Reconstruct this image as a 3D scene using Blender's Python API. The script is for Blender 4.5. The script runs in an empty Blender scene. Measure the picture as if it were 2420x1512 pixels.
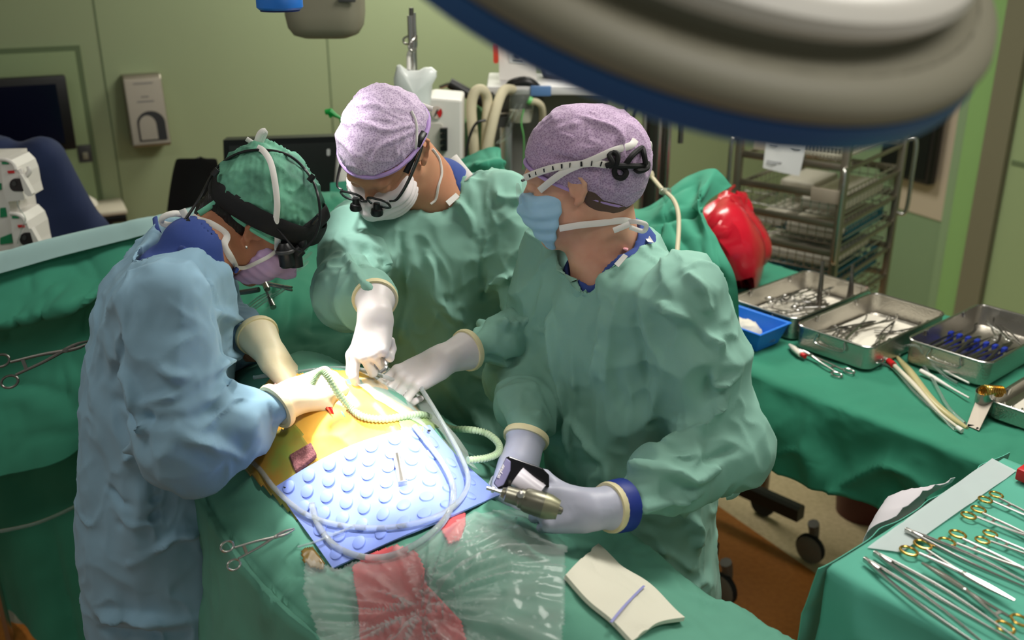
import bpy, bmesh, math
import numpy as np
from mathutils import Vector, Matrix

S = bpy.context.scene
COL = S.collection
R_ = math.radians

# ------------------------------------------------------------------ camera, world, lights, exposure
PITCH = R_(21.5)
CAM = np.array([0.0, 0.0, 2.05])
FV = np.array([0.0, math.cos(PITCH), -math.sin(PITCH)])
UV = np.array([0.0, math.sin(PITCH), math.cos(PITCH)])
XV = np.array([1.0, 0.0, 0.0])
FPX = 2420 * 35 / 36.0
cd = bpy.data.cameras.new('camera')
cd.lens = 35; cd.sensor_width = 36; cd.clip_start = 0.05
cd.dof.use_dof = True; cd.dof.focus_distance = 1.95; cd.dof.aperture_fstop = 2.8
cam = bpy.data.objects.new('camera', cd); COL.objects.link(cam)
cam.location = CAM; cam.rotation_euler = (math.pi/2 - PITCH, 0, 0)
S.camera = cam
S.view_settings.view_transform = 'Standard'; S.view_settings.look = 'None'
S.view_settings.gamma = 1.0; S.view_settings.use_curve_mapping = False
S.view_settings.exposure = 0.25

W = bpy.data.worlds.new('world'); S.world = W; W.use_nodes = True
W.node_tree.nodes['Background'].inputs[0].default_value = (0.9, 0.97, 0.9, 1)
W.node_tree.nodes['Background'].inputs[1].default_value = 0.215

def area_light(name, loc, target, size, power, col=(1, 1, 1), size_y=None):
    l = bpy.data.lights.new(name, 'AREA'); l.energy = power; l.color = col
    l.shape = 'RECTANGLE'; l.size = size; l.size_y = size_y or size
    o = bpy.data.objects.new(name, l); COL.objects.link(o)
    o.location = loc
    o.rotation_euler = (Vector(target) - Vector(loc)).to_track_quat('-Z', 'Y').to_euler()
    return o
def spot_light(name, loc, target, power, angle, blend, radius, col=(1, 1, 1)):
    l = bpy.data.lights.new(name, 'SPOT'); l.energy = power; l.color = col
    l.spot_size = R_(angle); l.spot_blend = blend; l.shadow_soft_size = radius
    o = bpy.data.objects.new(name, l); COL.objects.link(o)
    o.location = loc
    o.rotation_euler = (Vector(target) - Vector(loc)).to_track_quat('-Z', 'Y').to_euler()
    return o
# ceiling light panels of the operating room, then two panels added as fill
area_light('ceiling_and_fill_light', (0.9, 2.3, 2.93), (0.9, 2.3, 0), 1.0, 36, (1.0, 0.97, 0.90), 0.6)
area_light('ceiling_and_fill_light', (0.0, 4.5, 2.93), (0.0, 4.5, 0), 1.2, 42, (1.0, 0.97, 0.88), 0.6)
area_light('ceiling_and_fill_light', (0.9, 0.5, 2.93), (0.9, 0.5, 0), 1.0, 11, (1.0, 0.97, 0.92), 0.6)  # added fill that brightens the back and ring of the near lamp
area_light('ceiling_and_fill_light', (-1.3, 1.2, 2.93), (-1.3, 1.2, 0), 1.0, 9, (1.0, 0.97, 0.92), 0.6)  # added fill that brightens the left side and the blue gown
# the operating lamp over the table (its head hangs above the frame; only its handle shows)
OL = np.array([-0.45, 1.90, 2.28])
spot_light('operating_lamp_beam', tuple(OL + [-0.22, -0.12, -0.06]), (-0.29, 1.615, 1.16), 250, 16, 0.85, 0.07, (1.0, 0.97, 0.92))
spot_light('operating_lamp_beam', tuple(OL + [-0.12, 0.03, -0.06]), (-0.385, 2.02, 1.73), 45, 20, 0.8, 0.05, (1.0, 0.97, 0.95))  # extra spot added inside this lamp to brighten the back surgeon's cap
# ------------------------------------------------------------------ helpers
def unit(v):
    v = np.asarray(v, float); return v / np.linalg.norm(v)
def A(*v): return np.array(v, float)
def P(px, py, z):
    """the point seen at pixel (px,py) of the 2420x1512 frame, z metres along the view axis"""
    return CAM + z * (FV + (px - 1210) / FPX * XV + (756 - py) / FPX * UV)
def PH(px, py, h):
    d = FV + (px - 1210) / FPX * XV + (756 - py) / FPX * UV
    return CAM + d * ((h - CAM[2]) / d[2])
def PY(px, py, y):
    d = FV + (px - 1210) / FPX * XV + (756 - py) / FPX * UV
    return CAM + d * ((y - CAM[1]) / d[1])
def PP(px, py, o, n):
    """pixel ray meets the plane through o with normal n"""
    d = FV + (px - 1210) / FPX * XV + (756 - py) / FPX * UV
    return CAM + d * (np.dot(np.asarray(o) - CAM, n) / np.dot(d, n))
def lin(r, g, b):
    f = lambda c: (c/255.0/12.92) if c <= 10 else ((c/255.0 + 0.055)/1.055)**2.4
    return (f(r), f(g), f(b), 1.0)

# --- numpy value noise
def _h(ix, iy, iz, seed):
    n = (ix.astype(np.int64)*374761393 + iy.astype(np.int64)*668265263 + iz.astype(np.int64)*2147483647 + seed*1274126177) & 0xffffffff
    n = ((n ^ (n >> 13)) * 1274126177) & 0xffffffff
    n = (n ^ (n >> 16)) & 0xffff
    return n.astype(np.float64) / 32767.5 - 1.0
def noise(p, seed=0):
    i = np.floor(p); f = p - i; f = f*f*f*(f*(f*6-15)+10); i = i.astype(np.int64)
    r = 0
    for dx in (0, 1):
        for dy in (0, 1):
            for dz in (0, 1):
                w = (f[:, 0] if dx else 1-f[:, 0])*(f[:, 1] if dy else 1-f[:, 1])*(f[:, 2] if dz else 1-f[:, 2])
                r = r + w*_h(i[:, 0]+dx, i[:, 1]+dy, i[:, 2]+dz, seed)
    return r
def ridge(p, seed=0, sharp=2.0):
    return (1 - np.abs(noise(p, seed)))**sharp
def crinkle(p, scale, seed=0, warp=0.6, sharp=4.0):
    """creased-cloth relief, 0..1, thin ridges; scale is cycles per metre along x,y,z"""
    q = p*np.asarray(scale, float)
    w = np.stack([noise(q*0.7 + 11.3, seed+1), noise(q*0.7 + 37.7, seed+2), noise(q*0.7 + 71.1, seed+3)], 1)
    return ridge(q + warp*w, seed, sharp)

# --- signed distance building blocks (all take an (N,3) array)
def rcone(a, b, r1, r2):
    a = np.asarray(a, float); b = np.asarray(b, float); ba = b-a; L = max(ba@ba, 1e-12)
    def f(p):
        h = np.clip((p-a)@ba/L, 0, 1)
        return np.linalg.norm(p-a-h[:, None]*ba, axis=1) - (r1+(r2-r1)*h)
    m = max(r1, r2); f.lo = np.minimum(a, b)-m; f.hi = np.maximum(a, b)+m
    return f
def ball(c, r): return rcone(c, np.asarray(c, float)+1e-5, r, r)
def fcone(a, b, r1, r2, ax, flat):
    """round cone squashed by the factor flat along the unit direction ax"""
    a = np.asarray(a, float); b = np.asarray(b, float); ax = unit(ax)
    sq = lambda v: v + np.outer(v@ax, ax)*(1/flat-1)
    ba = (sq((b-a)[None]))[0]; L = max(ba@ba, 1e-12)
    def f(p):
        q = sq(p-a); h = np.clip(q@ba/L, 0, 1)
        return (np.linalg.norm(q-h[:, None]*ba, axis=1) - (r1+(r2-r1)*h))*(0.5+0.5*flat)
    m = max(r1, r2); f.lo = np.minimum(a, b)-m; f.hi = np.maximum(a, b)+m
    return f
def ellip(c, r, M=None):
    c = np.asarray(c, float); r = np.asarray(r, float)
    def f(p):
        q = p-c
        if M is not None: q = q@M          # columns of M are the local axes
        k0 = np.linalg.norm(q/r, axis=1); k1 = np.linalg.norm(q/(r*r), axis=1)+1e-9
        return k0*(k0-1)/k1
    f.lo = c-r.max(); f.hi = c+r.max()
    return f
def loft(z, cx, cy, a, b, ang):
    """a standing elliptical tube: half width a along the side direction, b along the facing one"""
    z = np.asarray(z, float); ca, sa = math.cos(ang), math.sin(ang)
    def f(p):
        X = p[:, 0]-np.interp(p[:, 2], z, cx); Y = p[:, 1]-np.interp(p[:, 2], z, cy)
        u = X*(-sa)+Y*ca; v = X*ca+Y*sa
        aa = np.interp(p[:, 2], z, a); bb = np.interp(p[:, 2], z, b)
        d = (np.sqrt((u/aa)**2+(v/bb)**2)-1)*np.minimum(aa, bb)
        return np.maximum(d, np.maximum(p[:, 2]-z[-1], z[0]-p[:, 2]))
    m = max(max(a), max(b))
    f.lo = A(min(cx)-m, min(cy)-m, z[0]); f.hi = A(max(cx)+m, max(cy)+m, z[-1])
    return f
def smin(a, b, k):
    if k <= 0: return np.minimum(a, b)
    h = np.clip(k-np.abs(a-b), 0, None)/k
    return np.minimum(a, b)-h*h*k*0.25
def smax(a, b, k): return -smin(-a, -b, k)
class SDF:
    """an ordered list of ('u'|'i'|'s', function, blend); evaluates anywhere"""
    def __init__(s): s.ops = []
    def u(s, f, k=0.0): s.ops.append(('u', f, k)); return s
    def i(s, f, k=0.0): s.ops.append(('i', f, k)); return s
    def sub(s, f, k=0.0): s.ops.append(('s', f, k)); return s
    def add(s, o): s.ops += o.ops; return s
    def copy(s): n = SDF(); n.ops = list(s.ops); return n
    def __call__(s, p):
        D = np.full(len(p), 9.0)
        for kd, f, k in s.ops:
            d = f(p)
            D = smin(D, d, k) if kd == 'u' else smax(D, d, k) if kd == 'i' else smax(D, -d, k)
        return D
    def grid(s, xs, ys, zs):
        n = (len(xs), len(ys), len(zs)); D = np.full(n, 9.0)
        for kd, f, k in s.ops:
            sl = (slice(0, n[0]), slice(0, n[1]), slice(0, n[2]))
            if kd != 'i' and hasattr(f, 'lo'):
                m = k+0.03
                sl = tuple(slice(int(np.searchsorted(c, f.lo[j]-m)), int(np.searchsorted(c, f.hi[j]+m))) for j, c in enumerate((xs, ys, zs)))
            G = np.meshgrid(xs[sl[0]], ys[sl[1]], zs[sl[2]], indexing='ij')
            if G[0].size == 0: continue
            d = f(np.stack([g.ravel() for g in G], 1)).reshape(G[0].shape)
            D[sl] = smin(D[sl], d, k) if kd == 'u' else smax(D[sl], d, k) if kd == 'i' else smax(D[sl], -d, k)
        return D
def axis_coords(lo, hi, h, fine=None, hc=None):
    """coordinates from lo to hi: step h, or step hc outside the fine interval"""
    if fine is None: return np.arange(lo, hi+h, h)
    c = [lo]
    while c[-1] < hi:
        x = c[-1]; c.append(x + (h if fine[0]-hc <= x <= fine[1] else hc))
    return np.array(c)
def surfnet(D, xs, ys, zs):
    """naive surface nets on a rectilinear grid -> verts, quads"""
    s = D < 0; nx, ny, nz = D.shape
    sh = (nx-1, ny-1, nz-1)
    pos = np.zeros(sh+(3,)); cnt = np.zeros(sh)
    Ds = [xs, ys, zs]
    corners = [(i, j, k) for i in (0, 1) for j in (0, 1) for k in (0, 1)]
    def sub(Arr, o): return Arr[o[0]:o[0]+sh[0], o[1]:o[1]+sh[1], o[2]:o[2]+sh[2]]
    base = np.meshgrid(xs[:-1], ys[:-1], zs[:-1], indexing='ij')
    step = np.meshgrid(np.diff(xs), np.diff(ys), np.diff(zs), indexing='ij')
    for o in corners:
        for ax in range(3):
            if o[ax]: continue
            o2 = tuple(1 if q == ax else o[q] for q in range(3))
            a, b = sub(D, o), sub(D, o2)
            m = (a < 0) != (b < 0)
            if not m.any(): continue
            t = a[m]/(a[m]-b[m])
            for q in range(3):
                w = t if q == ax else float(o[q])
                pos[..., q][m] += base[q][m]+w*step[q][m]
            cnt[m] += 1
    act = cnt > 0; idx = np.full(sh, -1, np.int64); idx[act] = np.arange(act.sum())
    V = pos[act]/cnt[act][:, None]
    Q = []
    for ax in range(3):
        o1, o2 = [(1, 2), (2, 0), (0, 1)][ax]
        a = [slice(1, -1)]*3; a[ax] = slice(0, -1)
        b = list(a); b[ax] = slice(1, None)
        sa, sb = s[tuple(a)], s[tuple(b)]
        I, J, K = np.nonzero(sa != sb)
        flip = sa[I, J, K]
        g = [I+1, J+1, K+1]; g[ax] = g[ax]-1
        def cell(d1, d2):
            c = [x.copy() for x in g]; c[o1] -= d1; c[o2] -= d2
            return idx[c[0], c[1], c[2]]
        q = np.stack([cell(1, 1), cell(0, 1), cell(0, 0), cell(1, 0)], 1)
        q[~flip] = q[~flip][:, ::-1]
        Q.append(q)
    Q = np.concatenate(Q); Q = Q[(Q >= 0).all(1)]
    return V, Q
def mesh_sdf(sdf, lo, hi, h, fine=None, hc=0.015, iso=0.0):
    """fine: ((x0,y0,z0),(x1,y1,z1)) gets the step h, the rest hc"""
    cs = [axis_coords(lo[j], hi[j], h, None if fine is None else (fine[0][j], fine[1][j]), hc) for j in range(3)]
    D = sdf.grid(*cs) - iso
    return surfnet(D, *cs)
def vnormals(V, Q):
    Q = np.asarray(Q)
    n = np.cross(V[Q[:, 2]]-V[Q[:, 0]], V[Q[:, 3]]-V[Q[:, 1]])
    N = np.zeros_like(V)
    for j in range(4): np.add.at(N, Q[:, j], n)
    return N/(np.linalg.norm(N, axis=1)[:, None]+1e-12)
def relax(V, Q, it=1, lam=0.5):
    Q = np.asarray(Q)
    for _ in range(it):
        s = np.zeros_like(V); c = np.zeros(len(V))
        for j in range(4):
            a, b = Q[:, j], Q[:, (j+1) % 4]
            np.add.at(s, a, V[b]); np.add.at(s, b, V[a]); np.add.at(c, a, 1); np.add.at(c, b, 1)
        V = V+lam*(s/np.maximum(c, 1)[:, None]-V)
    return V
def poly_dist(V, pl):
    """distance of each vertex to a 3d polyline and the parameter 0..1 along it"""
    pl = np.asarray(pl, float); best = np.full(len(V), 9.0); par = np.zeros(len(V)); n = len(pl)-1
    lo, hi = pl.min(0)-0.15, pl.max(0)+0.15
    m = ((V > lo) & (V < hi)).all(1)
    if not m.any(): return best, par
    v = V[m]; bb = best[m]; pp = par[m]
    for i in range(n):
        a, b = pl[i], pl[i+1]; ba = b-a; h = np.clip((v-a)@ba/max(ba@ba, 1e-12), 0, 1)
        d = np.linalg.norm(v-a-h[:, None]*ba, axis=1); k = d < bb
        bb[k] = d[k]; pp[k] = (i+h[k])/n
    best[m] = bb; par[m] = pp
    return best, par
def crease(V, N, lines):
    """lines: (polyline3d, width, height); gaussian ridge or valley along each"""
    out = V.copy()
    for pl, w, a in lines:
        d, t = poly_dist(V, pl)
        out += N*(a*np.exp(-(d/w)**2)*np.clip(6*np.minimum(t, 1-t)+0.35, 0, 1))[:, None]
    return out
def hit(px, py, sdf, z0=1.2, z1=3.2, off=0.0):
    """first point of a distance field met by the ray through a pixel"""
    z = np.linspace(z0, z1, 700)
    d = FV + (px-1210)/FPX*XV + (756-py)/FPX*UV
    pts = CAM + z[:, None]*d
    D = sdf(pts)-off
    k = np.nonzero(D < 0)[0]
    return pts[k[0]] if len(k) else pts[int(np.argmin(D))]
def spline(pts, n):
    """Catmull-Rom through the points, n samples"""
    p = np.asarray(pts, float); m = len(p)
    if m < 3: return np.stack([p[0]+(p[-1]-p[0])*t for t in np.linspace(0, 1, n)])
    pad = np.vstack([2*p[0]-p[1], p, 2*p[-1]-p[-2]])
    t = np.linspace(0, m-1-1e-9, n); i = t.astype(int); u = (t-i)[:, None]
    a, b, c, d = pad[i], pad[i+1], pad[i+2], pad[i+3]
    return 0.5*((2*b)+(c-a)*u+(2*a-5*b+4*c-d)*u*u+(3*b-a-3*c+d)*u**3)

# --- mesh collector
class MB:
    def __init__(s): s.v = []; s.f = []; s.n = 0
    def add(s, V, F, M=None):
        V = np.asarray(V, float)
        if M is not None: V = V@np.asarray(M)[:3, :3].T+np.asarray(M)[:3, 3]
        s.v.append(V); n = s.n
        s.f += [tuple(int(i)+n for i in f) for f in F]; s.n += len(V); return s
    def tube(s, pts, r, seg=8, n=None, cap=True, flat=1.0, ref=None):
        """a pipe along pts (n: resample as a spline); flat squashes it into a band whose flat side faces ref"""
        p = spline(pts, n) if n else np.asarray(pts, float)
        m = len(p); r = np.broadcast_to(np.interp(np.linspace(0, 1, m), np.linspace(0, 1, np.size(r)), np.atleast_1d(r)), (m,))
        t = np.gradient(p, axis=0); t /= np.linalg.norm(t, axis=1)[:, None]+1e-12
        if ref is None:
            a = np.cross(t[0], [0.31, 0.2, 0.93]); a = unit(a)
        V = []; ang = np.linspace(0, 2*np.pi, seg, endpoint=False)
        for i in range(m):
            if ref is not None:
                rr = ref[i] if np.ndim(ref) == 2 else np.asarray(ref, float)
                a = np.cross(t[i], rr); a = unit(a) if np.linalg.norm(a) > 1e-6 else unit(np.cross(t[i], [0.3, 0.9, 0.1]))
            else:
                a = a-t[i]*(a@t[i]); a = unit(a)
            b = np.cross(t[i], a)
            V.append(p[i]+r[i]*(np.cos(ang)[:, None]*a+flat*np.sin(ang)[:, None]*b))
        V = np.concatenate(V)
        F = [(i*seg+j, i*seg+(j+1) % seg, (i+1)*seg+(j+1) % seg, (i+1)*seg+j) for i in range(m-1) for j in range(seg)]
        if cap: F += [tuple(range(seg))[::-1], tuple(range((m-1)*seg, m*seg))]
        return s.add(V, F)
    def box(s, c, size, M=None, bev=0.0, seg=2):
        bm = bmesh.new(); bmesh.ops.create_cube(bm, size=1.0)
        for v in bm.verts: v.co = Vector((v.co.x*size[0], v.co.y*size[1], v.co.z*size[2]))
        if bev > 0: bmesh.ops.bevel(bm, geom=list(bm.edges), offset=bev, segments=seg, profile=0.5, affect='EDGES')
        bm.verts.index_update()
        V = np.array([v.co[:] for v in bm.verts]); F = [tuple(v.index for v in f.verts) for f in bm.faces]; bm.free()
        if M is not None: V = V@np.asarray(M, float)[:3, :3].T
        return s.add(V+np.asarray(c, float), F)
    def lathe(s, prof, o=(0, 0, 0), ax=(0, 0, 1), seg=32, close=False):
        """prof: (radius, height) pairs about the axis ax through o"""
        ax = unit(ax); a = unit(np.cross(ax, [0.9, 0.3, 0.1] if abs(ax[0]) < 0.8 else [0.1, 0.9, 0.3])); b = np.cross(ax, a)
        o = np.asarray(o, float); ang = np.linspace(0, 2*np.pi, seg, endpoint=False)
        ring = np.cos(ang)[:, None]*a+np.sin(ang)[:, None]*b
        V = np.concatenate([o+ax*h+ring*max(r, 1e-5) for r, h in prof]); m = len(prof)
        F = [(i*seg+j, i*seg+(j+1) % seg, (i+1)*seg+(j+1) % seg, (i+1)*seg+j) for i in range(m-1) for j in range(seg)]
        if close: F += [((m-1)*seg+j, (m-1)*seg+(j+1) % seg, (j+1) % seg, j) for j in range(seg)]
        return s.add(V, F)
    def prism(s, poly, o, ex, ey, depth):
        """a flat outline (2d points in the axes ex,ey at o) given thickness along ex x ey"""
        ex = np.asarray(ex, float); ey = np.asarray(ey, float); n = unit(np.cross(ex, ey)); m = len(poly)
        b = np.array([np.asarray(o, float)+x*ex+y*ey for x, y in poly])
        F = [tuple(range(m))[::-1], tuple(range(m, 2*m))]+[(i, (i+1) % m, m+(i+1) % m, m+i) for i in range(m)]
        return s.add(np.vstack([b, b+n*depth]), F)
    def build(s, name, mat, parent=None, smooth=True, loc=None, angle=40):
        """one mesh object; vertices are world points unless parent carries its own frame"""
        V = np.concatenate(s.v); F = s.f
        base = root_loc(parent) if parent is not None else (np.asarray(loc, float) if loc is not None else None)
        if base is None: base = A(V[:, 0].mean(), V[:, 1].mean(), V[:, 2].min())
        me = bpy.data.meshes.new(name)
        me.from_pydata((V-base).tolist(), [], F); me.validate(); me.update()
        if smooth:
            me.polygons.foreach_set('use_smooth', [True]*len(me.polygons))
            if angle: me.set_sharp_from_angle(angle=R_(angle))
        o = bpy.data.objects.new(name, me); COL.objects.link(o)
        me.materials.append(mat)
        if parent is not None: o.parent = parent
        else: o.location = base
        return o
def root_loc(o):
    while o.parent is not None: o = o.parent
    return np.array(o.location)
def thing(name, label, cat, loc, group=None, kind=None):
    o = bpy.data.objects.new(name, None); COL.objects.link(o); o.empty_display_size = 0.05
    o.location = tuple(loc); return tag(o, label, cat, group, kind)
def tag(o, label=None, cat=None, group=None, kind=None):
    if label: o['label'] = label
    if cat: o['category'] = cat
    if group: o['group'] = group
    if kind: o['kind'] = kind
    return o
def clone(root, M, label=None, group=None):
    """a copy of a thing with copies of its parts; M is the copy's world matrix"""
    r = root.copy(); COL.objects.link(r); r.parent = None; r.matrix_world = M
    if label: r['label'] = label
    if group: r['group'] = group
    for ch in list(root.children):
        c = ch.copy(); COL.objects.link(c); c.parent = r
        for g in list(ch.children):
            d = g.copy(); COL.objects.link(d); d.parent = c
    return r
def frame(o, ex, ey):
    """matrix with origin o, x axis ex, y axis made square to it"""
    ex = unit(ex); ez = unit(np.cross(ex, ey)); ey = np.cross(ez, ex)
    M = np.eye(4); M[:3, 0] = ex; M[:3, 1] = ey; M[:3, 2] = ez; M[:3, 3] = o
    return M
def MX(M): return Matrix([list(r) for r in np.asarray(M)])
def vq(name, VQ, mat, parent=None, angle=None, loc=None):
    return MB().add(*VQ).build(name, mat, parent, True, loc, angle)

def catmull_grid(ctrl, nu, nv):
    """ctrl rows x cols of 3d points -> nu x nv points"""
    c = np.asarray(ctrl, float)
    rows = np.stack([spline(r, nv) for r in c])
    return np.stack([spline(rows[:, j], nu) for j in range(nv)], 1)
def grid_faces(nu, nv):
    i, j = np.meshgrid(np.arange(nu-1), np.arange(nv-1), indexing='ij')
    a = (i*nv+j).ravel()
    return np.stack([a, a+1, a+nv+1, a+nv], 1)
def sheet(ctrl, nu, nv, relief=None, lines=(), thick=0.0015, flip=False, keep=None):
    """a cloth through the control points, with relief along its normals and a real thickness"""
    G = catmull_grid(ctrl, nu, nv).reshape(-1, 3); Fq = grid_faces(nu, nv)
    if flip: Fq = Fq[:, ::-1]
    N = vnormals(G, Fq)
    V = G+N*relief(G)[:, None] if relief is not None else G.copy()
    N = vnormals(V, Fq)
    if len(lines): V = crease(V, N, lines); N = vnormals(V, Fq)
    if keep is not None:
        ok = keep(V); Fq = Fq[ok[Fq].all(1)]
    n = len(V)
    cnt = {}
    F = Fq.tolist()
    for f in F:
        for k in range(4):
            e = (f[k], f[(k+1) % 4]); cnt[e] = 1
    side = [(b, a, a+n, b+n) for (a, b) in cnt if (b, a) not in cnt]
    F2 = F+[[i+n for i in f[::-1]] for f in F]+side
    V2 = np.vstack([V, V-N*thick])
    used = np.unique(np.concatenate([np.array(f) for f in F2])); mp = np.full(len(V2), -1); mp[used] = np.arange(len(used))
    return V2[used], [tuple(mp[list(f)]) for f in F2]
def hround(pts, n=40):
    return spline(pts, n)
# ------------------------------------------------------------------ materials
def mat(name, col, rough=0.6, metal=0.0, var=0.0, vscale=6.0, bumps=(), sheen=0.0, coat=0.0, trans=0.0, alpha=1.0, ior=1.45, emit=0.0, sss=0.0, col2=None, spec=0.5):
    m = bpy.data.materials.new(name); m.use_nodes = True
    nt = m.node_tree; N = nt.nodes; L = nt.links; b = N['Principled BSDF']
    b.inputs['Base Color'].default_value = col; b.inputs['Roughness'].default_value = rough
    b.inputs['Metallic'].default_value = metal; b.inputs['IOR'].default_value = ior
    b.inputs['Specular IOR Level'].default_value = spec
    if sheen: b.inputs['Sheen Weight'].default_value = sheen; b.inputs['Sheen Roughness'].default_value = 0.6
    if coat: b.inputs['Coat Weight'].default_value = coat; b.inputs['Coat Roughness'].default_value = 0.12
    if trans: b.inputs['Transmission Weight'].default_value = trans
    if alpha < 1: b.inputs['Alpha'].default_value = alpha
    if sss: b.inputs['Subsurface Weight'].default_value = sss; b.inputs['Subsurface Radius'].default_value = (0.012, 0.005, 0.003); b.inputs['Subsurface Scale'].default_value = 1.0
    if emit: b.inputs['Emission Color'].default_value = col; b.inputs['Emission Strength'].default_value = emit
    tc = N.new('ShaderNodeTexCoord')
    if var or col2:
        n = N.new('ShaderNodeTexNoise'); n.inputs['Scale'].default_value = vscale; n.inputs['Detail'].default_value = 4
        L.new(tc.outputs['Object'], n.inputs['Vector'])
        mx = N.new('ShaderNodeMix'); mx.data_type = 'RGBA'
        c2 = col2 if col2 else tuple(c*(1-var) for c in col[:3])+(1,)
        mx.inputs[6].default_value = col; mx.inputs[7].default_value = c2
        r = N.new('ShaderNodeMapRange'); r.inputs[1].default_value = 0.35; r.inputs[2].default_value = 0.68
        L.new(n.outputs['Fac'], r.inputs[0]); L.new(r.outputs[0], mx.inputs[0]); L.new(mx.outputs[2], b.inputs['Base Color'])
    prev = None
    for bp in bumps:
        kind, sc, st, dist = bp[:4]
        if kind == 'ridge':
            n = N.new('ShaderNodeTexNoise'); n.noise_type = 'RIDGED_MULTIFRACTAL'; n.inputs['Detail'].default_value = 2; n.inputs['Distortion'].default_value = 0.6
        elif kind == 'noise':
            n = N.new('ShaderNodeTexNoise'); n.inputs['Detail'].default_value = 3
        elif kind == 'voro':
            n = N.new('ShaderNodeTexVoronoi')
        else:
            n = N.new('ShaderNodeTexWave'); n.inputs['Distortion'].default_value = 1.5
        n.inputs['Scale'].default_value = sc
        L.new(tc.outputs['Object'], n.inputs['Vector'])
        bu = N.new('ShaderNodeBump'); bu.inputs['Strength'].default_value = st; bu.inputs['Distance'].default_value = dist
        L.new(n.outputs[0], bu.inputs['Height'])
        if prev: L.new(prev.outputs['Normal'], bu.inputs['Normal'])
        prev = bu
    if prev: L.new(prev.outputs['Normal'], b.inputs['Normal'])
    return m
def fabric(name, col, var=0.12, crease=0.35, rough=0.78, fine=0.12, sheen=0.05):
    return mat(name, col, rough, var=var, vscale=5, bumps=(('ridge', 7.0, crease, 0.012), ('ridge', 19.0, crease*0.5, 0.005), ('noise', 700.0, fine, 0.0006)), sheen=sheen, spec=0.3)
GREEN_GOWN = fabric('green_gown_fabric', lin(136, 182, 166), crease=0.7)
GREEN_DRAPE = fabric('green_drape_fabric', lin(64, 150, 122), crease=0.3)
DRAPE_DARK = fabric('deep_green_drape_fabric', lin(52, 128, 100), crease=0.35)
DRAPE_EDGE = fabric('pale_drape_edge', lin(166, 200, 198), crease=0.12)
MAYO_GREEN = fabric('mayo_drape_fabric', lin(86, 168, 146), crease=0.12)
BLUE_GOWN = fabric('blue_gown_fabric', lin(140, 176, 198), crease=0.7)
SCRUBS = fabric('navy_scrubs', lin(52, 74, 142), crease=0.15)
NAVY_GOWN = fabric('navy_gown', lin(32, 45, 80), crease=0.2)
GLOVE = mat('latex_glove', lin(226, 218, 216), 0.42, bumps=(('ridge', 45.0, 0.18, 0.002), ('noise', 260.0, 0.12, 0.0006)), sss=0.08, col2=lin(214, 206, 206), vscale=14)
GLOVE_GREY = mat('greyish_glove', lin(184, 186, 204), 0.42, bumps=(('ridge', 45.0, 0.2, 0.002), ('noise', 260.0, 0.12, 0.0006)), sss=0.05)
GLOVE_CREAM = mat('cream_glove', lin(232, 220, 186), 0.42, bumps=(('ridge', 50.0, 0.25, 0.002), ('noise', 260.0, 0.12, 0.0006)), sss=0.08)
CUFF_CREAM = mat('glove_cuff_rubber', lin(226, 214, 170), 0.5)
CUFF_BLUE = mat('blue_inner_glove', lin(30, 52, 140), 0.5, bumps=(('noise', 60, 0.3, 0.001),))
SKIN_TAN = mat('tan_skin', lin(198, 144, 112), 0.5, sss=0.2, bumps=(('noise', 380, 0.08, 0.0006),), col2=lin(188, 128, 98), vscale=20)
SKIN_FAIR = mat('fair_skin', lin(218, 168, 140), 0.5, sss=0.2, bumps=(('noise', 380, 0.08, 0.0006),), col2=lin(208, 150, 124), vscale=20)
SKIN_OLIVE = mat('olive_skin', lin(182, 126, 96), 0.5, sss=0.2, bumps=(('noise', 380, 0.08, 0.0006),), col2=lin(170, 112, 84), vscale=20)
HAIR = mat('black_hair', lin(22, 18, 18), 0.45, bumps=(('wave', 120, 0.5, 0.002),))
HAIR_BROWN = mat('cropped_brown_hair', lin(92, 70, 58), 0.6, bumps=(('noise', 300, 0.5, 0.001),))
def cap_mat(name, c1, c2, sc):
    m = mat(name, c1, 0.75, bumps=(('ridge', 14.0, 0.3, 0.005), ('ridge', 38.0, 0.2, 0.002)), sheen=0.1)
    nt = m.node_tree; N = nt.nodes; L = nt.links; b = N['Principled BSDF']
    tc = N.new('ShaderNodeTexCoord'); v = N.new('ShaderNodeTexVoronoi'); v.inputs['Scale'].default_value = sc
    n = N.new('ShaderNodeTexNoise'); n.inputs['Scale'].default_value = 30
    mx = N.new('ShaderNodeMix'); mx.data_type = 'RGBA'; mx.inputs[6].default_value = c2; mx.inputs[7].default_value = c1
    r = N.new('ShaderNodeMapRange'); r.inputs[1].default_value = 0.15; r.inputs[2].default_value = 0.62
    L.new(tc.outputs['Object'], v.inputs['Vector']); L.new(v.outputs['Distance'], r.inputs[0]); L.new(r.outputs[0], mx.inputs[0]); L.new(mx.outputs[2], b.inputs['Base Color'])
    return m
CAP_PURPLE = cap_mat('purple_printed_cap', lin(206, 186, 212), lin(156, 132, 168), 260)
CAP_PURPLE2 = cap_mat('purple_speckled_cap', lin(190, 164, 194), lin(142, 112, 150), 300)
CAP_BAND = mat('purple_cap_band', lin(178, 148, 204), 0.75, bumps=(('wave', 60, 0.15, 0.001),))
CAP_GREEN = mat('green_sheer_cap', lin(112, 180, 150), 0.7, col2=lin(58, 104, 86), vscale=16, bumps=(('ridge', 22.0, 0.55, 0.006), ('wave', 30, 0.2, 0.002)))
CAP_TRIM = mat('mint_cap_elastic', lin(120, 205, 172), 0.7, bumps=(('ridge', 40.0, 0.4, 0.003),))
MASK_WHITE = mat('white_mask', lin(232, 222, 222), 0.8, bumps=(('noise', 500, 0.1, 0.0006), ('ridge', 14, 0.12, 0.003)))
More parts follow.
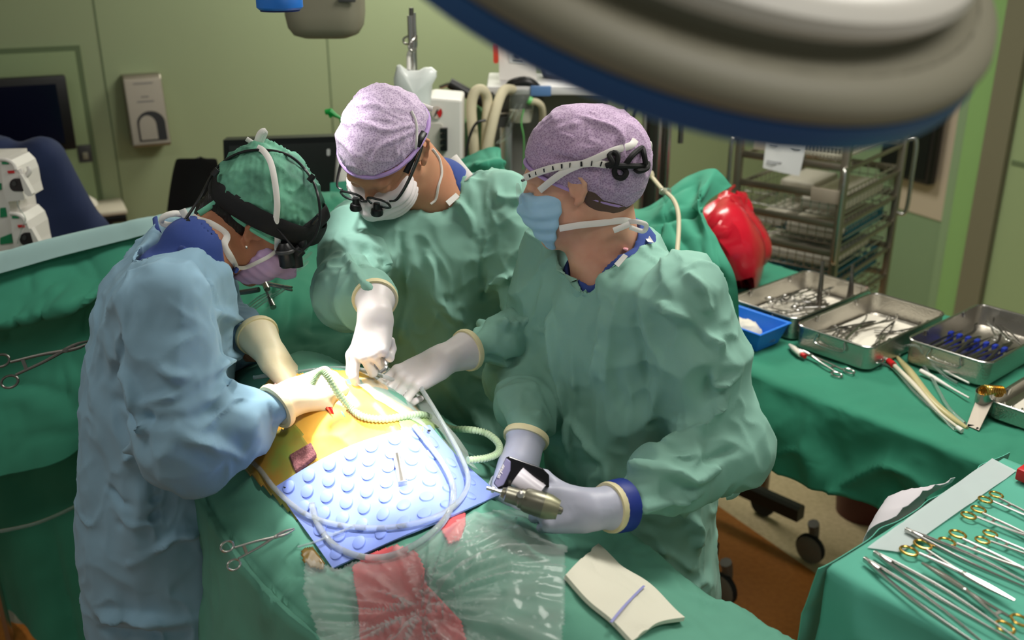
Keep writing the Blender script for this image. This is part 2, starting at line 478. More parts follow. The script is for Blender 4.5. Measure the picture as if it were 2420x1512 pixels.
MASK_PURPLE = mat('lilac_mask', lin(206, 172, 214), 0.8, bumps=(('noise', 500, 0.1, 0.0006), ('ridge', 16, 0.2, 0.003)))
MASK_BLUE = mat('light_blue_mask', lin(162, 204, 232), 0.8, bumps=(('noise', 500, 0.1, 0.0006), ('ridge', 16, 0.15, 0.003)))
TIE = mat('white_tie_tape', lin(232, 228, 222), 0.8, bumps=(('noise', 300, 0.2, 0.0006),))
BLACK = mat('black_plastic', lin(20, 20, 22), 0.4)
BLACK_STRAP = mat('black_foam_strap', lin(17, 17, 18), 0.75, bumps=(('noise', 220, 0.3, 0.0008),))
DARK_GREY = mat('dark_grey_plastic', lin(66, 66, 66), 0.5)
STRIPE = mat('white_strap_print', lin(232, 228, 220), 0.7)
STEEL = mat('instrument_steel', lin(190, 188, 184), 0.26, 1.0, bumps=(('noise', 90, 0.03, 0.001),))
STEEL_DARK = mat('dark_steel', lin(120, 117, 112), 0.36, 1.0)
STEEL_TRAY = mat('tray_steel', lin(196, 192, 184), 0.3, 1.0, bumps=(('voro', 260, 0.5, 0.0012),))
BRUSHED = mat('brushed_steel', lin(156, 149, 136), 0.42, 1.0, bumps=(('noise', 60, 0.04, 0.001),))
GOLD = mat('gold_handle', lin(214, 174, 92), 0.25, 1.0)
WHITE_PLASTIC = mat('white_plastic', lin(222, 218, 212), 0.45)
CREAM_PLASTIC = mat('cream_plastic', lin(206, 198, 178), 0.5)
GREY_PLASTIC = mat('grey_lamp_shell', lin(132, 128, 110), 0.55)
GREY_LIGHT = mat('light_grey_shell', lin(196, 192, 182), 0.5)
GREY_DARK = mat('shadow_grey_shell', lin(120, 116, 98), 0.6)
LAMP_BLUE = mat('lamp_blue_rim', lin(34, 88, 148), 0.45)
HANDLE_BLUE = mat('blue_handle', lin(30, 110, 200), 0.4)
BIN_BLUE = mat('blue_bin_plastic', lin(40, 118, 220), 0.4)
MAT_BLUE = mat('blue_silicone_mat', lin(126, 146, 216), 0.42, bumps=(('noise', 120, 0.06, 0.001),))
GAUZE = mat('white_gauze', lin(226, 222, 204), 0.9, bumps=(('noise', 420, 0.5, 0.0012), ('ridge', 8, 0.12, 0.004)))
BLUE_THREAD = mat('blue_xray_thread', lin(150, 150, 206), 0.8)
RED_BAG = mat('red_plastic_bag', lin(196, 22, 44), 0.25, bumps=(('ridge', 9, 0.5, 0.01),), coat=0.3)
RED_WRAP = mat('red_cohesive_wrap', lin(206, 88, 92), 0.85, bumps=(('noise', 90, 0.4, 0.003),), var=0.2, vscale=12)
RED = mat('red_plastic', lin(196, 30, 34), 0.4)
FOAM_BROWN = mat('brown_foam_pad', lin(122, 78, 80), 0.95, bumps=(('voro', 320, 0.6, 0.0015),), col2=lin(92, 54, 58), vscale=220)
RUBBER = mat('black_rubber', lin(24, 24, 24), 0.7)
SCREEN_OFF = mat('dark_screen', lin(14, 16, 20), 0.18)
SCREEN_BLUE = mat('blue_black_screen', lin(8, 10, 32), 0.2)
CLEAR = mat('clear_plastic_tube', lin(226, 234, 230), 0.12, trans=0.9, ior=1.25)
CLEAR_GREEN = mat('pale_green_ribbed_hose', lin(206, 226, 190), 0.25, trans=0.45, ior=1.3)
HOSE_CREAM = mat('cream_hose', lin(206, 196, 166), 0.6, bumps=(('wave', 90, 0.4, 0.003),))
CABLE_BEIGE = mat('beige_cable', lin(196, 186, 158), 0.6)
TUBE_GREEN = mat('green_tube', lin(110, 190, 110), 0.4)
GREEN_LABEL = mat('green_label', lin(20, 130, 84), 0.5)
INK = mat('black_print', lin(26, 26, 28), 0.6)
PAPER = mat('paper_sheet', lin(206, 208, 208), 0.8)
INK_GREY = mat('grey_print', lin(112, 116, 122), 0.8)
TEAL_BASKET = mat('teal_basket', lin(24, 120, 140), 0.5)
WHITE_TOWEL = mat('white_towel', lin(216, 210, 196), 0.9, bumps=(('noise', 120, 0.4, 0.002),))
WOUND = mat('open_wound', lin(176, 20, 14), 0.2, sss=0.2, bumps=(('noise', 60, 0.6, 0.004),), col2=lin(110, 8, 6), vscale=50)
def film_mat(name, alpha, col=(0.9, 0.95, 0.92, 1), rough=0.18, crease=0.6, sc=16):
    """thin clear foil: mostly lets light through, with glossy wrinkles"""
    m = bpy.data.materials.new(name); m.use_nodes = True; nt = m.node_tree; N = nt.nodes; L = nt.links
    b = N['Principled BSDF']; b.inputs['Base Color'].default_value = col; b.inputs['Roughness'].default_value = rough
    t = N.new('ShaderNodeBsdfTransparent'); mx = N.new('ShaderNodeMixShader'); tc = N.new('ShaderNodeTexCoord')
    n = N.new('ShaderNodeTexNoise'); n.noise_type = 'RIDGED_MULTIFRACTAL'; n.inputs['Scale'].default_value = sc; n.inputs['Detail'].default_value = 3; n.inputs['Distortion'].default_value = 0.8
    L.new(tc.outputs['Object'], n.inputs['Vector'])
    bu = N.new('ShaderNodeBump'); bu.inputs['Strength'].default_value = crease; bu.inputs['Distance'].default_value = 0.006
    L.new(n.outputs[0], bu.inputs['Height']); L.new(bu.outputs['Normal'], b.inputs['Normal'])
    mx.inputs[0].default_value = alpha
    L.new(t.outputs[0], mx.inputs[1]); L.new(b.outputs[0], mx.inputs[2])
    L.new(mx.outputs[0], N['Material Output'].inputs['Surface'])
    return m
FILM = film_mat('clear_drape_film', 0.15, (0.62, 0.66, 0.64, 1), 0.12)
POUCH = film_mat('clear_fluid_pouch', 0.26, (0.66, 0.72, 0.68, 1), 0.1, 0.6, 9)
BAG_FILM = film_mat('milky_infusion_bag', 0.85, (0.86, 0.9, 0.88, 1), 0.3, 0.3, 12)
LENS = film_mat('lens_glass', 0.16, (0.7, 0.75, 0.8, 1), 0.03, 0.0)
# ------------------------------------------------------------------ the room
WO = A(-1.59, 4.34, 0.0); WT = unit(A(0.899, 0.438, 0)); WN = A(WT[1], -WT[0], 0)      # back wall: origin, along, towards the room
Z3 = A(0, 0, 1)
def WP(s, z, off=0.0): return WO+WT*s+WN*off+Z3*z
def wsz(px, py, off=0.0):
    p = PP(px, py, WO+WN*off, WN); return (p-WO)@WT, p[2]
CORNER = WO+WT*3.95
VT = A(WT[1], -WT[0], 0); VN = A(-WT[0], -WT[1], 0)                                     # right wall runs from the corner towards the camera
def VP(s, z, off=0.0): return CORNER+VT*s+VN*off+Z3*z
def vsz(px, py, off=0.0):
    p = PP(px, py, CORNER+VN*off, VN); return (p-CORNER)@VT, p[2]
WALL_M = mat('green_wall_panel', lin(150, 163, 126), 0.5, var=0.05, vscale=1.2)
WALL_R = mat('grey_green_wall', lin(128, 152, 118), 0.5, var=0.05, vscale=1.2)
SEAM_M = mat('panel_seam', lin(96, 112, 80), 0.6)
DOOR_M = mat('pale_green_door', lin(146, 164, 122), 0.5)
BOARD_M = mat('pinkish_wall_board', lin(186, 172, 152), 0.6)
JAMB_M = mat('bright_green_jamb', lin(134, 172, 108), 0.5)
FRAME_M = mat('grey_door_frame', lin(116, 112, 92), 0.5)
CEIL_M = mat('white_ceiling', lin(200, 200, 192), 0.8)
def quad_box(name, pts, depth, n, m, parent=None):
    """a slab: four corner points pushed by depth along n"""
    p = np.array(pts); mb = MB(); mb.add(np.vstack([p, p+np.asarray(n)*depth]), [(0, 1, 2, 3), (7, 6, 5, 4), (0, 4, 5, 1), (1, 5, 6, 2), (2, 6, 7, 3), (3, 7, 4, 0)])
    o = mb.build(name, m, parent, False)
    bm = bmesh.new(); bm.from_mesh(o.data); bmesh.ops.recalc_face_normals(bm, faces=bm.faces); bm.to_mesh(o.data); bm.free()
    return o
# floor: orange-brown vinyl and, beyond a straight joint, speckled beige
fa, fb = PH(1690, 1190, 0), PH(2010, 1412, 0)
fd = unit(fb-fa); fn = A(fd[1], -fd[0], 0)
if fn@(PH(1950, 1150, 0)-fa) < 0: fn = -fn
FLOOR_M = mat('vinyl_floor', lin(176, 108, 48), 0.35, bumps=(('noise', 60, 0.03, 0.001),))
def _floor():
    nt = FLOOR_M.node_tree; N = nt.nodes; L = nt.links; b = N['Principled BSDF']
    g = N.new('ShaderNodeNewGeometry'); d = N.new('ShaderNodeVectorMath'); d.operation = 'DOT_PRODUCT'; d.inputs[1].default_value = tuple(fn)
    L.new(g.outputs['Position'], d.inputs[0])
    c = N.new('ShaderNodeMath'); c.operation = 'GREATER_THAN'; c.inputs[1].default_value = float(fa@fn); L.new(d.outputs['Value'], c.inputs[0])
    n = N.new('ShaderNodeTexNoise'); n.inputs['Scale'].default_value = 55; n.inputs['Detail'].default_value = 6; L.new(g.outputs['Position'], n.inputs['Vector'])
    r = N.new('ShaderNodeMapRange'); r.inputs[1].default_value = 0.35; r.inputs[2].default_value = 0.65; L.new(n.outputs['Fac'], r.inputs[0])
    a = N.new('ShaderNodeMix'); a.data_type = 'RGBA'; a.inputs[6].default_value = lin(196, 176, 138); a.inputs[7].default_value = lin(214, 194, 156); L.new(r.outputs[0], a.inputs[0])
    e = N.new('ShaderNodeMix'); e.data_type = 'RGBA'; e.inputs[6].default_value = lin(166, 100, 40); e.inputs[7].default_value = lin(180, 112, 48); L.new(r.outputs[0], e.inputs[0])
    x = N.new('ShaderNodeMix'); x.data_type = 'RGBA'; L.new(c.outputs[0], x.inputs[0]); L.new(e.outputs[2], x.inputs[6]); L.new(a.outputs[2], x.inputs[7])
    L.new(x.outputs[2], b.inputs['Base Color'])
_floor()
o = quad_box('floor', [A(-4, -1.2, 0), A(5, -1.2, 0), A(5, 8.5, 0), A(-4, 8.5, 0)], -0.05, Z3, FLOOR_M); tag(o, 'orange brown vinyl floor with a speckled beige field', None, None, 'structure')
o = quad_box('ceiling', [A(-4, -1.2, 3.0), A(5, -1.2, 3.0), A(5, 8.5, 3.0), A(-4, 8.5, 3.0)], 0.05, Z3, CEIL_M); tag(o, 'white operating room ceiling above the frame', None, None, 'structure')
wb = quad_box('wall_back', [WP(-3.2, 0), WP(3.95, 0), WP(3.95, 3.0), WP(-3.2, 3.0)], -0.08, WN, WALL_M); tag(wb, 'plain green panelled back wall', None, None, 'structure')
wr = quad_box('wall_right', [VP(0, 0), VP(4.2, 0), VP(4.2, 3.0), VP(0, 3.0)], -0.08, VN, WALL_R); tag(wr, 'grey green right wall with doorway', None, None, 'structure')
for px, py in ((232, 80), (777, 150)):
    s, _ = wsz(px, py)
    quad_box('panel_seam', [WP(s-0.003, 0.0), WP(s+0.003, 0.0), WP(s+0.003, 3.0), WP(s-0.003, 3.0)], 0.0015, WN, SEAM_M, wb)
# left door leaf in the back wall
s1, z1 = wsz(176, 120)
dr = quad_box('door_1', [WP(-1.6, 0.01), WP(s1, 0.01), WP(s1, z1), WP(-1.6, z1)], 0.018, WN, DOOR_M); tag(dr, 'flat pale green door leaf in back wall', None, None, 'structure')
for a in ([WP(s1, 0.01), WP(s1+0.022, 0.01), WP(s1+0.022, z1+0.022), WP(s1, z1+0.022)], [WP(-1.6, z1), WP(s1, z1), WP(s1, z1+0.022), WP(-1.6, z1+0.022)]):
    quad_box('door_seal', a, 0.012, WN, SEAM_M, dr)
# right wall: pink board, jamb, steel frame, door
def vslab(name, pxl, pxr, y, z0, z1, dep, m, parent=None, off=0.0):
    a = vsz(pxl, y, off)[0]; b = vsz(pxr, y, off)[0]
    return quad_box(name, [VP(a, z0, off), VP(b, z0, off), VP(b, z1, off), VP(a, z1, off)], dep, VN, m, parent)
zb = vsz(2200, 514)[1]
o = vslab('wall_board', 2120, 2262, 450, zb, 2.6, 0.012, BOARD_M, wr)
o = vslab('trim_1', 2262, 2302, 350, 0, 3.0, 0.03, mat('soft_green_trim', lin(136, 160, 124), 0.5)); tag(o, 'soft green strip beside the bright jamb', None, None, 'structure')
o = vslab('trim_2', 2302, 2362, 350, 0, 3.0, 0.09, JAMB_M); tag(o, 'bright green doorway jamb on right wall', None, None, 'structure')
o = vslab('trim_3', 2340, 2398, 350, 0, 3.0, 0.06, FRAME_M, off=0.09); tag(o, 'grey steel door frame post', None, None, 'structure')
d2 = vslab('door_2', 2396, 2700, 350, 0.01, 2.6, 0.02, DOOR_M, off=0.1); tag(d2, 'green door at the right edge', None, None, 'structure')
zz = vsz(2410, 388, 0.12)[1]
vslab('door_groove', 2398, 2700, 350, zz-0.012, zz+0.012, 0.004, SEAM_M, d2, off=0.12)
# ------------------------------------------------------------------ things along the back of the room
WM = np.stack([WT, -WN, Z3], 1)
def YM(deg):
    c, s = math.cos(R_(deg)), math.sin(R_(deg)); return np.array([[c, -s, 0], [s, c, 0], [0, 0, 1.0]])
def pprism(mb, poly, y, depth, bev=0):
    """outline seen at these pixels on the upright plane y, made depth thick away from the camera"""
    p = np.array([PY(a, b, y) for a, b in poly]); m = len(p)
    q = p+A(0, depth, 0)
    F = [tuple(range(m)), tuple(range(m, 2*m))[::-1]]+[(i, m+i, m+(i+1) % m, (i+1) % m) for i in range(m)]
    mb.add(np.vstack([p, q]), F); return mb
def arc(cx, cy, rx, ry, a0, a1, n=10):
    return [(cx+rx*math.cos(R_(a)), cy+ry*math.sin(R_(a))) for a in np.linspace(a0, a1, n)]
def rrect(x0, y0, x1, y1, r, n=4):
    return arc(x1-r, y0+r, r, r, -90, 0, n)+arc(x1-r, y1-r, r, r, 0, 90, n)+arc(x0+r, y1-r, r, r, 90, 180, n)+arc(x0+r, y0+r, r, r, 180, 270, n)
def recalc(o):
    bm = bmesh.new(); bm.from_mesh(o.data); bmesh.ops.recalc_face_normals(bm, faces=bm.faces); bm.to_mesh(o.data); bm.free(); return o

# wall dispenser
s0, zt = wsz(284, 175); s1, _ = wsz(375, 170); zb_ = wsz(305, 340)[1]
zt += 0.0; dh = zt-zb_; t = thing('towel_dispenser', 'steel wall dispenser with an arched opening beside the door', 'dispenser', WP((s0+s1)/2, zb_, 0))
w = s1-s0
prof = [(0, 0), (0.105, 0), (0.125, 0.01), (0.07, dh-0.015), (0.055, dh), (0, dh)]
mb = MB(); mb.prism([(o_, z_) for o_, z_ in prof], WP(s0 if np.cross(WN, Z3)@WT > 0 else s1, zb_), WN, Z3, w)
b = recalc(mb.build('body', BRUSHED, t, False))
bev = b.modifiers.new('bevel', 'BEVEL'); bev.width = 0.006; bev.segments = 3
def dface(u, v, lift=0.0):      # point on the sloping front: u across, v up (0..1)
    return WP(s0+u*w, zb_+0.01+v*(dh-0.025), 0.125-0.055*v+lift)
ex = unit(dface(1, 0)-dface(0, 0)); ey = unit(dface(0, 1)-dface(0, 0))
def arch(cu, cv, wu, hv, lift, dep, m, nm):
    c = dface(cu, cv, lift); W_ = wu*w; H_ = hv*dh
    pl = [(-W_, -H_), (W_, -H_)]+[(W_*math.cos(R_(a)), H_*0.2+0.8*H_*math.sin(R_(a))) for a in np.linspace(0, 180, 14)]
    mb = MB(); mb.prism(pl, c, ex, ey, dep); return recalc(mb.build(nm, m, t, False))
arch(0.56, 0.29, 0.36, 0.21, 0.0005, 0.003, BLACK, 'opening')
arch(0.46, 0.27, 0.22, 0.17, 0.003, 0.006, BRUSHED, 'push_pad')
for v_, hw in ((0.93, 0.25), (0.73, 0.10), (0.66, 0.22)):
    mb = MB(); c = dface(0.5, v_, 0.0005); mb.prism([(-hw*w, -0.003), (hw*w, -0.003), (hw*w, 0.003), (-hw*w, 0.003)], c, ex, ey, 0.0008); recalc(mb.build('stamped_text', STEEL_DARK, t, False))

# monitor mounted on the door wall
a, za = wsz(154, 178, 0.12); c_, zc = wsz(180, 330, 0.12); zc = min(zc, za-0.3)
t = thing('wall_monitor', 'large dark wall monitor behind the navy gowned person', 'monitor', WP(a-0.4, zc, 0.08))
mb = MB(); mb.box(WP(a-0.42, (za+zc)/2, 0.10), (0.84, 0.05, za-zc), WM, 0.008); mb.build('bezel', BLACK, t)
mb = MB(); mb.box(WP(a-0.43, (za+zc)/2, 0.127), (0.78, 0.004, za-zc-0.06), WM); mb.build('screen', SCREEN_BLUE, t, False)
mb = MB(); mb.box(WP(a-0.42, (za+zc)/2, 0.045), (0.2, 0.06, 0.2), WM, 0.005); mb.build('wall_mount', DARK_GREY, t)
# light switch
sx, sz_ = wsz(200, 361)
t = thing('light_switch', 'small dark wall switch right of the door edge', 'switch', WP(sx, sz_-0.03))
mb = MB(); mb.box(WP(sx, sz_, 0.012), (0.055, 0.02, 0.075), WM, 0.004); mb.build('plate', DARK_GREY, t)
mb = MB(); mb.box(WP(sx, sz_-0.008, 0.024), (0.022, 0.01, 0.03), WM, 0.003); mb.build('rocker', GREY_PLASTIC, t)
# small wall shelf with a folded cloth
sx, sz_ = wsz(205, 493, 0.1); 
t = thing('wall_shelf', 'small cream shelf with black underside at back wall', 'shelf', WP(sx, sz_-0.05, 0.1))
mb = MB(); mb.box(WP(sx, sz_, 0.12), (0.30, 0.22, 0.02), WM, 0.006); mb.build('board', CREAM_PLASTIC, t)
mb = MB(); mb.box(WP(sx, sz_-0.03, 0.12), (0.29, 0.20, 0.03), WM, 0.004); mb.build('under_tray', BLACK, t)
mb = MB(); mb.box(WP(sx, sz_-0.12, 0.015), (0.2, 0.03, 0.2), WM, 0.004); mb.build('bracket', DARK_GREY, t)
mb = MB(); c0 = WP(sx-0.02, sz_+0.010, 0.12); V = []; mb.lathe([(0.0, 0.055), (0.035, 0.05), (0.06, 0.03), (0.068, 0.01), (0.06, 0.0), (0, 0)], c0, Z3, 18)
tag(mb.build('folded_cloth', WHITE_TOWEL), 'crumpled pale cloth lying on the small wall shelf', 'cloth')

# black office chair
cp = P(450, 440, 3.55); t = thing('office_chair', 'black office chair behind the drape screen', 'chair', (cp[0], cp[1], 0))
ctr = [[PY(x, y, cp[1]+dy) for x, dy in ((a0, 0.03), ((a0+a1)/2, 0.0), (a1, 0.03))] for y, a0, a1 in ((374, 425, 505), (382, 414, 514), (440, 402, 519), (500, 394, 522))]
vf = sheet(ctr, 12, 10, thick=-0.05); mb = MB(); mb.add(*vf); mb.build('backrest', BLACK_STRAP, t)
seat = cp+A(0.02, -0.26, 0); seat[2] = 0.50
mb = MB(); mb.box(seat, (0.46, 0.44, 0.08), None, 0.03, 3); mb.build('seat', BLACK_STRAP, t)
for sx in (-1, 1):
    m2 = MB(); m2.tube([seat+A(sx*0.24, 0.05, 0), seat+A(sx*0.27, 0.05, 0.1), seat+A(sx*0.27, 0.0, 0.2), seat+A(sx*0.27, -0.15, 0.21)], 0.016, 8, 14); m2.build('armrest', BLACK, t)
m2 = MB(); m2.tube([seat+A(0, 0.15, 0), seat+A(0, 0.26, 0.02), cp+A(0, 0.03, 0.0)], 0.02, 8, 10); m2.build('back_bar', BLACK, t)
m2 = MB(); m2.tube([A(seat[0], seat[1], 0.08), seat], 0.028, 10); m2.build('gas_column', BLACK, t)
for k in range(5):
    an = R_(72*k+20); e = A(seat[0]+0.28*math.cos(an), seat[1]+0.28*math.sin(an), 0.07)
    m2 = MB(); m2.tube([A(seat[0], seat[1], 0.1), e], [0.025, 0.014], 8); l_ = m2.build('leg', BLACK, t)
    m2 = MB(); m2.lathe([(0, -0.012), (0.03, -0.012), (0.03, 0.012), (0, 0.012)], (e[0], e[1], 0.031), (math.sin(an), -math.cos(an), 0), 14); m2.build('castor', RUBBER, l_)

# computer monitor behind the screen drape
my = P(680, 400, 3.25)[1]
t = thing('desk_monitor', 'wide black monitor seen above the green drape behind the surgeons', 'monitor', (PY(690, 400, my)[0], my, 0))
mb = MB(); pprism(mb, [(527, 331), (832, 321), (832, 508), (534, 516)], my, 0.05); recalc(mb.build('bezel', BLACK, t, False))
mb = MB(); pprism(mb, [(541, 345), (820, 335), (820, 496), (547, 503)], my-0.003, 0.004); recalc(mb.build('screen', mat('grey_dark_screen', lin(46, 48, 48), 0.25), t, False))
mb = MB(); pprism(mb, rrect(772, 352, 780, 368, 3), my-0.005, 0.002); recalc(mb.build('screen_cursor_mark', PAPER, t, False))
mb = MB(); q = PY(690, 508, my); mb.tube([q+A(0, 0.07, 0), A(q[0], q[1]+0.07, 0.03)], 0.03, 12); mb.build('stand_post', DARK_GREY, t)
mb = MB(); mb.lathe([(0, 0.03), (0.2, 0.03), (0.23, 0.012), (0.23, 0), (0, 0)], (q[0], q[1]+0.07, 0), Z3, 24); mb.build('stand_foot', DARK_GREY, t)
# cone-shaped white bottle beside the monitor
q = P(808, 440, 3.1); t = mb = MB(); mb.lathe([(0.0, -0.08), (0.03, -0.08), (0.028, -0.02), (0.012, 0.09), (0.006, 0.12), (0, 0.12)], q, Z3, 16); mb.lathe([(0.0, -0.4), (0.06, -0.4), (0.012, -0.37), (0.01, -0.08), (0, -0.08)], q, Z3, 14)
mb.tube([q-Z3*0.4, A(q[0], q[1], 0.02)], 0.012, 8); mb.lathe([(0, 0.02), (0.12, 0.02), (0.13, 0), (0, 0)], (q[0], q[1], 0), Z3, 18)
tag(mb.build('white_stand', WHITE_PLASTIC), 'slim white tapering stand between monitor and the purple capped man', 'stand')

# ceiling pendant above the back of the room
py_ = P(760, 40, 2.9)[1]
t = thing('ceiling_pendant', 'beige grey pendant housing hanging from above at the top edge', 'pendant', (PY(760, 95, py_)[0], py_, PY(760, 95, py_)[2]))
c0 = PY(757, 40, py_); hw = (PY(852, 40, py_)-PY(664, 40, py_))[0]/2; zb0 = PY(760, 97, py_)[2]
mb = MB(); prof = [(0, 0), (0.55, 0.002), (0.8, 0.012), (0.93, 0.035), (0.98, 0.07), (1.0, 0.16), (1.0, 0.34), (0.9, 0.36), (0, 0.36)]
ang = np.linspace(0, 2*np.pi, 40, endpoint=False); V = []
for r, h in prof:
    for a_ in ang:
        ca, sa = math.cos(a_), math.sin(a_); k = 1/(abs(ca)**5+abs(sa)**5)**0.2
        V.append(A(c0[0]+hw*max(r, 1e-4)*ca*k, py_+0.09+0.09*max(r, 1e-4)*sa*k, zb0+h))
mb.add(V, [(i*40+j, i*40+(j+1) % 40, (i+1)*40+(j+1) % 40, (i+1)*40+j) for i in range(len(prof)-1) for j in range(40)]); mb.build('housing', GREY_PLASTIC, t)
mb = MB(); q = PY(820, 0, py_-0.004); mb.box(q, (0.05, 0.01, 0.012), None, 0.002); mb.build('label_strip', DARK_GREY, t)
mb = MB(); mb.tube([A(c0[0], py_+0.09, zb0+0.34), A(c0[0], py_+0.09, 3.0)], 0.05, 16); mb.build('ceiling_tube', GREY_LIGHT, t)

# operating lamp over the table: only its sterile blue handle reaches the frame
hb = P(662, 22, 1.82)
t = thing('operating_lamp', 'round operating lamp whose blue handle hangs into the top edge', 'lamp', tuple(hb))
ld = unit(A(-0.225, 1.53, 1.14)-OL)
hr = 0.042
mb = MB(); mb.lathe([(0, 0.012), (hr*0.9, 0.0), (hr, 0.004), (hr, 0.022), (hr*0.97, 0.024), (hr*0.97, 0.04), (hr*0.75, 0.09), (hr*0.7, 0.24), (0, 0.25)], hb, Z3, 28); mb.build('handle', HANDLE_BLUE, t)
mb = MB(); mb.lathe([(hr*0.86, -0.0005), (hr*0.86, -0.003), (0, -0.003)], hb, Z3, 28); mb.build('handle_cap', mat('navy_cap', lin(14, 36, 96), 0.4), t)
lc = A(OL[0], OL[1], OL[2])
mb = MB(); mb.lathe([(0.10, -0.03), (0.30, -0.03), (0.34, 0.0), (0.33, 0.05), (0.2, 0.09), (0, 0.1), ], lc, Z3, 40); mb.build('lamp_head', GREY_LIGHT, t)
mb = MB(); mb.tube([hb+A(0, 0, 0.24), A(hb[0], hb[1], OL[2])], 0.025, 10); mb.build('handle_stem', GREY_LIGHT, t)
mb = MB(); mb.tube([lc+Z3*0.08, lc+A(-0.1, 0.1, 0.3), A(lc[0]-0.1, lc[1]+0.1, 3.0)], 0.03, 12); mb.build('suspension_arm', GREY_LIGHT, t)

# IV pole with fluid bag
ip = P(975, 120, 2.95); t = thing('drip_pole', 'steel drip pole with looped hooks behind the purple capped man', 'pole', (ip[0], ip[1], 0))
mb = MB(); mb.tube([A(ip[0], ip[1], 0.05), A(ip[0], ip[1], PY(975, 36, ip[1])[2])], 0.0125, 12); mb.build('pole', STEEL, t)
mb = MB(); mb.tube([PY(972, 36, ip[1]), PY(972, 18, ip[1])], 0.007, 10); mb.build('tip', STEEL_DARK, t)
y_ = ip[1]-0.018
mb = MB(); mb.tube([PY(980, 30, y_), PY(981, 60, y_), PY(982, 85, y_), PY(972, 98, y_-0.01), PY(966, 112, y_-0.015), PY(975, 122, y_-0.02), PY(983, 112, y_-0.015), PY(984, 96, y_-0.01), PY(984, 84, y_)], 0.0035, 8, 40); mb.build('hook', STEEL, t)
mb = MB(); mb.tube([PY(966, 84, y_+0.03), PY(954, 92, y_+0.03), PY(956, 102, y_+0.03), PY(966, 104, y_+0.02)], 0.0035, 8, 20); mb.build('hook', STEEL, t)
for k in range(5):
    an = R_(72*k); mb = MB(); mb.tube([A(ip[0], ip[1], 0.07), A(ip[0]+0.28*math.cos(an), ip[1]+0.28*math.sin(an), 0.03)], 0.014, 8); mb.build('foot', STEEL_DARK, t)
yb = ip[1]-0.045
outl = [(938, 154), (945, 152), (955, 160), (965, 166), (990, 166), (1003, 159), (1020, 158), (1032, 168), (1032, 182), (1022, 200), (1018, 240), (1010, 330), (1000, 360), (944, 360), (938, 330), (934, 240), (930, 185)]
def pillow(outl, y, depth, m, name, parent=None, n=5):
    """a soft bag: the outline inflated front and back"""
    p = np.array([PY(a, b, y) for a, b in outl]); c = p.mean(0); k = len(p); V = []; F = []
    for s in range(-n, n+1):
        f = math.cos(s/n*math.pi/2)**0.4 if abs(s) < n else 0.0
        for q in p: V.append(c+(q-c)*max(f, 0.001)+A(0, s/n*depth/2*(1 if abs(s) < n else 1), 0))
    for i in range(2*n):
        for j in range(k): F.append((i*k+j, i*k+(j+1) % k, (i+1)*k+(j+1) % k, (i+1)*k+j))
    mb = MB(); mb.add(V, F); return recalc(mb.build(name, m, parent))
t = thing('infusion_bag', 'milky white infusion bag hanging on the drip pole', 'bag', tuple(PY(978, 360, yb)))
pillow(outl, yb, 0.06, BAG_FILM, 'bag', t)
pillow([(936, 190), (1020, 186), (1016, 240), (1008, 325), (946, 325), (938, 240)], yb, 0.045, mat('milky_fluid', lin(214, 220, 214), 0.3), 'fluid', t)
mb = MB(); pprism(mb, [(985, 262), (1000, 262), (1000, 276), (985, 276)], yb-0.034, 0.002); recalc(mb.build('blue_label', mat('blue_label', lin(20, 50, 160), 0.5), t, False))
mb = MB(); mb.tube([PY(966, 166, yb), PY(966, 130, yb+0.02), PY(972, 118, yb+0.02)], 0.006, 8, 12); mb.build('hanging_strap', WHITE_PLASTIC, t)

# white pump box with gauge
by = P(1050, 300, 3.12)[1]
t = thing('pump_unit', 'white boxy pump unit with a round red gauge', 'machine', tuple(A(PY(1050, 400, by)[0], by, 0)))
mb = MB(); pprism(mb, [(1000, 240), (1016, 230), (1092, 236), (1093, 480), (1000, 480)], by, 0.18); b = recalc(mb.build('housing', WHITE_PLASTIC, t, False)); bv = b.modifiers.new('bevel', 'BEVEL'); bv.width = 0.008; bv.segments = 2
mb = MB(); q = PY(1032, 266, by-0.001); mb.lathe([(0, 0.004), (0.017, 0.004), (0.019, 0.0), (0.019, -0.003)], q, (0, -1, 0), 24); g = mb.build('gauge', STEEL, t)
mb = MB(); pprism(mb, arc(1032, 266, 13, 15, 0, 360, 20)[:-1], by-0.008, 0.003); recalc(mb.build('gauge_face', mat('gauge_face', lin(206, 190, 180), 0.5), g, False))
mb = MB(); pprism(mb, [(1032, 266)]+arc(1032, 266, 13, 15, -40, 60, 8), by-0.0095, 0.0015); recalc(mb.build('gauge_red', RED, g, False))
mb = MB(); pprism(mb, [(1026, 274), (1033, 258), (1036, 259), (1029, 275)], by-0.011, 0.0012); recalc(mb.build('gauge_needle', INK, g, False))
mb = MB(); pprism(mb, rrect(1012, 292, 1046, 380, 8), by-0.004, 0.006); recalc(mb.build('front_panel', GREY_LIGHT, t, False))
for yy in (304, 318, 333, 348):
    mb = MB(); pprism(mb, [(1040, yy), (1057, yy), (1057, yy+9), (1040, yy+9)], by-0.02, 0.02); recalc(mb.build('key', BLACK, t, False))
mb = MB(); pprism(mb, [(1050, 304), (1057, 304), (1057, 357), (1050, 357)], by-0.022, 0.02); recalc(mb.build('key_bar', BLACK, t, False))
mb = MB(); q = PY(1046, 420, by+0.09); mb.tube([A(q[0], q[1], 0.05), A(q[0], q[1], q[2])], 0.025, 12); mb.build('stand_post', STEEL_DARK, t)
mb = MB(); mb.lathe([(0, 0.05), (0.2, 0.05), (0.24, 0), (0, 0)], (q[0], q[1], 0), Z3, 20); mb.build('stand_base', GREY_PLASTIC, t)

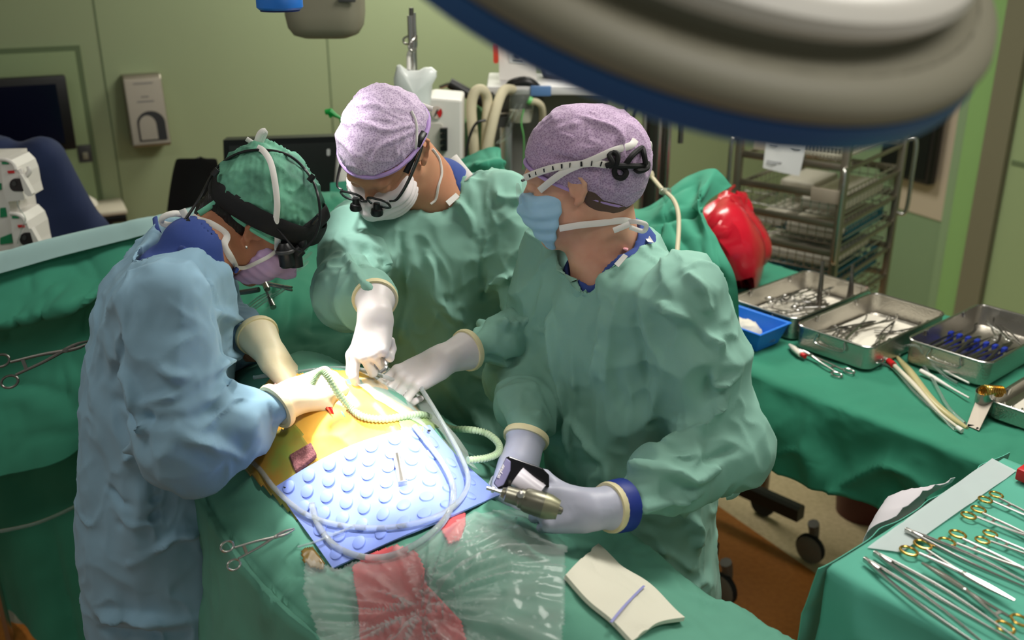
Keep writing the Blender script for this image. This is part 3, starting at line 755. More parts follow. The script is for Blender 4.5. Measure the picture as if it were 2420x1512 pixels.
# anaesthesia machine
ay = P(1300, 220, 3.5)[1]; AX = PY(1300, 220, ay)
t = thing('anaesthesia_machine', 'anaesthesia machine with white shelf, screen column and steel frame', 'machine', (AX[0], ay, 0))
mb = MB(); pprism(mb, [(1176, -60), (1268, -60), (1268, 190), (1180, 190)], ay, 0.22); recalc(mb.build('column', WHITE_PLASTIC, t, False))
mb = MB(); pprism(mb, [(1202, 104), (1244, 106), (1244, 150), (1203, 148)], ay-0.003, 0.004); recalc(mb.build('label_plate', PAPER, t, False))
mb = MB(); pprism(mb, arc(1224, 128, 8, 8, 0, 360, 16)[:-1], ay-0.012, 0.012); recalc(mb.build('knob', BLACK, t, False))
mb = MB(); pprism(mb, [(1212, 140), (1236, 141), (1236, 145), (1212, 144)], ay-0.0045, 0.003); recalc(mb.build('label_text', INK_GREY, t, False))
mb = MB(); pprism(mb, rrect(1166, 103, 1178, 150, 5), ay-0.03, 0.05); recalc(mb.build('red_handle', mat('orange_red_handle', lin(200, 60, 40), 0.5), t, False))
scr = MB(); pprism(scr, [(1270, 100), (1480, 120), (1480, 215), (1284, 182)], ay+0.06, 0.06); recalc(scr.build('monitor', BLACK, t, False))
scr = MB(); pprism(scr, [(1282, 106), (1470, 126), (1470, 203), (1292, 172)], ay+0.055, 0.006); recalc(scr.build('monitor_screen', mat('pale_blue_screen', lin(120, 140, 172), 0.3), t, False))
sh = [PH(*q) for q in ((1148, 181, 1.31), (1500, 206, 1.31), (1392, 168, 1.31), (1186, 168, 1.31))]
zs_ = 1.31; x0, x1 = PY(1150, 190, ay-0.12)[0], PY(1462, 190, ay-0.12)[0]
zs_ = PY(1300, 205, ay-0.12)[2]
mb = MB(); mb.box(((x0+x1)/2, ay+0.04, zs_-0.012), (x1-x0, 0.34, 0.03), None, 0.006); mb.build('shelf', mat('shelf_white', lin(206, 204, 204), 0.4), t)
mb = MB(); mb.box((PY(1278, 214, ay-0.14)[0], ay-0.132, zs_-0.012), (0.07, 0.012, 0.034), None, 0.003); mb.build('shelf_blue_tab', mat('blue_tab', lin(86, 122, 170), 0.5), t)
mb = MB(); mb.box((x0+0.012, ay+0.04, zs_-0.03), (0.03, 0.34, 0.035), None, 0.004); mb.build('shelf_rail', STEEL_DARK, t)
mb = MB(); pprism(mb, [(1285, 222), (1440, 222), (1430, 300), (1285, 300)], ay+0.02, 0.2); recalc(mb.build('vent_box', mat('warm_grey_body', lin(120, 118, 104), 0.5), t, False))
mb = MB(); pprism(mb, [(1168, 222), (1290, 222), (1290, 720), (1168, 720)], ay+0.05, 0.3); recalc(mb.build('cabinet', mat('grey_cabinet', lin(128, 128, 122), 0.5), t, False))
mb = MB(); q = PY(1196, 300, ay-0.02); mb.box((q[0], q[1], 0.75), (0.045, 0.04, 1.4), None, 0.008); mb.build('front_post', STEEL, t)
mb = MB(); pprism(mb, [(1168, 278), (1200, 276), (1204, 300), (1170, 302)], ay-0.1, 0.14); recalc(mb.build('bracket', DARK_GREY, t, False))
mb = MB(); q = PY(1245, 215, ay-0.10); mb.tube([q+A(-0.05, 0.04, 0.0), q+A(-0.05, 0, 0.02), q+A(0.0, -0.01, 0.03), q+A(0.04, 0.0, 0.0)], 0.02, 10, 14); mb.build('hose_mount', BLACK, t)
mb = MB(); q = PY(1232, 245, ay-0.12); mb.lathe([(0, -0.06), (0.035, -0.06), (0.042, -0.03), (0.04, 0.02), (0.028, 0.045), (0, 0.05)], q, Z3, 20); mb.build('water_trap', CLEAR, t)
mb = MB(); mb.lathe([(0, -0.06), (0.034, -0.06), (0.034, -0.022), (0, -0.022)], q+A(0, 0.002, 0), Z3, 18); mb.build('trap_fluid', CREAM_PLASTIC, t)
mb = MB(); mb.tube([PY(1250, 240, ay-0.16), PY(1270, 242, ay-0.16), PY(1282, 260, ay-0.14), PY(1280, 310, ay-0.1), PY(1270, 420, ay-0.05)], 0.012, 10, 24); mb.build('sample_hose', HOSE_CREAM, t)
mb = MB(); mb.tube([PY(1248, 236, ay-0.17), PY(1256, 240, ay-0.17)], 0.014, 10); mb.build('green_connector', TUBE_GREEN, t)
mb = MB(); mb.tube([PY(1238, 258, ay-0.17), PY(1232, 290, ay-0.17), PY(1238, 330, ay-0.16), PY(1236, 400, ay-0.12)], 0.003, 6, 24); mb.build('green_line', TUBE_GREEN, t)
mb = MB()
for dx in (0, 12): mb.tube([PY(1222+dx, 245, ay-0.16), PY(1205+dx, 280, ay-0.19), PY(1188+dx, 320, ay-0.17), PY(1172+dx/2, 340, ay-0.2)], 0.002, 6, 20)
mb.build('clear_line', CLEAR, t)
hp = [PY(1128, 420, ay-0.3), PY(1118, 320, ay-0.3), PY(1114, 250, ay-0.28), PY(1124, 216, ay-0.27), PY(1142, 214, ay-0.26), PY(1152, 240, ay-0.25), PY(1150, 300, ay-0.28), PY(1146, 410, ay-0.3)]
tag((lambda m_: (m_.tube(hp, 0.017, 12, 48), m_.build('breathing_hose', HOSE_CREAM))[1])(MB()), 'cream corrugated breathing hose bent in an upright loop', 'hose')
hp = [PY(1140, 410, ay-0.33), PY(1156, 330, ay-0.32), PY(1172, 260, ay-0.28), PY(1190, 215, ay-0.2), PY(1212, 212, ay-0.12)]
tag((lambda m_: (m_.tube(hp, 0.017, 12, 48), m_.build('breathing_hose', HOSE_CREAM))[1])(MB()), 'cream corrugated breathing hose rising slanted to the black mount', 'hose')
t2 = thing('headrest_arm', 'dark padded support arm slanting behind the breathing hose loop', 'arm', tuple(PY(1110, 260, ay+0.1)))
mb = MB(); mb.tube([PY(1062, 196, ay+0.05), PY(1150, 246, ay+0.05)], 0.02, 10); mb.build('pad', BLACK, t2)
mb = MB(); mb.tube([PY(1040, 206, ay+0.12), PY(1070, 200, ay+0.1), PY(1078, 240, ay+0.1), PY(1080, 420, ay+0.1)], 0.007, 8, 24); mb.build('rod', STEEL, t2)
mb = MB(); pprism(mb, [(1092, 300), (1130, 250), (1160, 300), (1165, 420), (1092, 420)], ay+0.15, 0.1); tag(recalc(mb.build('green_canister', mat('green_canister', lin(84, 128, 84), 0.5), None, False)), 'dull green canister behind the hoses', 'canister')
tag((lambda m_: (m_.tube([PY(1096, 400, ay-0.35), PY(1108, 330, ay-0.35), PY(1125, 292, ay-0.34), PY(1148, 284, ay-0.33)], 0.0045, 8, 30), m_.build('black_cable', BLACK))[1])(MB()), 'thin black cable curving up between the hoses', 'cable')
mb = MB(); q = PY(785, 268, 2.95); mb.tube([q+A(-0.02, 0, 0.004), q+A(-0.005, 0, 0.006), q+A(0.01, 0, -0.006), q+A(0.025, 0, -0.014)], [0.008, 0.01, 0.006, 0.004], 8); mb.tube([q+A(-0.012, 0, 0.006), q+A(-0.004, 0, -0.012)], 0.005, 6); mb.tube([q+A(0.02, 0, -0.01), A(q[0]+0.08, q[1]+0.02, 1.2), A(q[0]+0.1, q[1]+0.02, 0.5)], 0.002, 6, 12)
tag(mb.build('green_clip', mat('bright_green_clip', lin(10, 150, 60), 0.4)), 'small bright green clip left of the purple capped man', 'clip')

# suction column, pole and cords
q = P(1546, 330, 3.6); t = thing('suction_column', 'tall dark glass and steel suction column behind the nurse', 'column', (q[0], q[1], 0))
zt_ = PY(1546, 262, q[1])[2]
mb = MB(); mb.lathe([(0, 0.02), (0.046, 0.02), (0.046, zt_), (0, zt_)], (q[0], q[1], 0), Z3, 24); mb.build('canister', mat('smoky_cylinder', lin(52, 50, 44), 0.2, 0.3), t)
mb = MB(); mb.lathe([(0, zt_), (0.05, zt_), (0.05, zt_+0.014), (0.04, zt_+0.02), (0, zt_+0.02)], (q[0], q[1], 0), Z3, 24); mb.build('lid', STEEL, t)
for dx in (-0.042, 0.012, 0.046):
    mb = MB(); mb.tube([A(q[0]+dx, q[1]-0.045, 0.02), A(q[0]+dx, q[1]-0.045, zt_)], 0.008, 8); mb.build('rail', STEEL, t)
mb = MB(); mb.lathe([(0, 0.0), (0.16, 0.0), (0.15, 0.03), (0, 0.04)], (q[0], q[1], 0), Z3, 20); mb.build('base', DARK_GREY, t)
q = PY(1610, 300, 3.5); mb = MB(); mb.tube([A(q[0], q[1], PY(1610, 338, q[1])[2]), A(q[0], q[1], 2.0)], 0.010, 10); mb.tube([A(q[0], q[1], 2.0), A(q[0], q[1], 3.0)], 0.014, 10)
tag(mb.build('ceiling_rod', STEEL_DARK), 'short steel rod hanging down right of the suction column', 'rod')
for k, (xa, xb) in enumerate(((1482, 1476), (1512, 1496))):
    mb = MB(); mb.tube([PY(xa, 60, 3.62), PY(xa, 225, 3.62), PY(xb, 285, 3.6), PY(xb-4, 420, 3.55)], 0.006, 8, 24); tag(mb.build('power_cord', BLACK), ('left' if k == 0 else 'right')+' of two thin dark cords beside the suction column', 'cord')

# person in navy gown at far left, seen from behind
bx, by_ = P(30, 420, 3.3)[0], 3.12
f = SDF()
f.u(loft([0.25, 0.7, 1.0, 1.2, 1.36, 1.44], [bx+.02, bx+.02, bx+.01, bx, bx-.03, bx-.05], [by_]*6, [.25, .245, .23, .225, .2, .12], [.19, .18, .15, .14, .12, .07], R_(90)), 0.03)
shR = A(bx+0.17, by_, 1.37); f.u(rcone(shR, A(bx+0.24, by_+0.06, 1.10), 0.075, 0.065), 0.05); f.u(rcone(A(bx+0.24, by_+0.06, 1.1), A(bx+0.1, by_+0.22, 1.05), 0.06, 0.05), 0.04)
shL = A(bx-0.25, by_, 1.37); f.u(rcone(shL, A(bx-0.3, by_+0.06, 1.10), 0.075, 0.065), 0.05); f.u(rcone(A(bx-0.3, by_+0.06, 1.1), A(bx-0.15, by_+0.22, 1.05), 0.06, 0.05), 0.04)
body = SDF(); nb = A(bx-0.07, by_+0.02, 1.42); hc = A(bx-0.15, by_+0.1, 1.60)
body.u(rcone(nb-A(0, 0, 0.1), hc-A(0, 0, 0.06), 0.058, 0.052), 0.02); body.u(ellip(hc, (.075, .095, .11)), 0.03); body.u(ellip(hc+A(-0.01, 0.06, -0.05), (.055, .05, .07)), 0.03)
for sx in (-1, 1): body.u(ellip(hc+A(sx*.076, 0, -0.01), (.012, .022, .033)), 0.005)
body.u(ellip(hc+A(-.01, .112, -.03), (.013, .02, .022)), 0.01)
body.u(loft([0.9, 1.1, 1.3, 1.38], [bx]*4, [by_]*4, [.2, .19, .18, .1], [.12, .12, .1, .06], R_(90)), 0.02)
for sx in (-1, 1):
    body.u(rcone(A(bx+sx*.09, by_, .95), A(bx+sx*.1, by_, .08), .075, .045), 0.02); body.u(rcone(A(bx+sx*.1, by_-.04, .04), A(bx+sx*.1, by_+.15, .035), .04, .033), 0.02)
    body.u(rcone(A(bx+sx*.24-.04, by_+.06, 1.1), A(bx+sx*.12-.03, by_+.3, 1.04), .04, .03), 0.01)
    hp_ = A(bx+sx*.12-.03, by_+.3, 1.04)
    for k in range(4): body.u(rcone(hp_, hp_+A(sx*(-.02)+.012*k-.018, .10, -.01), .018, .008), 0.006)
    body.u(rcone(hp_, hp_+A(-sx*.05, .05, .0), .016, .009), 0.006)
V, Q = mesh_sdf(body, A(bx-.5, by_-.25, 0), A(bx+.4, by_+.55, 1.78), 0.012)
per = vq('person', (V, Q), SKIN_TAN, loc=(bx, by_, 0)); tag(per, 'person in navy gown turned away at the left edge near the monitor', 'person')
V, Q = mesh_sdf(f, A(bx-.5, by_-.35, 0.22), A(bx+.4, by_+.4, 1.55), 0.012)
N = vnormals(V, Q); V = V+N*(0.02*crinkle(V, (5, 5, 1.2), 3, 0.6, 2.0)-0.01)[:, None]
vq('gown', (V, Q), NAVY_GOWN, per)
mb = MB(); mb.lathe([(0.072, -0.01), (0.078, 0.0), (0.07, 0.018), (0.062, 0.02)], nb+A(-.012, .01, .0), unit(hc-nb), 24); mb.build('collar', TIE, per)
V, Q = mesh_sdf(SDF().u(ellip(hc+A(.005, -.02, .03), (.086, .1, .1)), 0), hc-0.13, hc+0.15, 0.012); vq('cap', (V, Q), NAVY_GOWN, per)
for sx in (-1, 1):
    mb = MB(); mb.tube([A(bx+sx*.1, by_-.08, .05), A(bx+sx*.1, by_+.17, .05)], [.045, .04], 10); mb.build('clog', WHITE_PLASTIC, per)

# infusion pump tower at the left edge
ty = 2.75
t = thing('infusion_tower', 'white infusion pump tower with green labels at the left edge', 'medical pump', (PY(30, 500, ty)[0], ty, 0))
mb = MB(); pprism(mb, [(-70, 380), (2, 378), (32, 540), (40, 620), (42, 760), (-70, 760)], ty, 0.16); recalc(mb.build('rack', WHITE_PLASTIC, t, False))
def pump(dx, dy, sc):
    X = lambda x, y: (x*sc+dx, y*sc+dy)
    y0 = ty-0.03
    mb = MB(); pprism(mb, [X(*q) for q in ((0, 30), (22, 30), (38, 46), (46, 66), (52, 100), (58, 122), (16, 127), (8, 100))], y0, 0.12); b_ = recalc(mb.build('pump_module', WHITE_PLASTIC, t, False))
    mb = MB(); pprism(mb, arc(*X(36, 87), 14*sc, 15*sc, 90, 270, 12)+[X(50, 72), X(54, 86), X(54, 102)], y0-0.003, 0.01); recalc(mb.build('pump_opening', mat('pump_shadow', lin(44, 38, 40), 0.4), b_, False))
    mb = MB(); pprism(mb, arc(*X(33, 84), 5*sc, 6*sc, 0, 360, 14)[:-1], y0-0.006, 0.005); recalc(mb.build('pump_gear', DARK_GREY, b_, False))
    mb = MB(); mb.tube([PY(*X(0, 26), y0), PY(*X(16, 28), y0), PY(*X(30, 36), y0), PY(*X(37, 50), y0)], 0.006, 8, 20); mb.build('carry_handle', WHITE_PLASTIC, b_)
    mb = MB(); pprism(mb, [X(*q) for q in ((4, 33), (20, 33), (20, 38), (4, 38))], y0-0.003, 0.004); recalc(mb.build('green_stripe', GREEN_LABEL, b_, False))
    mb = MB(); pprism(mb, [X(*q) for q in ((45, 62), (50, 62), (76, 108), (74, 113), (66, 114), (58, 108))], y0-0.02, 0.02); recalc(mb.build('door_lever', WHITE_PLASTIC, b_, False))
    mb = MB(); pprism(mb, [X(*q) for q in ((17, 54), (32, 53), (34, 59), (19, 60))], y0-0.003, 0.004); recalc(mb.build('red_label', RED, b_, False))
    return b_
b_ = pump(0, 350, 1.0); pump(24, 478, 1.0)
mb = MB(); mb.tube([PY(44, 400, ty-.02), PY(52, 412, ty-.02), PY(62, 414, ty-.02), PY(70, 404, ty-.02), PY(66, 393, ty-.02)], [.012, .01, .008, .007, .005], 8, 20); mb.build('hook', WHITE_PLASTIC, b_)
for q in (((-10, 432), (2, 434), (3, 448), (-10, 450)), ((0, 492), (12, 491), (16, 512), (0, 514)), ((0, 562), (26, 552), (30, 574), (0, 578))):
    mb = MB(); pprism(mb, list(q), ty-0.004, 0.005); recalc(mb.build('green_tab', GREEN_LABEL, t, False))
mb = MB(); mb.tube([PY(41, 475, ty-.06), PY(44, 490, ty-.06), PY(60, 516, ty-.05), PY(52, 540, ty-.04), PY(42, 575, ty-.04)], 0.0018, 6, 30); mb.build('drip_line', CLEAR, t)
mb = MB(); mb.tube([A(PY(-10, 600, ty)[0], ty+.08, 0.03), A(PY(-10, 600, ty)[0], ty+.08, 1.5)], .015, 10); mb.build('pole', STEEL, t)
mb = MB(); mb.lathe([(0, .04), (.22, .03), (.26, 0), (0, 0)], (PY(-10, 600, ty)[0], ty+.08, 0), Z3, 20); mb.build('base', GREY_PLASTIC, t)
# ------------------------------------------------------------------ near operating lamp (blurred, top right)
LC = A(0.134, 0.959, 2.07); LN = unit(A(0.289, -0.441, 0.85))
t = thing('operating_lamp', 'large round grey operating lamp with blue rim across the top right', 'lamp', tuple(LC))
SEG = 96
mb = MB(); mb.lathe([(0.285, -0.016), (0.304, -0.016), (0.311, -0.010), (0.3125, 0.0), (0.311, 0.010), (0.30, 0.012)], LC, LN, SEG); mb.build('blue_rim', LAMP_BLUE, t)
mb = MB(); mb.lathe([(0.302, 0.010), (0.3115, 0.013), (0.312, 0.020), (0.308, 0.028), (0.299, 0.034), (0.290, 0.036), (0.284, 0.036)], LC, LN, SEG); mb.build('outer_shell', GREY_PLASTIC, t)
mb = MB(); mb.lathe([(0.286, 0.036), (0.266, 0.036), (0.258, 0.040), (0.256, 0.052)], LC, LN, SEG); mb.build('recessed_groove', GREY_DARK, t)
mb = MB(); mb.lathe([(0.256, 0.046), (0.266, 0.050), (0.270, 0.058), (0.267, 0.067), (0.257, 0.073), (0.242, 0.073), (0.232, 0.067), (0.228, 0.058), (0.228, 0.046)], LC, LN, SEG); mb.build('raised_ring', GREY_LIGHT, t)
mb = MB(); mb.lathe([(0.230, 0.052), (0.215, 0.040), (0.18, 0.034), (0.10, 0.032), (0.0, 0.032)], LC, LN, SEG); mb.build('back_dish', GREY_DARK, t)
mb = MB(); mb.lathe([(0.288, -0.012), (0.27, -0.008), (0.0, -0.008)], LC, LN, SEG); mb.build('lens_disc', GREY_LIGHT, t)
mb = MB()
lx = unit(np.cross(LN, A(0.0, 1.0, 0.3))); ly = np.cross(LN, lx)
sd = unit(A(0.95, 0.05, 0.33)-LN*(A(0.95, 0.05, 0.33)@LN))
mb.tube([LC+sd*0.27+LN*0.085, LC+sd*0.33+LN*0.09, LC+sd*0.38+LN*0.13, LC+sd*0.42+LN*0.3, LC+A(0.5, -0.1, 0.75), A(LC[0]+0.5, LC[1]-0.1, 3.0)], [0.03, 0.034, 0.034, 0.03, 0.03, 0.035], 14, 30); mb.build('yoke_arm', DARK_GREY, t)
spot_light('near_lamp_beam', tuple(LC-LN*0.03), (-0.200, 1.590, 1.13), 190, 21, 1.0, 0.10, (1.0, 0.97, 0.92))

# ------------------------------------------------------------------ wire shelf trolley on the right
RN = P(1998, 400, 3.6); RL = P(1748, 374, 3.85); RR = P(2143, 400, 4.08)
RO = A(RN[0], RN[1], 0); rx = unit(A(RL[0]-RN[0], RL[1]-RN[1], 0)); ry = A(rx[1], -rx[0], 0); RW, RD = 0.42, 0.62
if ry@A(RR[0]-RN[0], RR[1]-RN[1], 0) < 0: ry = -ry
def RP(a, b, z): return RO+rx*a+ry*b+Z3*z
RM = np.stack([ry, rx, Z3], 1) if np.linalg.det(np.stack([ry, rx, Z3], 1)) > 0 else np.stack([-ry, rx, Z3], 1)
t = thing('shelf_trolley', 'steel rack trolley with wire baskets beside the right wall', 'trolley', tuple(RP(RW/2, RD/2, 0)))
for a in (0, RW):
    for b in (0, RD):
        mb = MB(); mb.box(RP(a, b, 0.79), (0.028, 0.028, 1.36), RM, 0.003); mb.build('post', BRUSHED, t)
        mb = MB(); mb.lathe([(0, -0.012), (0.045, -0.012), (0.05, -0.008), (0.05, 0.008), (0.045, 0.012), (0, 0.012)], RP(a, b, 0.052), rx, 16); mb.build('castor', RUBBER, t)
LEV = [1.24, 1.13, 1.025, 0.915, 0.80, 0.68]
for z in LEV:
    for b in (0, RD):
        mb = MB(); mb.box(RP(RW/2, b, z), (0.014, RW-0.02, 0.026), RM, 0.002); mb.build('rail', BRUSHED, t)
    for a in (0, RW):
        mb = MB(); mb.box(RP(a, RD/2, z-0.01), (RD-0.02, 0.012, 0.014), RM, 0.002); mb.build('side_rail', BRUSHED, t)
for a, b, z0, z1, da, db in ((0.0, 0.0, 0.90, 1.235, -0.012, -0.035), (RW, 0.0, 1.08, 1.30, 0.012, -0.035), (0, RD, 0.95, 1.25, -0.035, 0.012)):
    mb = MB(); mb.tube([RP(a, b, z1), RP(a+da, b+db, z1+0.008), RP(a+da*1.3, b+db*1.3, z1-0.03), RP(a+da*1.3, b+db*1.3, (z0+z1)/2), RP(a+da*1.3, b+db*1.3, z0+0.03), RP(a+da, b+db, z0-0.008), RP(a, b, z0)], 0.009, 10, 40); mb.build('handle', STEEL, t)
mb = MB(); mb.box(RP(RW/2, RD/2, 1.40), (RD+0.03, RW+0.03, 0.02), RM, 0.004); mb.build('top_shelf', BRUSHED, t)
def wire_basket(z, h, m, label, rim=True):
    w = thing('wire_basket', label, 'basket', tuple(RP(RW/2, RD/2, z-h)), 'baskets in the trolley')
    mb = MB()
    a0, a1, b0, b1 = 0.02, RW-0.02, 0.02, RD-0.02
    for k in range(12):
        f = k/11
        mb.tube([RP(a0+(a1-a0)*f, b0, z), RP(a0+(a1-a0)*f, b0, z-h), RP(a0+(a1-a0)*f, b1, z-h), RP(a0+(a1-a0)*f, b1, z)], 0.0018, 5, None, False)
    for k in range(16):
        f = k/15
        mb.tube([RP(a0, b0+(b1-b0)*f, z), RP(a0, b0+(b1-b0)*f, z-h), RP(a1, b0+(b1-b0)*f, z-h), RP(a1, b0+(b1-b0)*f, z)], 0.0018, 5, None, False)
    mb.build('wire_mesh', m, w)
    mb = MB(); 
    for zz, r in ((z, 0.004), (z-h/2, 0.002), (z-h, 0.003)):
        mb.tube([RP(a0, b0, zz), RP(a1, b0, zz), RP(a1, b1, zz), RP(a0, b1, zz), RP(a0, b0, zz)], r, 6)
    mb.build('rim_wire', m, w)
    return w
words = ['second', 'third', 'fourth', 'fifth', 'lowest visible']
for k, z in enumerate(LEV[1:]):
    wire_basket(z+0.005, 0.085 if k < 4 else 0.07, STEEL if k < 3 else BRUSHED, 'wire basket on the %s level of the steel rack' % words[k])
# packs lying in the baskets
import random
random.seed(4)
packs = [(1, 0.10, 0.05, 0.16, 0.46, 0.05, 'white sterile pack lying long in the second rack basket'), (1, 0.30, 0.3, 0.15, 0.25, 0.04, 'cream pack at the back of the second rack basket'),
         (2, 0.13, 0.06, 0.2, 0.45, 0.05, 'white sterile pack in the third rack basket near post'), (2, 0.32, 0.1, 0.1, 0.3, 0.05, 'flat pale pack in the third rack basket far left'),
         (3, 0.2, 0.06, 0.34, 0.4, 0.045, 'wide white pack filling the fourth rack basket')]
for lv, a, b, wa_, wb_, hh, lb in packs:
    mb = MB(); mb.box(RP(a, b+wb_/2, LEV[lv]-0.077+hh/2), (wb_, wa_, hh), RM, 0.012, 3); tag(mb.build('sterile_pack', mat('pack_white', lin(206, 200, 186), 0.6, bumps=(('ridge', 14, 0.5, 0.006),))), lb, 'pack', 'packs in the trolley')
def slot_basket(a0, b0, wa_, wb_, z, h, m, label, ns=14):
    """plastic basket with real slots: rim, floor and upright bars"""
    w = thing('plastic_basket', label, 'basket', tuple(RP(a0+wa_/2, b0+wb_/2, z)))
    mb = MB(); mb.box(RP(a0+wa_/2, b0+wb_/2, z+0.004), (wb_, wa_, 0.006), RM); mb.build('base', m, w)
    mb = MB()
    for zz in (z+0.01, z+h*0.5, z+h): mb.tube([RP(a0, b0, zz), RP(a0+wa_, b0, zz), RP(a0+wa_, b0+wb_, zz), RP(a0, b0+wb_, zz), RP(a0, b0, zz)], 0.006, 6)
    mb.build('rim', m, w)
    mb = MB()
    for k in range(ns+1):
        f = k/ns
        for q in (RP(a0+wa_*f, b0, z), RP(a0+wa_*f, b0+wb_, z), RP(a0, b0+wb_*f, z), RP(a0+wa_, b0+wb_*f, z)): mb.tube([q, q+Z3*h], 0.0042, 5)
    mb.build('bars', m, w); return w
slot_basket(0.03, 0.06, 0.20, 0.44, 1.26, 0.085, mat('ivory_basket', lin(204, 200, 180), 0.5), 'ivory slotted basket on the top level of the steel rack')
slot_basket(0.03, 0.16, 0.3, 0.4, 0.925, 0.05, TEAL_BASKET, 'teal slotted basket on the fourth level of the steel rack')
slot_basket(0.03, 0.10, 0.32, 0.46, 0.73, 0.07, TEAL_BASKET, 'larger teal slotted basket low in the steel rack')
mb = MB(); mb.box(RP(0.33, 0.1, 1.31), (0.1, 0.12, 0.12), RM, 0.006); tag(mb.build('cream_carton', mat('cream_carton', lin(196, 186, 168), 0.7)), 'cream carton at the left end of the rack top level', 'carton')
# papers hung on the rack front
t = thing('paper_sheet', 'printed white paper sheet hung on the front of the steel rack', 'paper', tuple(RP(0.22, -0.03, 1.19)))
ctr = [[RP(0.295+du, -0.026-0.01*k, z) for du in (0.0, -0.075, -0.15)] for k, z in enumerate((1.36, 1.30, 1.22))]
vf = sheet([[RP(0.30, -0.03, 1.35), RP(0.22, -0.035, 1.35), RP(0.145, -0.03, 1.35)], [RP(0.30, -0.035, 1.28), RP(0.22, -0.045, 1.28), RP(0.145, -0.038, 1.28)], [RP(0.295, -0.05, 1.21), RP(0.22, -0.06, 1.205), RP(0.15, -0.05, 1.20)]], 10, 8, thick=0.0006)
mb = MB(); mb.add(*vf); mb.build('sheet', PAPER, t)
for z, a0, a1 in ((1.335, 0.29, 0.16), (1.322, 0.29, 0.2), (1.30, 0.28, 0.25), (1.297, 0.2, 0.16), (1.24, 0.28, 0.22), (1.232, 0.28, 0.24)):
    mb = MB(); oo = -0.0465 if z > 1.26 else -0.062; mb.tube([RP(a0, oo+0.006, z), RP((a0+a1)/2, oo, z), RP(a1, oo+0.004, z)], 0.002, 4); mb.build('printed_line', INK_GREY, t)
mb = MB(); mb.box(RP(0.05, -0.02, 1.135), (0.012, 0.12, 0.05), RM, 0.002); l_ = mb.build('label_holder', mat('shelf_label', lin(150, 140, 124), 0.6)); tag(l_, 'small printed shelf label clipped to the upper rack rail', 'label')

# black wall screen behind the rack
sa, za = vsz(2098, 260, 0.1); sb, zb2 = vsz(2188, 438, 0.1)
t = thing('wall_screen', 'tall black screen on the right wall behind the rack', 'screen', tuple(VP((sa+sb)/2, zb2, 0.05)))
VM = np.stack([VT, -VN, Z3], 1)
mb = MB(); mb.box(VP((sa+sb)/2, (zb2+za+0.3)/2, 0.07), (abs(sb-sa)+0.02, 0.06, za+0.3-zb2), VM, 0.008); mb.build('casing', BLACK, t)
mb = MB(); mb.box(VP((sa+sb)/2, (zb2+za+0.3)/2, 0.103), (abs(sb-sa)-0.03, 0.004, za+0.25-zb2), VM); mb.build('glass', SCREEN_OFF, t, False)
mb = MB(); mb.box(VP((sa+sb)/2, (zb2+za+0.3)/2, 0.025), (0.1, 0.05, 0.2), VM); mb.build('wall_mount', DARK_GREY, t, False)

# red waste bag hung between drape and rack
ctrl = [[P(1728, 470, 3.35), P(1734, 470, 3.32), P(1740, 471, 3.35)], [P(1690, 505, 3.3), P(1728, 520, 3.2), P(1755, 510, 3.32)], [P(1672, 540, 3.28), P(1735, 565, 3.14), P(1792, 585, 3.3)], [P(1705, 600, 3.28), P(1745, 620, 3.16), P(1788, 612, 3.3)], [P(1740, 660, 3.28), P(1752, 668, 3.2), P(1765, 660, 3.3)], [P(1748, 684, 3.28), P(1750, 686, 3.26), P(1752, 685, 3.28)]]
t = thing('waste_bag', 'red plastic waste bag hanging beside the steel rack', 'bag', tuple(P(1740, 680, 3.3)))
vf = sheet(ctrl, 40, 24, lambda g: 0.02*crinkle(g, (14, 14, 5), 9), thick=0.05); mb = MB(); mb.add(*vf); mb.build('bag', RED_BAG, t)
mb = MB(); mb.tube([P(1730, 472, 3.33), P(1722, 455, 3.4), P(1735, 440, 3.6)], 0.006, 6, 10); mb.build('tie_loop', RED_BAG, t)
mb = MB(); mb.tube([P(1745, 640, 3.32), P(1790, 645, 3.45), P(1850, 665, 3.6)], 0.008, 8, 12); tag(mb.build('red_strap', RED_BAG), 'red strap running from the waste bag to the rack', 'strap')
# ------------------------------------------------------------------ drapes and patient
def proj(V):
    d = np.asarray(V)-CAM; z = d@FV
    return np.stack([1210+FPX*(d@XV)/z, 756-FPX*(d@UV)/z], 1)
def in_poly(q, poly):
    x, y = q[:, 0], q[:, 1]; r = np.zeros(len(q), bool); n = len(poly)
    for i in range(n):
        x1, y1 = poly[i]; x2, y2 = poly[(i+1) % n]
        c = ((y1 > y) != (y2 > y)) & (x < (x2-x1)*(y-y1)/(y2-y1+1e-12)+x1); r ^= c
    return r
def cloth(amp=0.02, sc=(5, 5, 3), seed=0, sharp=3.0, fine=0.006, fsc=14):
    return lambda g: amp*crinkle(g, sc, seed, 0.7, 1.3)+fine*crinkle(g, (fsc, fsc, fsc*0.7), seed+5, 0.8, 1.5)
def rows(lst): return [[PY(*q) for q in r] for r in lst]
SX = (-200, 0, 150, 300, 500, 680); SYY = (2.45, 2.5, 2.56, 2.62, 2.70, 2.78)
def srow(ys, dy): return [(SX[i], ys[i], SYY[i]+(dy[i] if np.ndim(dy) else dy)) for i in range(6)]
c1 = rows([srow((648, 602, 564, 530, 487, 452), 0.05), srow((650, 604, 566, 532, 489, 454), 0.0), srow((700, 655, 612, 575, 530, 495), -0.02), srow((820, 772, 728, 685, 640, 605), (-.1, -.1, -.13, -.1, -.06, -.06)),
           srow((890, 840, 800, 750, 720, 700), (-.02, 0, -.03, .02, .02, .02)), srow((980, 950, 920, 880, 880, 880), (-.05, -.03, -.05, -.02, 0, 0)), srow((1190, 1130, 1090, 1000, 990, 990), (-.08, -.06, -.08, -.02, 0, 0))])
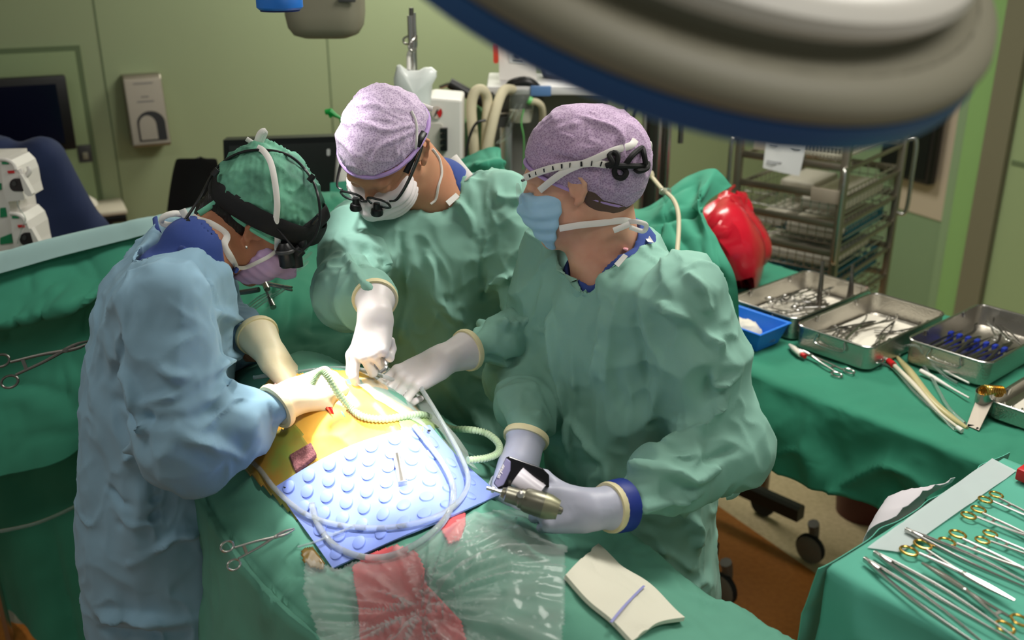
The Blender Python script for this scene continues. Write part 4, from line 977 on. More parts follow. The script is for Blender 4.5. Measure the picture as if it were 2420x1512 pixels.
t = thing('screen_drape', 'green drape hung over the screen frame at left with a pale edge strip', 'drape', tuple(PY(150, 1090, 2.45)))
creases = [([PY(0, 790, 2.42), PY(90, 770, 2.42), PY(190, 725, 2.44), PY(290, 640, 2.5)], .03, -.03), ([PY(40, 690, 2.4), PY(110, 740, 2.42), PY(200, 760, 2.43)], .015, .02), ([PY(170, 700, 2.42), PY(230, 690, 2.45), PY(300, 640, 2.5)], .014, .02),
           ([PY(195, 720, 2.42), PY(205, 800, 2.42), PY(215, 900, 2.42)], .02, -.03), ([PY(20, 990, 2.42), PY(60, 1050, 2.42), PY(85, 1100, 2.42)], .015, .015), ([PY(70, 660, 2.43), PY(60, 740, 2.42), PY(120, 850, 2.42)], .012, .015)]
vf = sheet(c1, 90, 110, cloth(0.03, (4, 4, 4), 21, 2.5, 0.01), creases); mb = MB(); mb.add(*vf); mb.build('green_sheet', GREEN_DRAPE, t)
top = [PY(*q) for q in srow((648, 602, 564, 530, 487, 452), 0.0)]; low = [PY(*q) for q in srow((690, 642, 600, 562, 510, 470), -0.012)]
vf = sheet([[q+A(0, .03, .002) for q in top], [q+A(0, -.01, .006) for q in top], [q+A(0, -.02, .0) for q in low]], 12, 60, lambda g: 0.004*crinkle(g, (8, 8, 8), 3), thick=0.001)
mb = MB(); mb.add(*vf); mb.build('pale_edge_strip', DRAPE_EDGE, t)
mb = MB(); mb.tube([q+A(0, .03, -.02) for q in top], 0.012, 8); mb.build('screen_bar', STEEL, t)
for k in (0, 5): 
    mb = MB(); mb.tube([top[k]+A(0, .03, -.02), A(top[k][0], top[k][1]+.05, 0.0)], 0.012, 8); mb.build('screen_post', STEEL, t)
# lower hanging layer
c2 = [[PY(x, y, d) for x, y, d in ((-200, 950, 2.56), (0, 930, 2.58), (150, 900, 2.6), (300, 900, 2.62), (500, 900, 2.62), (640, 900, 2.55))],
      [PY(x, y, d) for x, y, d in ((-200, 1180, 2.54), (0, 1150, 2.56), (150, 1120, 2.58), (300, 1120, 2.6), (500, 1120, 2.5), (640, 1120, 2.4))],
      [PH(-220, 1440, 0.02), PH(-10, 1462, 0.02), PH(110, 1535, 0.02), PH(300, 1590, 0.02), PH(500, 1610, 0.02), PH(640, 1610, 0.02)]]
vf = sheet(c2, 60, 80, cloth(0.05, (4, 4, 1.2), 33, 2.0, 0.008), [([PY(60, 1370, 2.5), PY(140, 1290, 2.5), PY(215, 1230, 2.5)], .012, .012)]); mb = MB(); mb.add(*vf)
tag(mb.build('floor_drape', DRAPE_DARK), 'dark green drape hanging to the floor under the left screen drape', 'drape')
t_ = MB(); t_.tube([PY(-40, 1260, 2.36), PY(0, 1255, 2.36), PY(80, 1238, 2.36), PY(150, 1210, 2.37), PY(205, 1180, 2.38), PY(300, 1120, 2.42)], 0.0045, 8, 40); tag(t_.build('suction_line', CLEAR), 'thin clear line sagging across the dark drape at lower left', 'tube')

# middle drape: from the screen down over the patient's upper body
c3 = [[PY(x, y, d) for x, y, d in ((470, 492, 2.76), (600, 466, 2.8), (740, 436, 2.85), (850, 425, 2.88), (960, 405, 2.92))],
      [PY(x, y, d) for x, y, d in ((470, 540, 2.62), (600, 515, 2.66), (740, 500, 2.7), (850, 490, 2.74), (960, 490, 2.8))],
      [PY(x, y, d) for x, y, d in ((470, 620, 2.56), (600, 590, 2.56), (740, 570, 2.6), (850, 570, 2.64), (930, 580, 2.7))],
      [PY(x, y, d) for x, y, d in ((460, 700, 2.36), (590, 650, 2.40), (730, 640, 2.42), (810, 650, 2.44), (870, 680, 2.5))],
      [PY(x, y, d) for x, y, d in ((450, 800, 2.16), (590, 760, 2.2), (720, 760, 2.22), (800, 770, 2.22), (850, 780, 2.2))],
      [PY(x, y, d) for x, y, d in ((450, 900, 2.00), (590, 880, 2.0), (710, 890, 2.0), (800, 890, 1.98), (860, 895, 1.96))],
      [PY(x, y, d) for x, y, d in ((450, 985, 1.92), (590, 970, 1.88), (710, 960, 1.86), (800, 950, 1.87), (870, 940, 1.89))]]
cr = [([PY(700, 620, 2.4), PY(690, 720, 2.28), PY(650, 800, 2.15)], .02, .035), ([PY(760, 600, 2.45), PY(770, 700, 2.32), PY(745, 800, 2.15), PY(735, 860, 2.05)], .018, .03), ([PY(640, 640, 2.4), PY(620, 720, 2.3)], .018, .03), ([PY(820, 640, 2.42), PY(815, 740, 2.28), PY(800, 850, 2.05)], .018, .035),
      ([PY(560, 520, 2.68), PY(700, 490, 2.72), PY(830, 465, 2.78)], .025, .03), ([PY(730, 640, 2.42), PY(720, 740, 2.25)], .012, -.02), ([PY(600, 560, 2.6), PY(720, 545, 2.62), PY(800, 540, 2.66)], .03, -.03)]
vf = sheet(c3, 110, 90, cloth(0.03, (5, 4, 4), 55, 2.5, 0.008), cr); mb = MB(); mb.add(*vf)
tag(mb.build('chest_drape', DRAPE_DARK), 'deep green drape falling in folds between the two facing surgeons', 'drape')

# right drape behind the back surgeon and the nurse
c4 = [[PY(*q) for q in r] for r in (
  ((780, 432, 2.90), (950, 410, 2.94), (1060, 372, 2.94), (1150, 343, 2.90), (1190, 348, 2.88), (1215, 405, 2.88), (1350, 420, 2.86), (1500, 480, 2.82), (1560, 440, 2.80), (1620, 402, 2.78), (1690, 388, 2.74), (1736, 434, 2.72)),
  ((780, 500, 2.88), (950, 490, 2.92), (1060, 440, 2.88), (1150, 400, 2.82), (1190, 400, 2.82), (1215, 440, 2.82), (1350, 480, 2.80), (1500, 520, 2.72), (1560, 490, 2.68), (1620, 470, 2.68), (1655, 470, 2.64), (1672, 490, 2.66)),
  ((780, 640, 2.86), (950, 640, 2.90), (1060, 600, 2.86), (1150, 560, 2.80), (1190, 560, 2.80), (1215, 580, 2.80), (1350, 600, 2.74), (1500, 610, 2.62), (1560, 590, 2.58), (1620, 570, 2.56), (1670, 560, 2.54), (1700, 562, 2.54)),
  ((780, 800, 2.84), (950, 800, 2.88), (1060, 780, 2.84), (1150, 760, 2.80), (1190, 760, 2.80), (1215, 760, 2.80), (1350, 760, 2.72), (1500, 740, 2.54), (1560, 730, 2.50), (1620, 715, 2.48), (1690, 700, 2.46), (1748, 700, 2.46)),
  ((780, 1150, 2.84), (950, 1150, 2.86), (1060, 1150, 2.84), (1150, 1150, 2.80), (1190, 1150, 2.80), (1215, 1150, 2.80), (1350, 1150, 2.75), (1500, 1120, 2.64), (1560, 1100, 2.62), (1620, 1080, 2.6), (1690, 1060, 2.58), (1750, 1050, 2.58)))]
cr = [([PY(1520, 520, 2.7), PY(1600, 510, 2.66), PY(1660, 480, 2.64)], .014, .025), ([PY(1500, 580, 2.64), PY(1600, 600, 2.55), PY(1680, 690, 2.46)], .016, .03), ([PY(1640, 420, 2.74), PY(1620, 480, 2.66), PY(1650, 560, 2.55)], .016, .03), ([PY(1690, 400, 2.72), PY(1660, 470, 2.65)], .012, -.02), ([PY(1600, 410, 2.76), PY(1560, 500, 2.68), PY(1540, 600, 2.58)], .015, .03), ([PY(1690, 640, 2.5), PY(1720, 690, 2.46)], .014, .02), ([PY(1150, 345, 2.88), PY(1120, 380, 2.84), PY(1130, 430, 2.82)], .012, .025), ([PY(1080, 375, 2.9), PY(1140, 395, 2.84), PY(1190, 385, 2.84)], .012, -.02)]
vf = sheet(c4, 90, 170, cloth(0.025, (5, 5, 4), 77, 2.5, 0.008), cr); mb = MB(); mb.add(*vf)
tag(mb.build('back_drape', GREEN_DRAPE), 'green drape propped up in peaks behind the nurse and back surgeon', 'drape')
mb = MB(); mb.tube([P(1538, 415, 2.86), P(1552, 432, 2.8), P(1566, 448, 2.74), P(1590, 470, 2.68), P(1602, 500, 2.64), P(1604, 540, 2.60), P(1600, 600, 2.52)], 0.006, 8, 50)
t = thing('beige_cable', 'beige cable clipped over the green drape behind the nurse', 'cable', tuple(P(1600, 600, 2.52))); mb.build('cord', CABLE_BEIGE, t)
mb = MB(); mb.lathe([(0, -.012), (.009, -.01), (.011, 0), (.008, .01), (0, .012)], P(1536, 410, 2.85), A(-.5, 0, .8), 12); mb.build('plug', CABLE_BEIGE, t)
mb = MB(); mb.box(P(1572, 452, 2.72), (0.03, 0.02, 0.016), YM(20), 0.003); mb.build('clip', CLEAR, t)

# operating table and patient surface: u runs feetwards, w across
PO = A(-0.36, 1.72, 0); UA = unit(A(0.43, -0.55, 0)); WA = A(-UA[1], UA[0], 0)
def HT(u, w):
    hip = 0.225*np.exp(-((u+0.02)/0.21)**2-((w-0.03)/0.20)**2)
    th = 0.11*np.exp(-((w-0.06)/0.17)**2)/(1+np.exp(-(u-0.05)/0.05))*np.exp(-np.clip(u-0.55, 0, 9)**2/0.1)
    tor = 0.16*np.exp(-(w/0.2)**2)/(1+np.exp((u+0.12)/0.05))
    leg = 0.035*np.exp(-((w+0.03)/0.07)**2-((u-0.42)/0.16)**2)
    return 0.985+hip+th+tor+leg
def ST(u, w, off=0.0):
    u = np.asarray(u, float); w = np.asarray(w, float)
    return PO+np.multiply.outer(u, UA)+np.multiply.outer(w, WA)+np.multiply.outer(HT(u, w)+off, Z3)
def RH(px, py, off=0.0):
    """where a pixel ray meets the patient surface"""
    d = FV+(px-1210)/FPX*XV+(756-py)/FPX*UV
    z = np.linspace(1.2, 2.4, 1200); p = CAM+z[:, None]*d; r = p-PO
    h = HT(r@UA, r@WA)+off
    k = np.nonzero(p[:, 2] < h)[0]
    return p[k[0]] if len(k) else p[-1]
us = np.linspace(-0.34, 0.95, 150); qs = np.linspace(0, 1, 130)
G = []
for u in us:
    wl = -0.21-0.03*math.sin(5*u+1); wr_ = 0.40+0.015*math.sin(7*u)
    row = []
    for q in qs:
        if q < 0.28:
            s = 1-q/0.28; row.append(A(wl-0.05*s-0.03*math.sin(s*3+u*9)*s, (1-s)*1.0))
        elif q < 0.80:
            s = (q-0.28)/0.52; row.append(A(wl+(wr_-wl)*s, 1.0))
        else:
            s = (q-0.80)/0.20; row.append(A(wr_+0.05*s+0.03*math.sin(s*3+u*11)*s, 1.0-s))
    row = np.array(row); w_ = row[:, 0]; zt_ = HT(np.full(len(w_), u), np.clip(w_, wl, wr_))
    z = np.where(row[:, 1] >= 1, zt_, 0.30+(zt_-0.30)*row[:, 1])
    e = np.minimum(np.abs(w_-wl), np.abs(w_-wr_)); z = z-0.02*np.exp(-(e/0.015)**2)*(row[:, 1] >= 1)
    G.append(PO+np.outer(np.full(len(w_), u), UA)+np.outer(w_, WA)+np.outer(z, Z3))
G = np.array(G); nu, nv = G.shape[:2]; Gf = G.reshape(-1, 3); Fq = grid_faces(nu, nv)
N = vnormals(Gf, Fq)
if N[len(N)//2][2] < 0: Fq = Fq[:, ::-1]; N = -N
Gf = Gf+N*(0.012*crinkle(Gf, (6, 6, 6), 91, 0.9, 1.3)+0.008*crinkle(Gf, (15, 15, 12), 95, 0.9, 1.6)+0.012*crinkle(Gf, (10, 10, 1.0), 99, 0.5, 2)*(np.clip((0.95-Gf[:, 2])*6, 0, 1))-0.006)[:, None]
N = vnormals(Gf, Fq)
def RHs(lst, off=0.0): return [RH(x, y, off) for x, y in lst]
Gf = crease(Gf, N, [(RHs([(1180, 1290), (1250, 1230), (1300, 1180)]), .012, .012), (RHs([(1000, 1330), (1120, 1300), (1230, 1290)]), .012, .012), (RHs([(1150, 1420), (1260, 1390), (1330, 1380)]), .012, .012), (RHs([(1200, 1480), (1300, 1450), (1360, 1460)]), .012, .01), (RHs([(1090, 1370), (1180, 1350), (1270, 1345)]), .01, -.01)])
mb = MB(); mb.add(Gf, Fq.tolist()); o = mb.build('table_drape', fabric('table_drape_fabric', lin(96, 158, 136), crease=0.4), None, True, None, None)
tag(o, 'crumpled green drape covering the patient and operating table', 'drape'); sm = o.modifiers.new('solid', 'SOLIDIFY'); sm.thickness = 0.002; sm.offset = -1
# dark side drape at the left flank below the mat
t = thing('operating_table', 'padded operating table hidden beneath the green drapes', 'table', tuple(PO+UA*0.3+WA*0.1))
TMx = np.stack([UA, WA, Z3], 1)
mb = MB(); mb.box(PO+UA*0.25+WA*0.1+Z3*0.80, (1.3, 0.50, 0.08), TMx, 0.02); mb.build('mattress', BLACK_STRAP, t)
mb = MB(); mb.box(PO+UA*0.25+WA*0.1+Z3*0.73, (1.3, 0.48, 0.05), TMx, 0.01); mb.build('table_frame', STEEL_DARK, t)
mb = MB(); mb.box(PO+UA*0.1+WA*0.1+Z3*0.42, (0.35, 0.28, 0.6), TMx, 0.03); mb.build('column', BRUSHED, t)
mb = MB(); mb.box(PO+UA*0.2+WA*0.1+Z3*0.06, (0.9, 0.40, 0.11), TMx, 0.03); mb.build('base', STEEL_DARK, t)

# the patient under the drapes: one continuous lying body, hip uppermost
body = SDF()
B = lambda u, w, z: PO+UA*u+WA*w+Z3*z
body.u(ellip(B(-0.02, 0.03, 1.03), (0.17, 0.17, 0.155)), 0.05)
body.u(rcone(B(-0.05, 0.03, 0.99), B(-0.38, 0.02, 0.98), 0.14, 0.14), 0.08); body.u(rcone(B(-0.38, 0.02, 0.98), B(-0.52, 0.02, 0.97), 0.14, 0.08), 0.05)
body.u(rcone(B(-0.50, 0.02, 0.96), B(-0.60, 0.02, 0.96), 0.06, 0.055), 0.03); body.u(ellip(B(-0.70, 0.02, 0.97), (0.10, 0.08, 0.095)), 0.03)
body.u(ellip(B(-0.70, 0.11, 0.96), (0.015, 0.02, 0.02)), 0.015)
body.u(rcone(B(0.02, 0.06, 1.0), B(0.42, 0.06, 0.95), 0.105, 0.07), 0.05); body.u(rcone(B(0.42, 0.06, 0.95), B(0.80, 0.0, 0.91), 0.062, 0.045), 0.03)
body.u(rcone(B(0.02, 0.10, 0.94), B(0.40, 0.16, 0.92), 0.09, 0.065), 0.05); body.u(rcone(B(0.40, 0.16, 0.92), B(0.82, 0.16, 0.90), 0.058, 0.045), 0.03)
for w_ in (0.0, 0.16): body.u(rcone(B(0.82, w_, 0.90), B(0.86, w_+0.1, 0.90), 0.04, 0.028), 0.02)
body.u(rcone(B(-0.42, 0.12, 1.0), B(-0.28, 0.2, 0.95), 0.05, 0.04), 0.03); body.u(rcone(B(-0.28, 0.2, 0.95), B(-0.45, 0.26, 0.93), 0.038, 0.028), 0.02)
V, Q = mesh_sdf(body, PO+A(-.75, -.95, .82), PO+A(.75, .75, 1.25), 0.015)
SKIN_P = mat('patient_skin', lin(214, 160, 120), 0.5, sss=0.1)
pat = vq('person', (V, Q), SKIN_P, loc=tuple(PO+Z3*0.85)); tag(pat, 'patient lying on the operating table with exposed iodine yellow hip', 'person')
def surf_patch(poly, off, nm, m, parent, n=260, relief=0.0, seed=0, box=None, thick=0.002):
    u0, u1, w0, w1 = box or (-0.35, 0.45, -0.23, 0.40)
    uu, ww = np.meshgrid(np.linspace(u0, u1, n), np.linspace(w0, w1, int(n*(w1-w0)/(u1-u0))), indexing='ij')
    V = ST(uu.ravel(), ww.ravel(), off); F = grid_faces(*uu.shape)
    N = vnormals(V, F)
    if N[len(N)//2][2] < 0: F = F[:, ::-1]; N = -N
    ok = in_poly(proj(V), poly); F = F[ok[F].all(1)]
    if relief: V = V+N*(relief*crinkle(V, (11, 11, 11), seed, 0.8, 4))[:, None]
    us_ = np.unique(F); mp = np.full(len(V), -1); mp[us_] = np.arange(len(us_))
    mb = MB(); mb.add(V[us_], mp[F].tolist()); o = mb.build(nm, m, parent, True, None, None)
    if thick: s_ = o.modifiers.new('solid', 'SOLIDIFY'); s_.thickness = thick; s_.offset = -1
    return o
IOD = mat('iodine_film_skin', lin(250, 204, 96), 0.3, col2=lin(242, 164, 62), vscale=9, bumps=(('ridge', 22, 0.3, 0.003),), coat=0.4, sss=0.1)
IODG = mat('iodine_film_over_drape', lin(132, 144, 64), 0.3, col2=lin(164, 116, 46), vscale=14, bumps=(('ridge', 18, 0.55, 0.005),), coat=0.5)
surf_patch([(560, 1010), (600, 1060), (692, 1012), (800, 1190), (1050, 1050), (1005, 985), (950, 920), (880, 880), (780, 872), (640, 890)], 0.010, 'iodine_film', IOD, pat, relief=0.002, seed=5)
surf_patch([(548, 1085), (600, 1040), (704, 1000), (754, 1092), (815, 1190), (710, 1240), (635, 1165)], 0.0125, 'film_over_drape_edge', IODG, pat, relief=0.006, seed=8)
surf_patch([(940, 985), (1010, 985), (1040, 1010), (980, 1050), (950, 1040)], 0.013, 'film_corner', mat('pale_green_film', lin(166, 190, 130), 0.3, coat=0.4), pat, relief=0.004, seed=9)
# incision
wl = [RH(*q) for q in ((742, 928), (758, 948), (773, 966), (790, 990))]
mb = MB(); mb.tube([q+Z3*0.010 for q in wl], [0.016, 0.022, 0.014, 0.001], 10, 20, True, 0.6, Z3); mb.build('incision', WOUND, pat)
mb = MB(); mb.tube([q+Z3*0.013+A(-.004, -.004, 0) for q in wl], [0.006, 0.005, 0.003, 0.001], 8, 20); mb.build('incision_edge', mat('wet_red', lin(214, 60, 40), 0.2), pat)
# ------------------------------------------------------------------ instrument table on the right
TO = A(.62, 2.436, 0); TE1 = unit(A(.65, -.76, 0)); TE2 = A(-TE1[1], TE1[0], 0); TZ = .95
def TP(s, t, z): return TO+TE1*s+TE2*t+Z3*z
TM = np.stack([TE1, TE2, Z3], 1)
S0, S1_ = -.50, 1.05; TD = .80
ss = np.linspace(S0, S1_, 130); qs = np.linspace(0, 1, 90); G = []
for s in ss:
    hang = .205+.012*math.sin(3.1*s+.4)+.012*math.sin(9*s); row = []
    for q in qs:
        if q < .34:
            f = 1-q/.34; row.append(TP(s, -.010-.04*f-.02*math.sin(6*s+3*f)*f, TZ-hang*f))
        elif q < .86: f = (q-.34)/.52; row.append(TP(s, TD*f, TZ))
        else: f = (q-.86)/.14; row.append(TP(s, TD+.02+.04*f, TZ-.4*f))
    G.append(row)
G = np.array(G); nu, nv = G.shape[:2]; Gf = G.reshape(-1, 3); Fq = grid_faces(nu, nv); N = vnormals(Gf, Fq)
if N[nu//2*nv+nv//2][2] < 0: Fq = Fq[:, ::-1]; N = -N
fl = np.clip((TZ-Gf[:, 2])*8, 0, 1)
Gf = Gf+N*(.007*crinkle(Gf, (11, 11, 14), 131, .9, 1.6)*(1-fl)+fl*(.04*(crinkle(Gf, (6, 6, 5), 133, .8, 2.5)-.5)+.014*crinkle(Gf, (15, 15, 12), 135, .9, 3)))[:, None]
mb = MB(); mb.add(Gf, Fq.tolist()); o = mb.build('table_cover', fabric('instrument_cover_fabric', lin(48, 130, 103), crease=.6), None, True, None, None)
tag(o, 'creased green cover over the instrument table on the right', 'drape'); sm = o.modifiers.new('solid', 'SOLIDIFY'); sm.thickness = .002; sm.offset = -1
t = thing('instrument_table', 'instrument table hidden beneath the creased green cover', 'table', tuple(TP(.3, .4, 0)))
mb = MB(); mb.box(TP((S0+S1_)/2, TD/2, TZ-.022), (S1_-S0-.04, TD-.02, .03), TM, .004); mb.build('tabletop', BRUSHED, t)
for s in (S0+.12, S1_-.12):
    for t_ in (.06, TD-.06):
        mb = MB(); mb.tube([TP(s, t_, .1), TP(s, t_, TZ-.03)], .016, 10); l_ = mb.build('leg', BRUSHED, t)
        mb = MB(); mb.lathe([(0, -.014), (.045, -.014), (.05, -.008), (.05, .008), (.045, .014), (0, .014)], TP(s, t_, .052), TE2, 16); mb.build('castor', RUBBER, l_)

def tray(s0, s1, t0, t1, z0, h, label, liner=None):
    """perforated steel tray with rounded corners, rolled rim, handles"""
    w = thing('instrument_tray', label, 'tray', tuple(TP((s0+s1)/2, (t0+t1)/2, z0)), 'steel instrument trays')
    def rr(g, z, n=6, r=.028):
        a0, a1, b0, b1 = s0+g, s1-g, t0+g, t1-g; P_ = []
        for cx, cy, a in ((a1-r, b1-r, 0), (a0+r, b1-r, 90), (a0+r, b0+r, 180), (a1-r, b0+r, 270)):
            for k in range(n+1): an = R_(a+90*k/n); P_.append(TP(cx+r*math.cos(an), cy+r*math.sin(an), z))
        return P_
    L = [rr(.006, z0), rr(.0, z0+.006), rr(0, z0+h), rr(.003, z0+h), rr(.003, z0+.008), rr(.009, z0+.004)]; m = len(L[0]); V = np.array([q for l in L for q in l])
    F = [(i*m+j, i*m+(j+1) % m, (i+1)*m+(j+1) % m, (i+1)*m+j) for i in range(5) for j in range(m)]+[tuple(range(m))[::-1], tuple(range(5*m, 6*m))]
    mb = MB(); mb.add(V, F); recalc(mb.build('tray_body', STEEL_TRAY, w))
    q = rr(.0, z0+h); mb = MB(); mb.tube(q+[q[0]], .0035, 8, None, False); mb.build('rim', STEEL, w)
    for tt in (t0-.004, t1+.004):
        c = (s0+s1)/2; d = -1 if tt < t0 else 1
        mb = MB(); mb.tube([TP(c-.04, tt, z0+h-.004), TP(c-.04, tt+d*.006, z0+h-.03), TP(c+.04, tt+d*.006, z0+h-.03), TP(c+.04, tt, z0+h-.004)], .0025, 6, 20); mb.build('handle', STEEL, w)
    for sx in (s0+.0045, s1-.0045):
        for tt in (t0+.1, t1-.1):
            mb = MB(); mb.box(TP(sx, tt, z0+h-.006), (.006, .014, .018), TM, .002); mb.build('clip', STEEL, w)
    if liner:
        vf = sheet([[TP(liner[0], liner[2], z0+.008), TP((liner[0]+liner[1])/2, liner[2], z0+.010), TP(liner[1], liner[2], z0+.008)], [TP(liner[0], (liner[2]+liner[3])/2, z0+.012), TP((liner[0]+liner[1])/2, (liner[2]+liner[3])/2, z0+.010), TP(liner[1], (liner[2]+liner[3])/2, z0+.011)], [TP(liner[0], liner[3], z0+.009), TP((liner[0]+liner[1])/2, liner[3], z0+.012), TP(liner[1], liner[3], z0+.008)]], 16, 16, lambda g: .002*crinkle(g, (20, 20, 20), 7), thick=.002)
        mb = MB(); mb.add(*vf); o = mb.build('liner_cloth', WHITE_TOWEL); tag(o, 'white liner cloth in the '+label.split(' tray')[0].split(' steel')[0]+' tray', 'cloth')
    return w
Z0 = TZ+.006
tray(-.245, -.012, .245, .645, Z0, .068, 'farthest steel tray full of clamps beside the blue bin', (-.235, -.03, .30, .62))
tray(.008, .238, .215, .618, Z0, .068, 'middle steel tray with few tools on white cloth', (.02, .228, .235, .59))
tray(.262, .485, .352, .765, Z0, .068, 'deep steel tray with blue racks and dark tools')
tray(.560, .86, .20, .64, Z0, .045, 'low steel tray with perforated side at the right edge', (.585, .84, .25, .60))

# instrument makers (local frame: x towards the tip, z up)
def clamp(name, L, ring, m_arm, m_ring, jaw=.28, spread=.012, curve=0.0, thick=.0028):
    r = thing(name, 'x', 'x', (0, 0, 0))
    for q in (-1, 1):
        tip = A(jaw*L, q*.0012+curve, .002)
        pts = [tip, A(jaw*L*.5, q*.0035+curve*.35, .003), A(0, q*.001, .003), A(-.25*L, -q*spread*.55, .003), A(-(1-jaw)*L+2.2*ring, -q*spread, .003)]
        mb = MB(); mb.tube(pts, [thick*.5, thick*1.1, thick*1.35, thick, thick*.9], 8, 22); arm = mb.build('shank', m_arm, r)
        c = A(-(1-jaw)*L+ring, -q*(spread+ring*.72), .003)
        mb = MB(); mb.tube([c+A(ring*1.25*math.cos(a), ring*.95*math.sin(a), 0) for a in np.linspace(0, 2*math.pi, 24)], thick*.8, 8, None, False); mb.build('finger_ring', m_ring, arm)
    mb = MB(); mb.lathe([(0, .0), (.0042, .0), (.0042, .0072), (0, .0078)], (0, 0, 0), Z3, 12); mb.build('pivot', m_arm, r)
    mb = MB(); mb.box((-(1-jaw)*L*.62, 0, .0035), (.006, spread*1.5, .003)); mb.build('ratchet', m_arm, r)
    return r
def tweezers(name, L, m, w=.009):
    r = thing(name, 'x', 'x', (0, 0, 0))
    for q in (-1, 1):
        mb = MB(); mb.tube([A(0, 0, .004), A(.12*L, q*.004, .004), A(.45*L, q*.010, .004), A(.8*L, q*.006, .004), A(L, q*.0015, .004)], [w*.45, w*.5, w*.5, w*.3, w*.12], 8, 20, True, .45, A(0, 1, 0)); mb.build('arm', m, r)
    mb = MB(); mb.box((.012, 0, .004), (.03, .006, .008), None, .002); mb.build('joint', m, r)
    return r
def hookbar(name, L, m):
    r = thing(name, 'x', 'x', (0, 0, 0))
    mb = MB(); mb.tube([A(0, 0, .003), A(.8*L, 0, .003)], .0055, 8, None, True, .4, A(0, 0, 1)); mb.build('handle', m, r)
    mb = MB(); mb.tube([A(.78*L, 0, .003), A(.95*L, 0, .004), A(L, .0, .012), A(L, .0, .024)], [.005, .005, .006, .006], 8, 14, True, .4, A(0, 1, 0)); mb.build('blade', m, r)
    return r
_protos = []
def put(proto, base, tip, label, cat, group=None, up=Z3, lift=0.0):
    """place a copy so that its local x runs base -> tip starting at base"""
    base = np.asarray(base, float); tip = np.asarray(tip, float); d = tip-base
    ex = unit(d); ez = unit(np.asarray(up)-ex*(np.asarray(up)@ex)); ey = np.cross(ez, ex)
    k = np.linalg.norm(d)/proto['len']; M = np.eye(4)
    M[:3, 0] = ex*k; M[:3, 1] = ey*k; M[:3, 2] = ez*k; M[:3, 3] = base+ez*lift-ex*k*proto['x0']
    c = clone(proto['o'], MX(M), label, group); c['category'] = cat; return c
def proto(o, x0, length): _protos.append(o); return {'o': o, 'x0': x0, 'len': length}
PK = proto(clamp('artery_clamp', .16, .011, STEEL, STEEL), -.72*.16, .16)
PKD = proto(clamp('artery_clamp', .16, .011, STEEL_DARK, STEEL_DARK), -.72*.16, .16)
PG = proto(clamp('gold_ring_scissors', .20, .0125, STEEL, GOLD, .22, .012, .0, .0034), -.78*.20, .20)
PGC = proto(clamp('gold_ring_scissors', .20, .0125, STEEL, GOLD, .45, .010, .006, .0034), -.55*.20, .20)
PT = proto(tweezers('tissue_forceps', .22, STEEL), 0, .22)
PTD = proto(tweezers('tissue_forceps', .22, STEEL_DARK), 0, .22)
PR = proto(hookbar('retractor', .2, STEEL), 0, .2)
PRD = proto(hookbar('retractor', .2, STEEL_DARK), 0, .2)
rnd = random.Random(11)
ORD = ['leftmost', 'second from left', 'third from left', 'fourth from left', 'fifth from left', 'sixth from left', 'seventh from left', 'eighth from left', 'ninth from left', 'tenth from left', 'eleventh from left', 'twelfth from left', 'thirteenth from left', 'fourteenth from left', 'fifteenth from left']
def order_labels(objs, what):
    """labels by where each lies from left to right as seen in the picture"""
    objs.sort(key=lambda a: proj(np.array([(a[1]+a[2])/2]))[0][0])
    for k, a in enumerate(objs): a[0]['label'] = what[0]+' '+ORD[k]+' '+what[1]
def scatter(protos, n, s0, s1, t0, t1, z, ang, spread, label, cat, group, lmin=.12, lmax=.17):
    made = []
    for k in range(n):
        L = rnd.uniform(lmin, lmax); a = R_(ang+rnd.uniform(-spread, spread)); cs, ct = rnd.uniform(s0, s1), rnd.uniform(t0, t1)
        b = TP(cs-L/2*math.cos(a), ct-L/2*math.sin(a), z+k*.0022); e = TP(cs+L/2*math.cos(a), ct+L/2*math.sin(a), z+k*.0022+rnd.uniform(0, .012))
        made.append((put(rnd.choice(protos), b, e, label, cat, group), b, e))
    order_labels(made, label)
scatter([PK, PKD, PR], 13, -.19, -.06, .40, .57, Z0+.014, 60, 40, ('steel tool', 'in the far half of the farthest tray'), 'surgical tool', 'tools in the farthest tray')
scatter([PK, PKD], 13, -.16, -.06, .29, .36, Z0+.014, 20, 35, ('small steel clamp', 'in the near heap of the farthest tray'), 'clamp', 'clamps heaped in the farthest tray', .08, .11)
scatter([PK, PKD, PR], 8, .04, .11, .32, .50, Z0+.014, 75, 35, ('steel tool', 'along the left side of the middle tray'), 'surgical tool', 'tools in the middle tray')
scatter([PRD], 2, .15, .19, .46, .52, Z0+.014, 70, 30, ('dark flat retractor', 'on the white cloth of the middle tray'), 'retractor', 'retractors in the middle tray')
put(PK, TP(.21, .25, Z0+.014), TP(.15, .45, Z0+.018), 'open ringed clamp at the front corner of the middle tray', 'clamp')
put(PTD, TP(.12, .55, Z0+.02), TP(.17, .36, Z0+.014), 'dark forceps lying diagonally across the middle tray cloth', 'forceps')
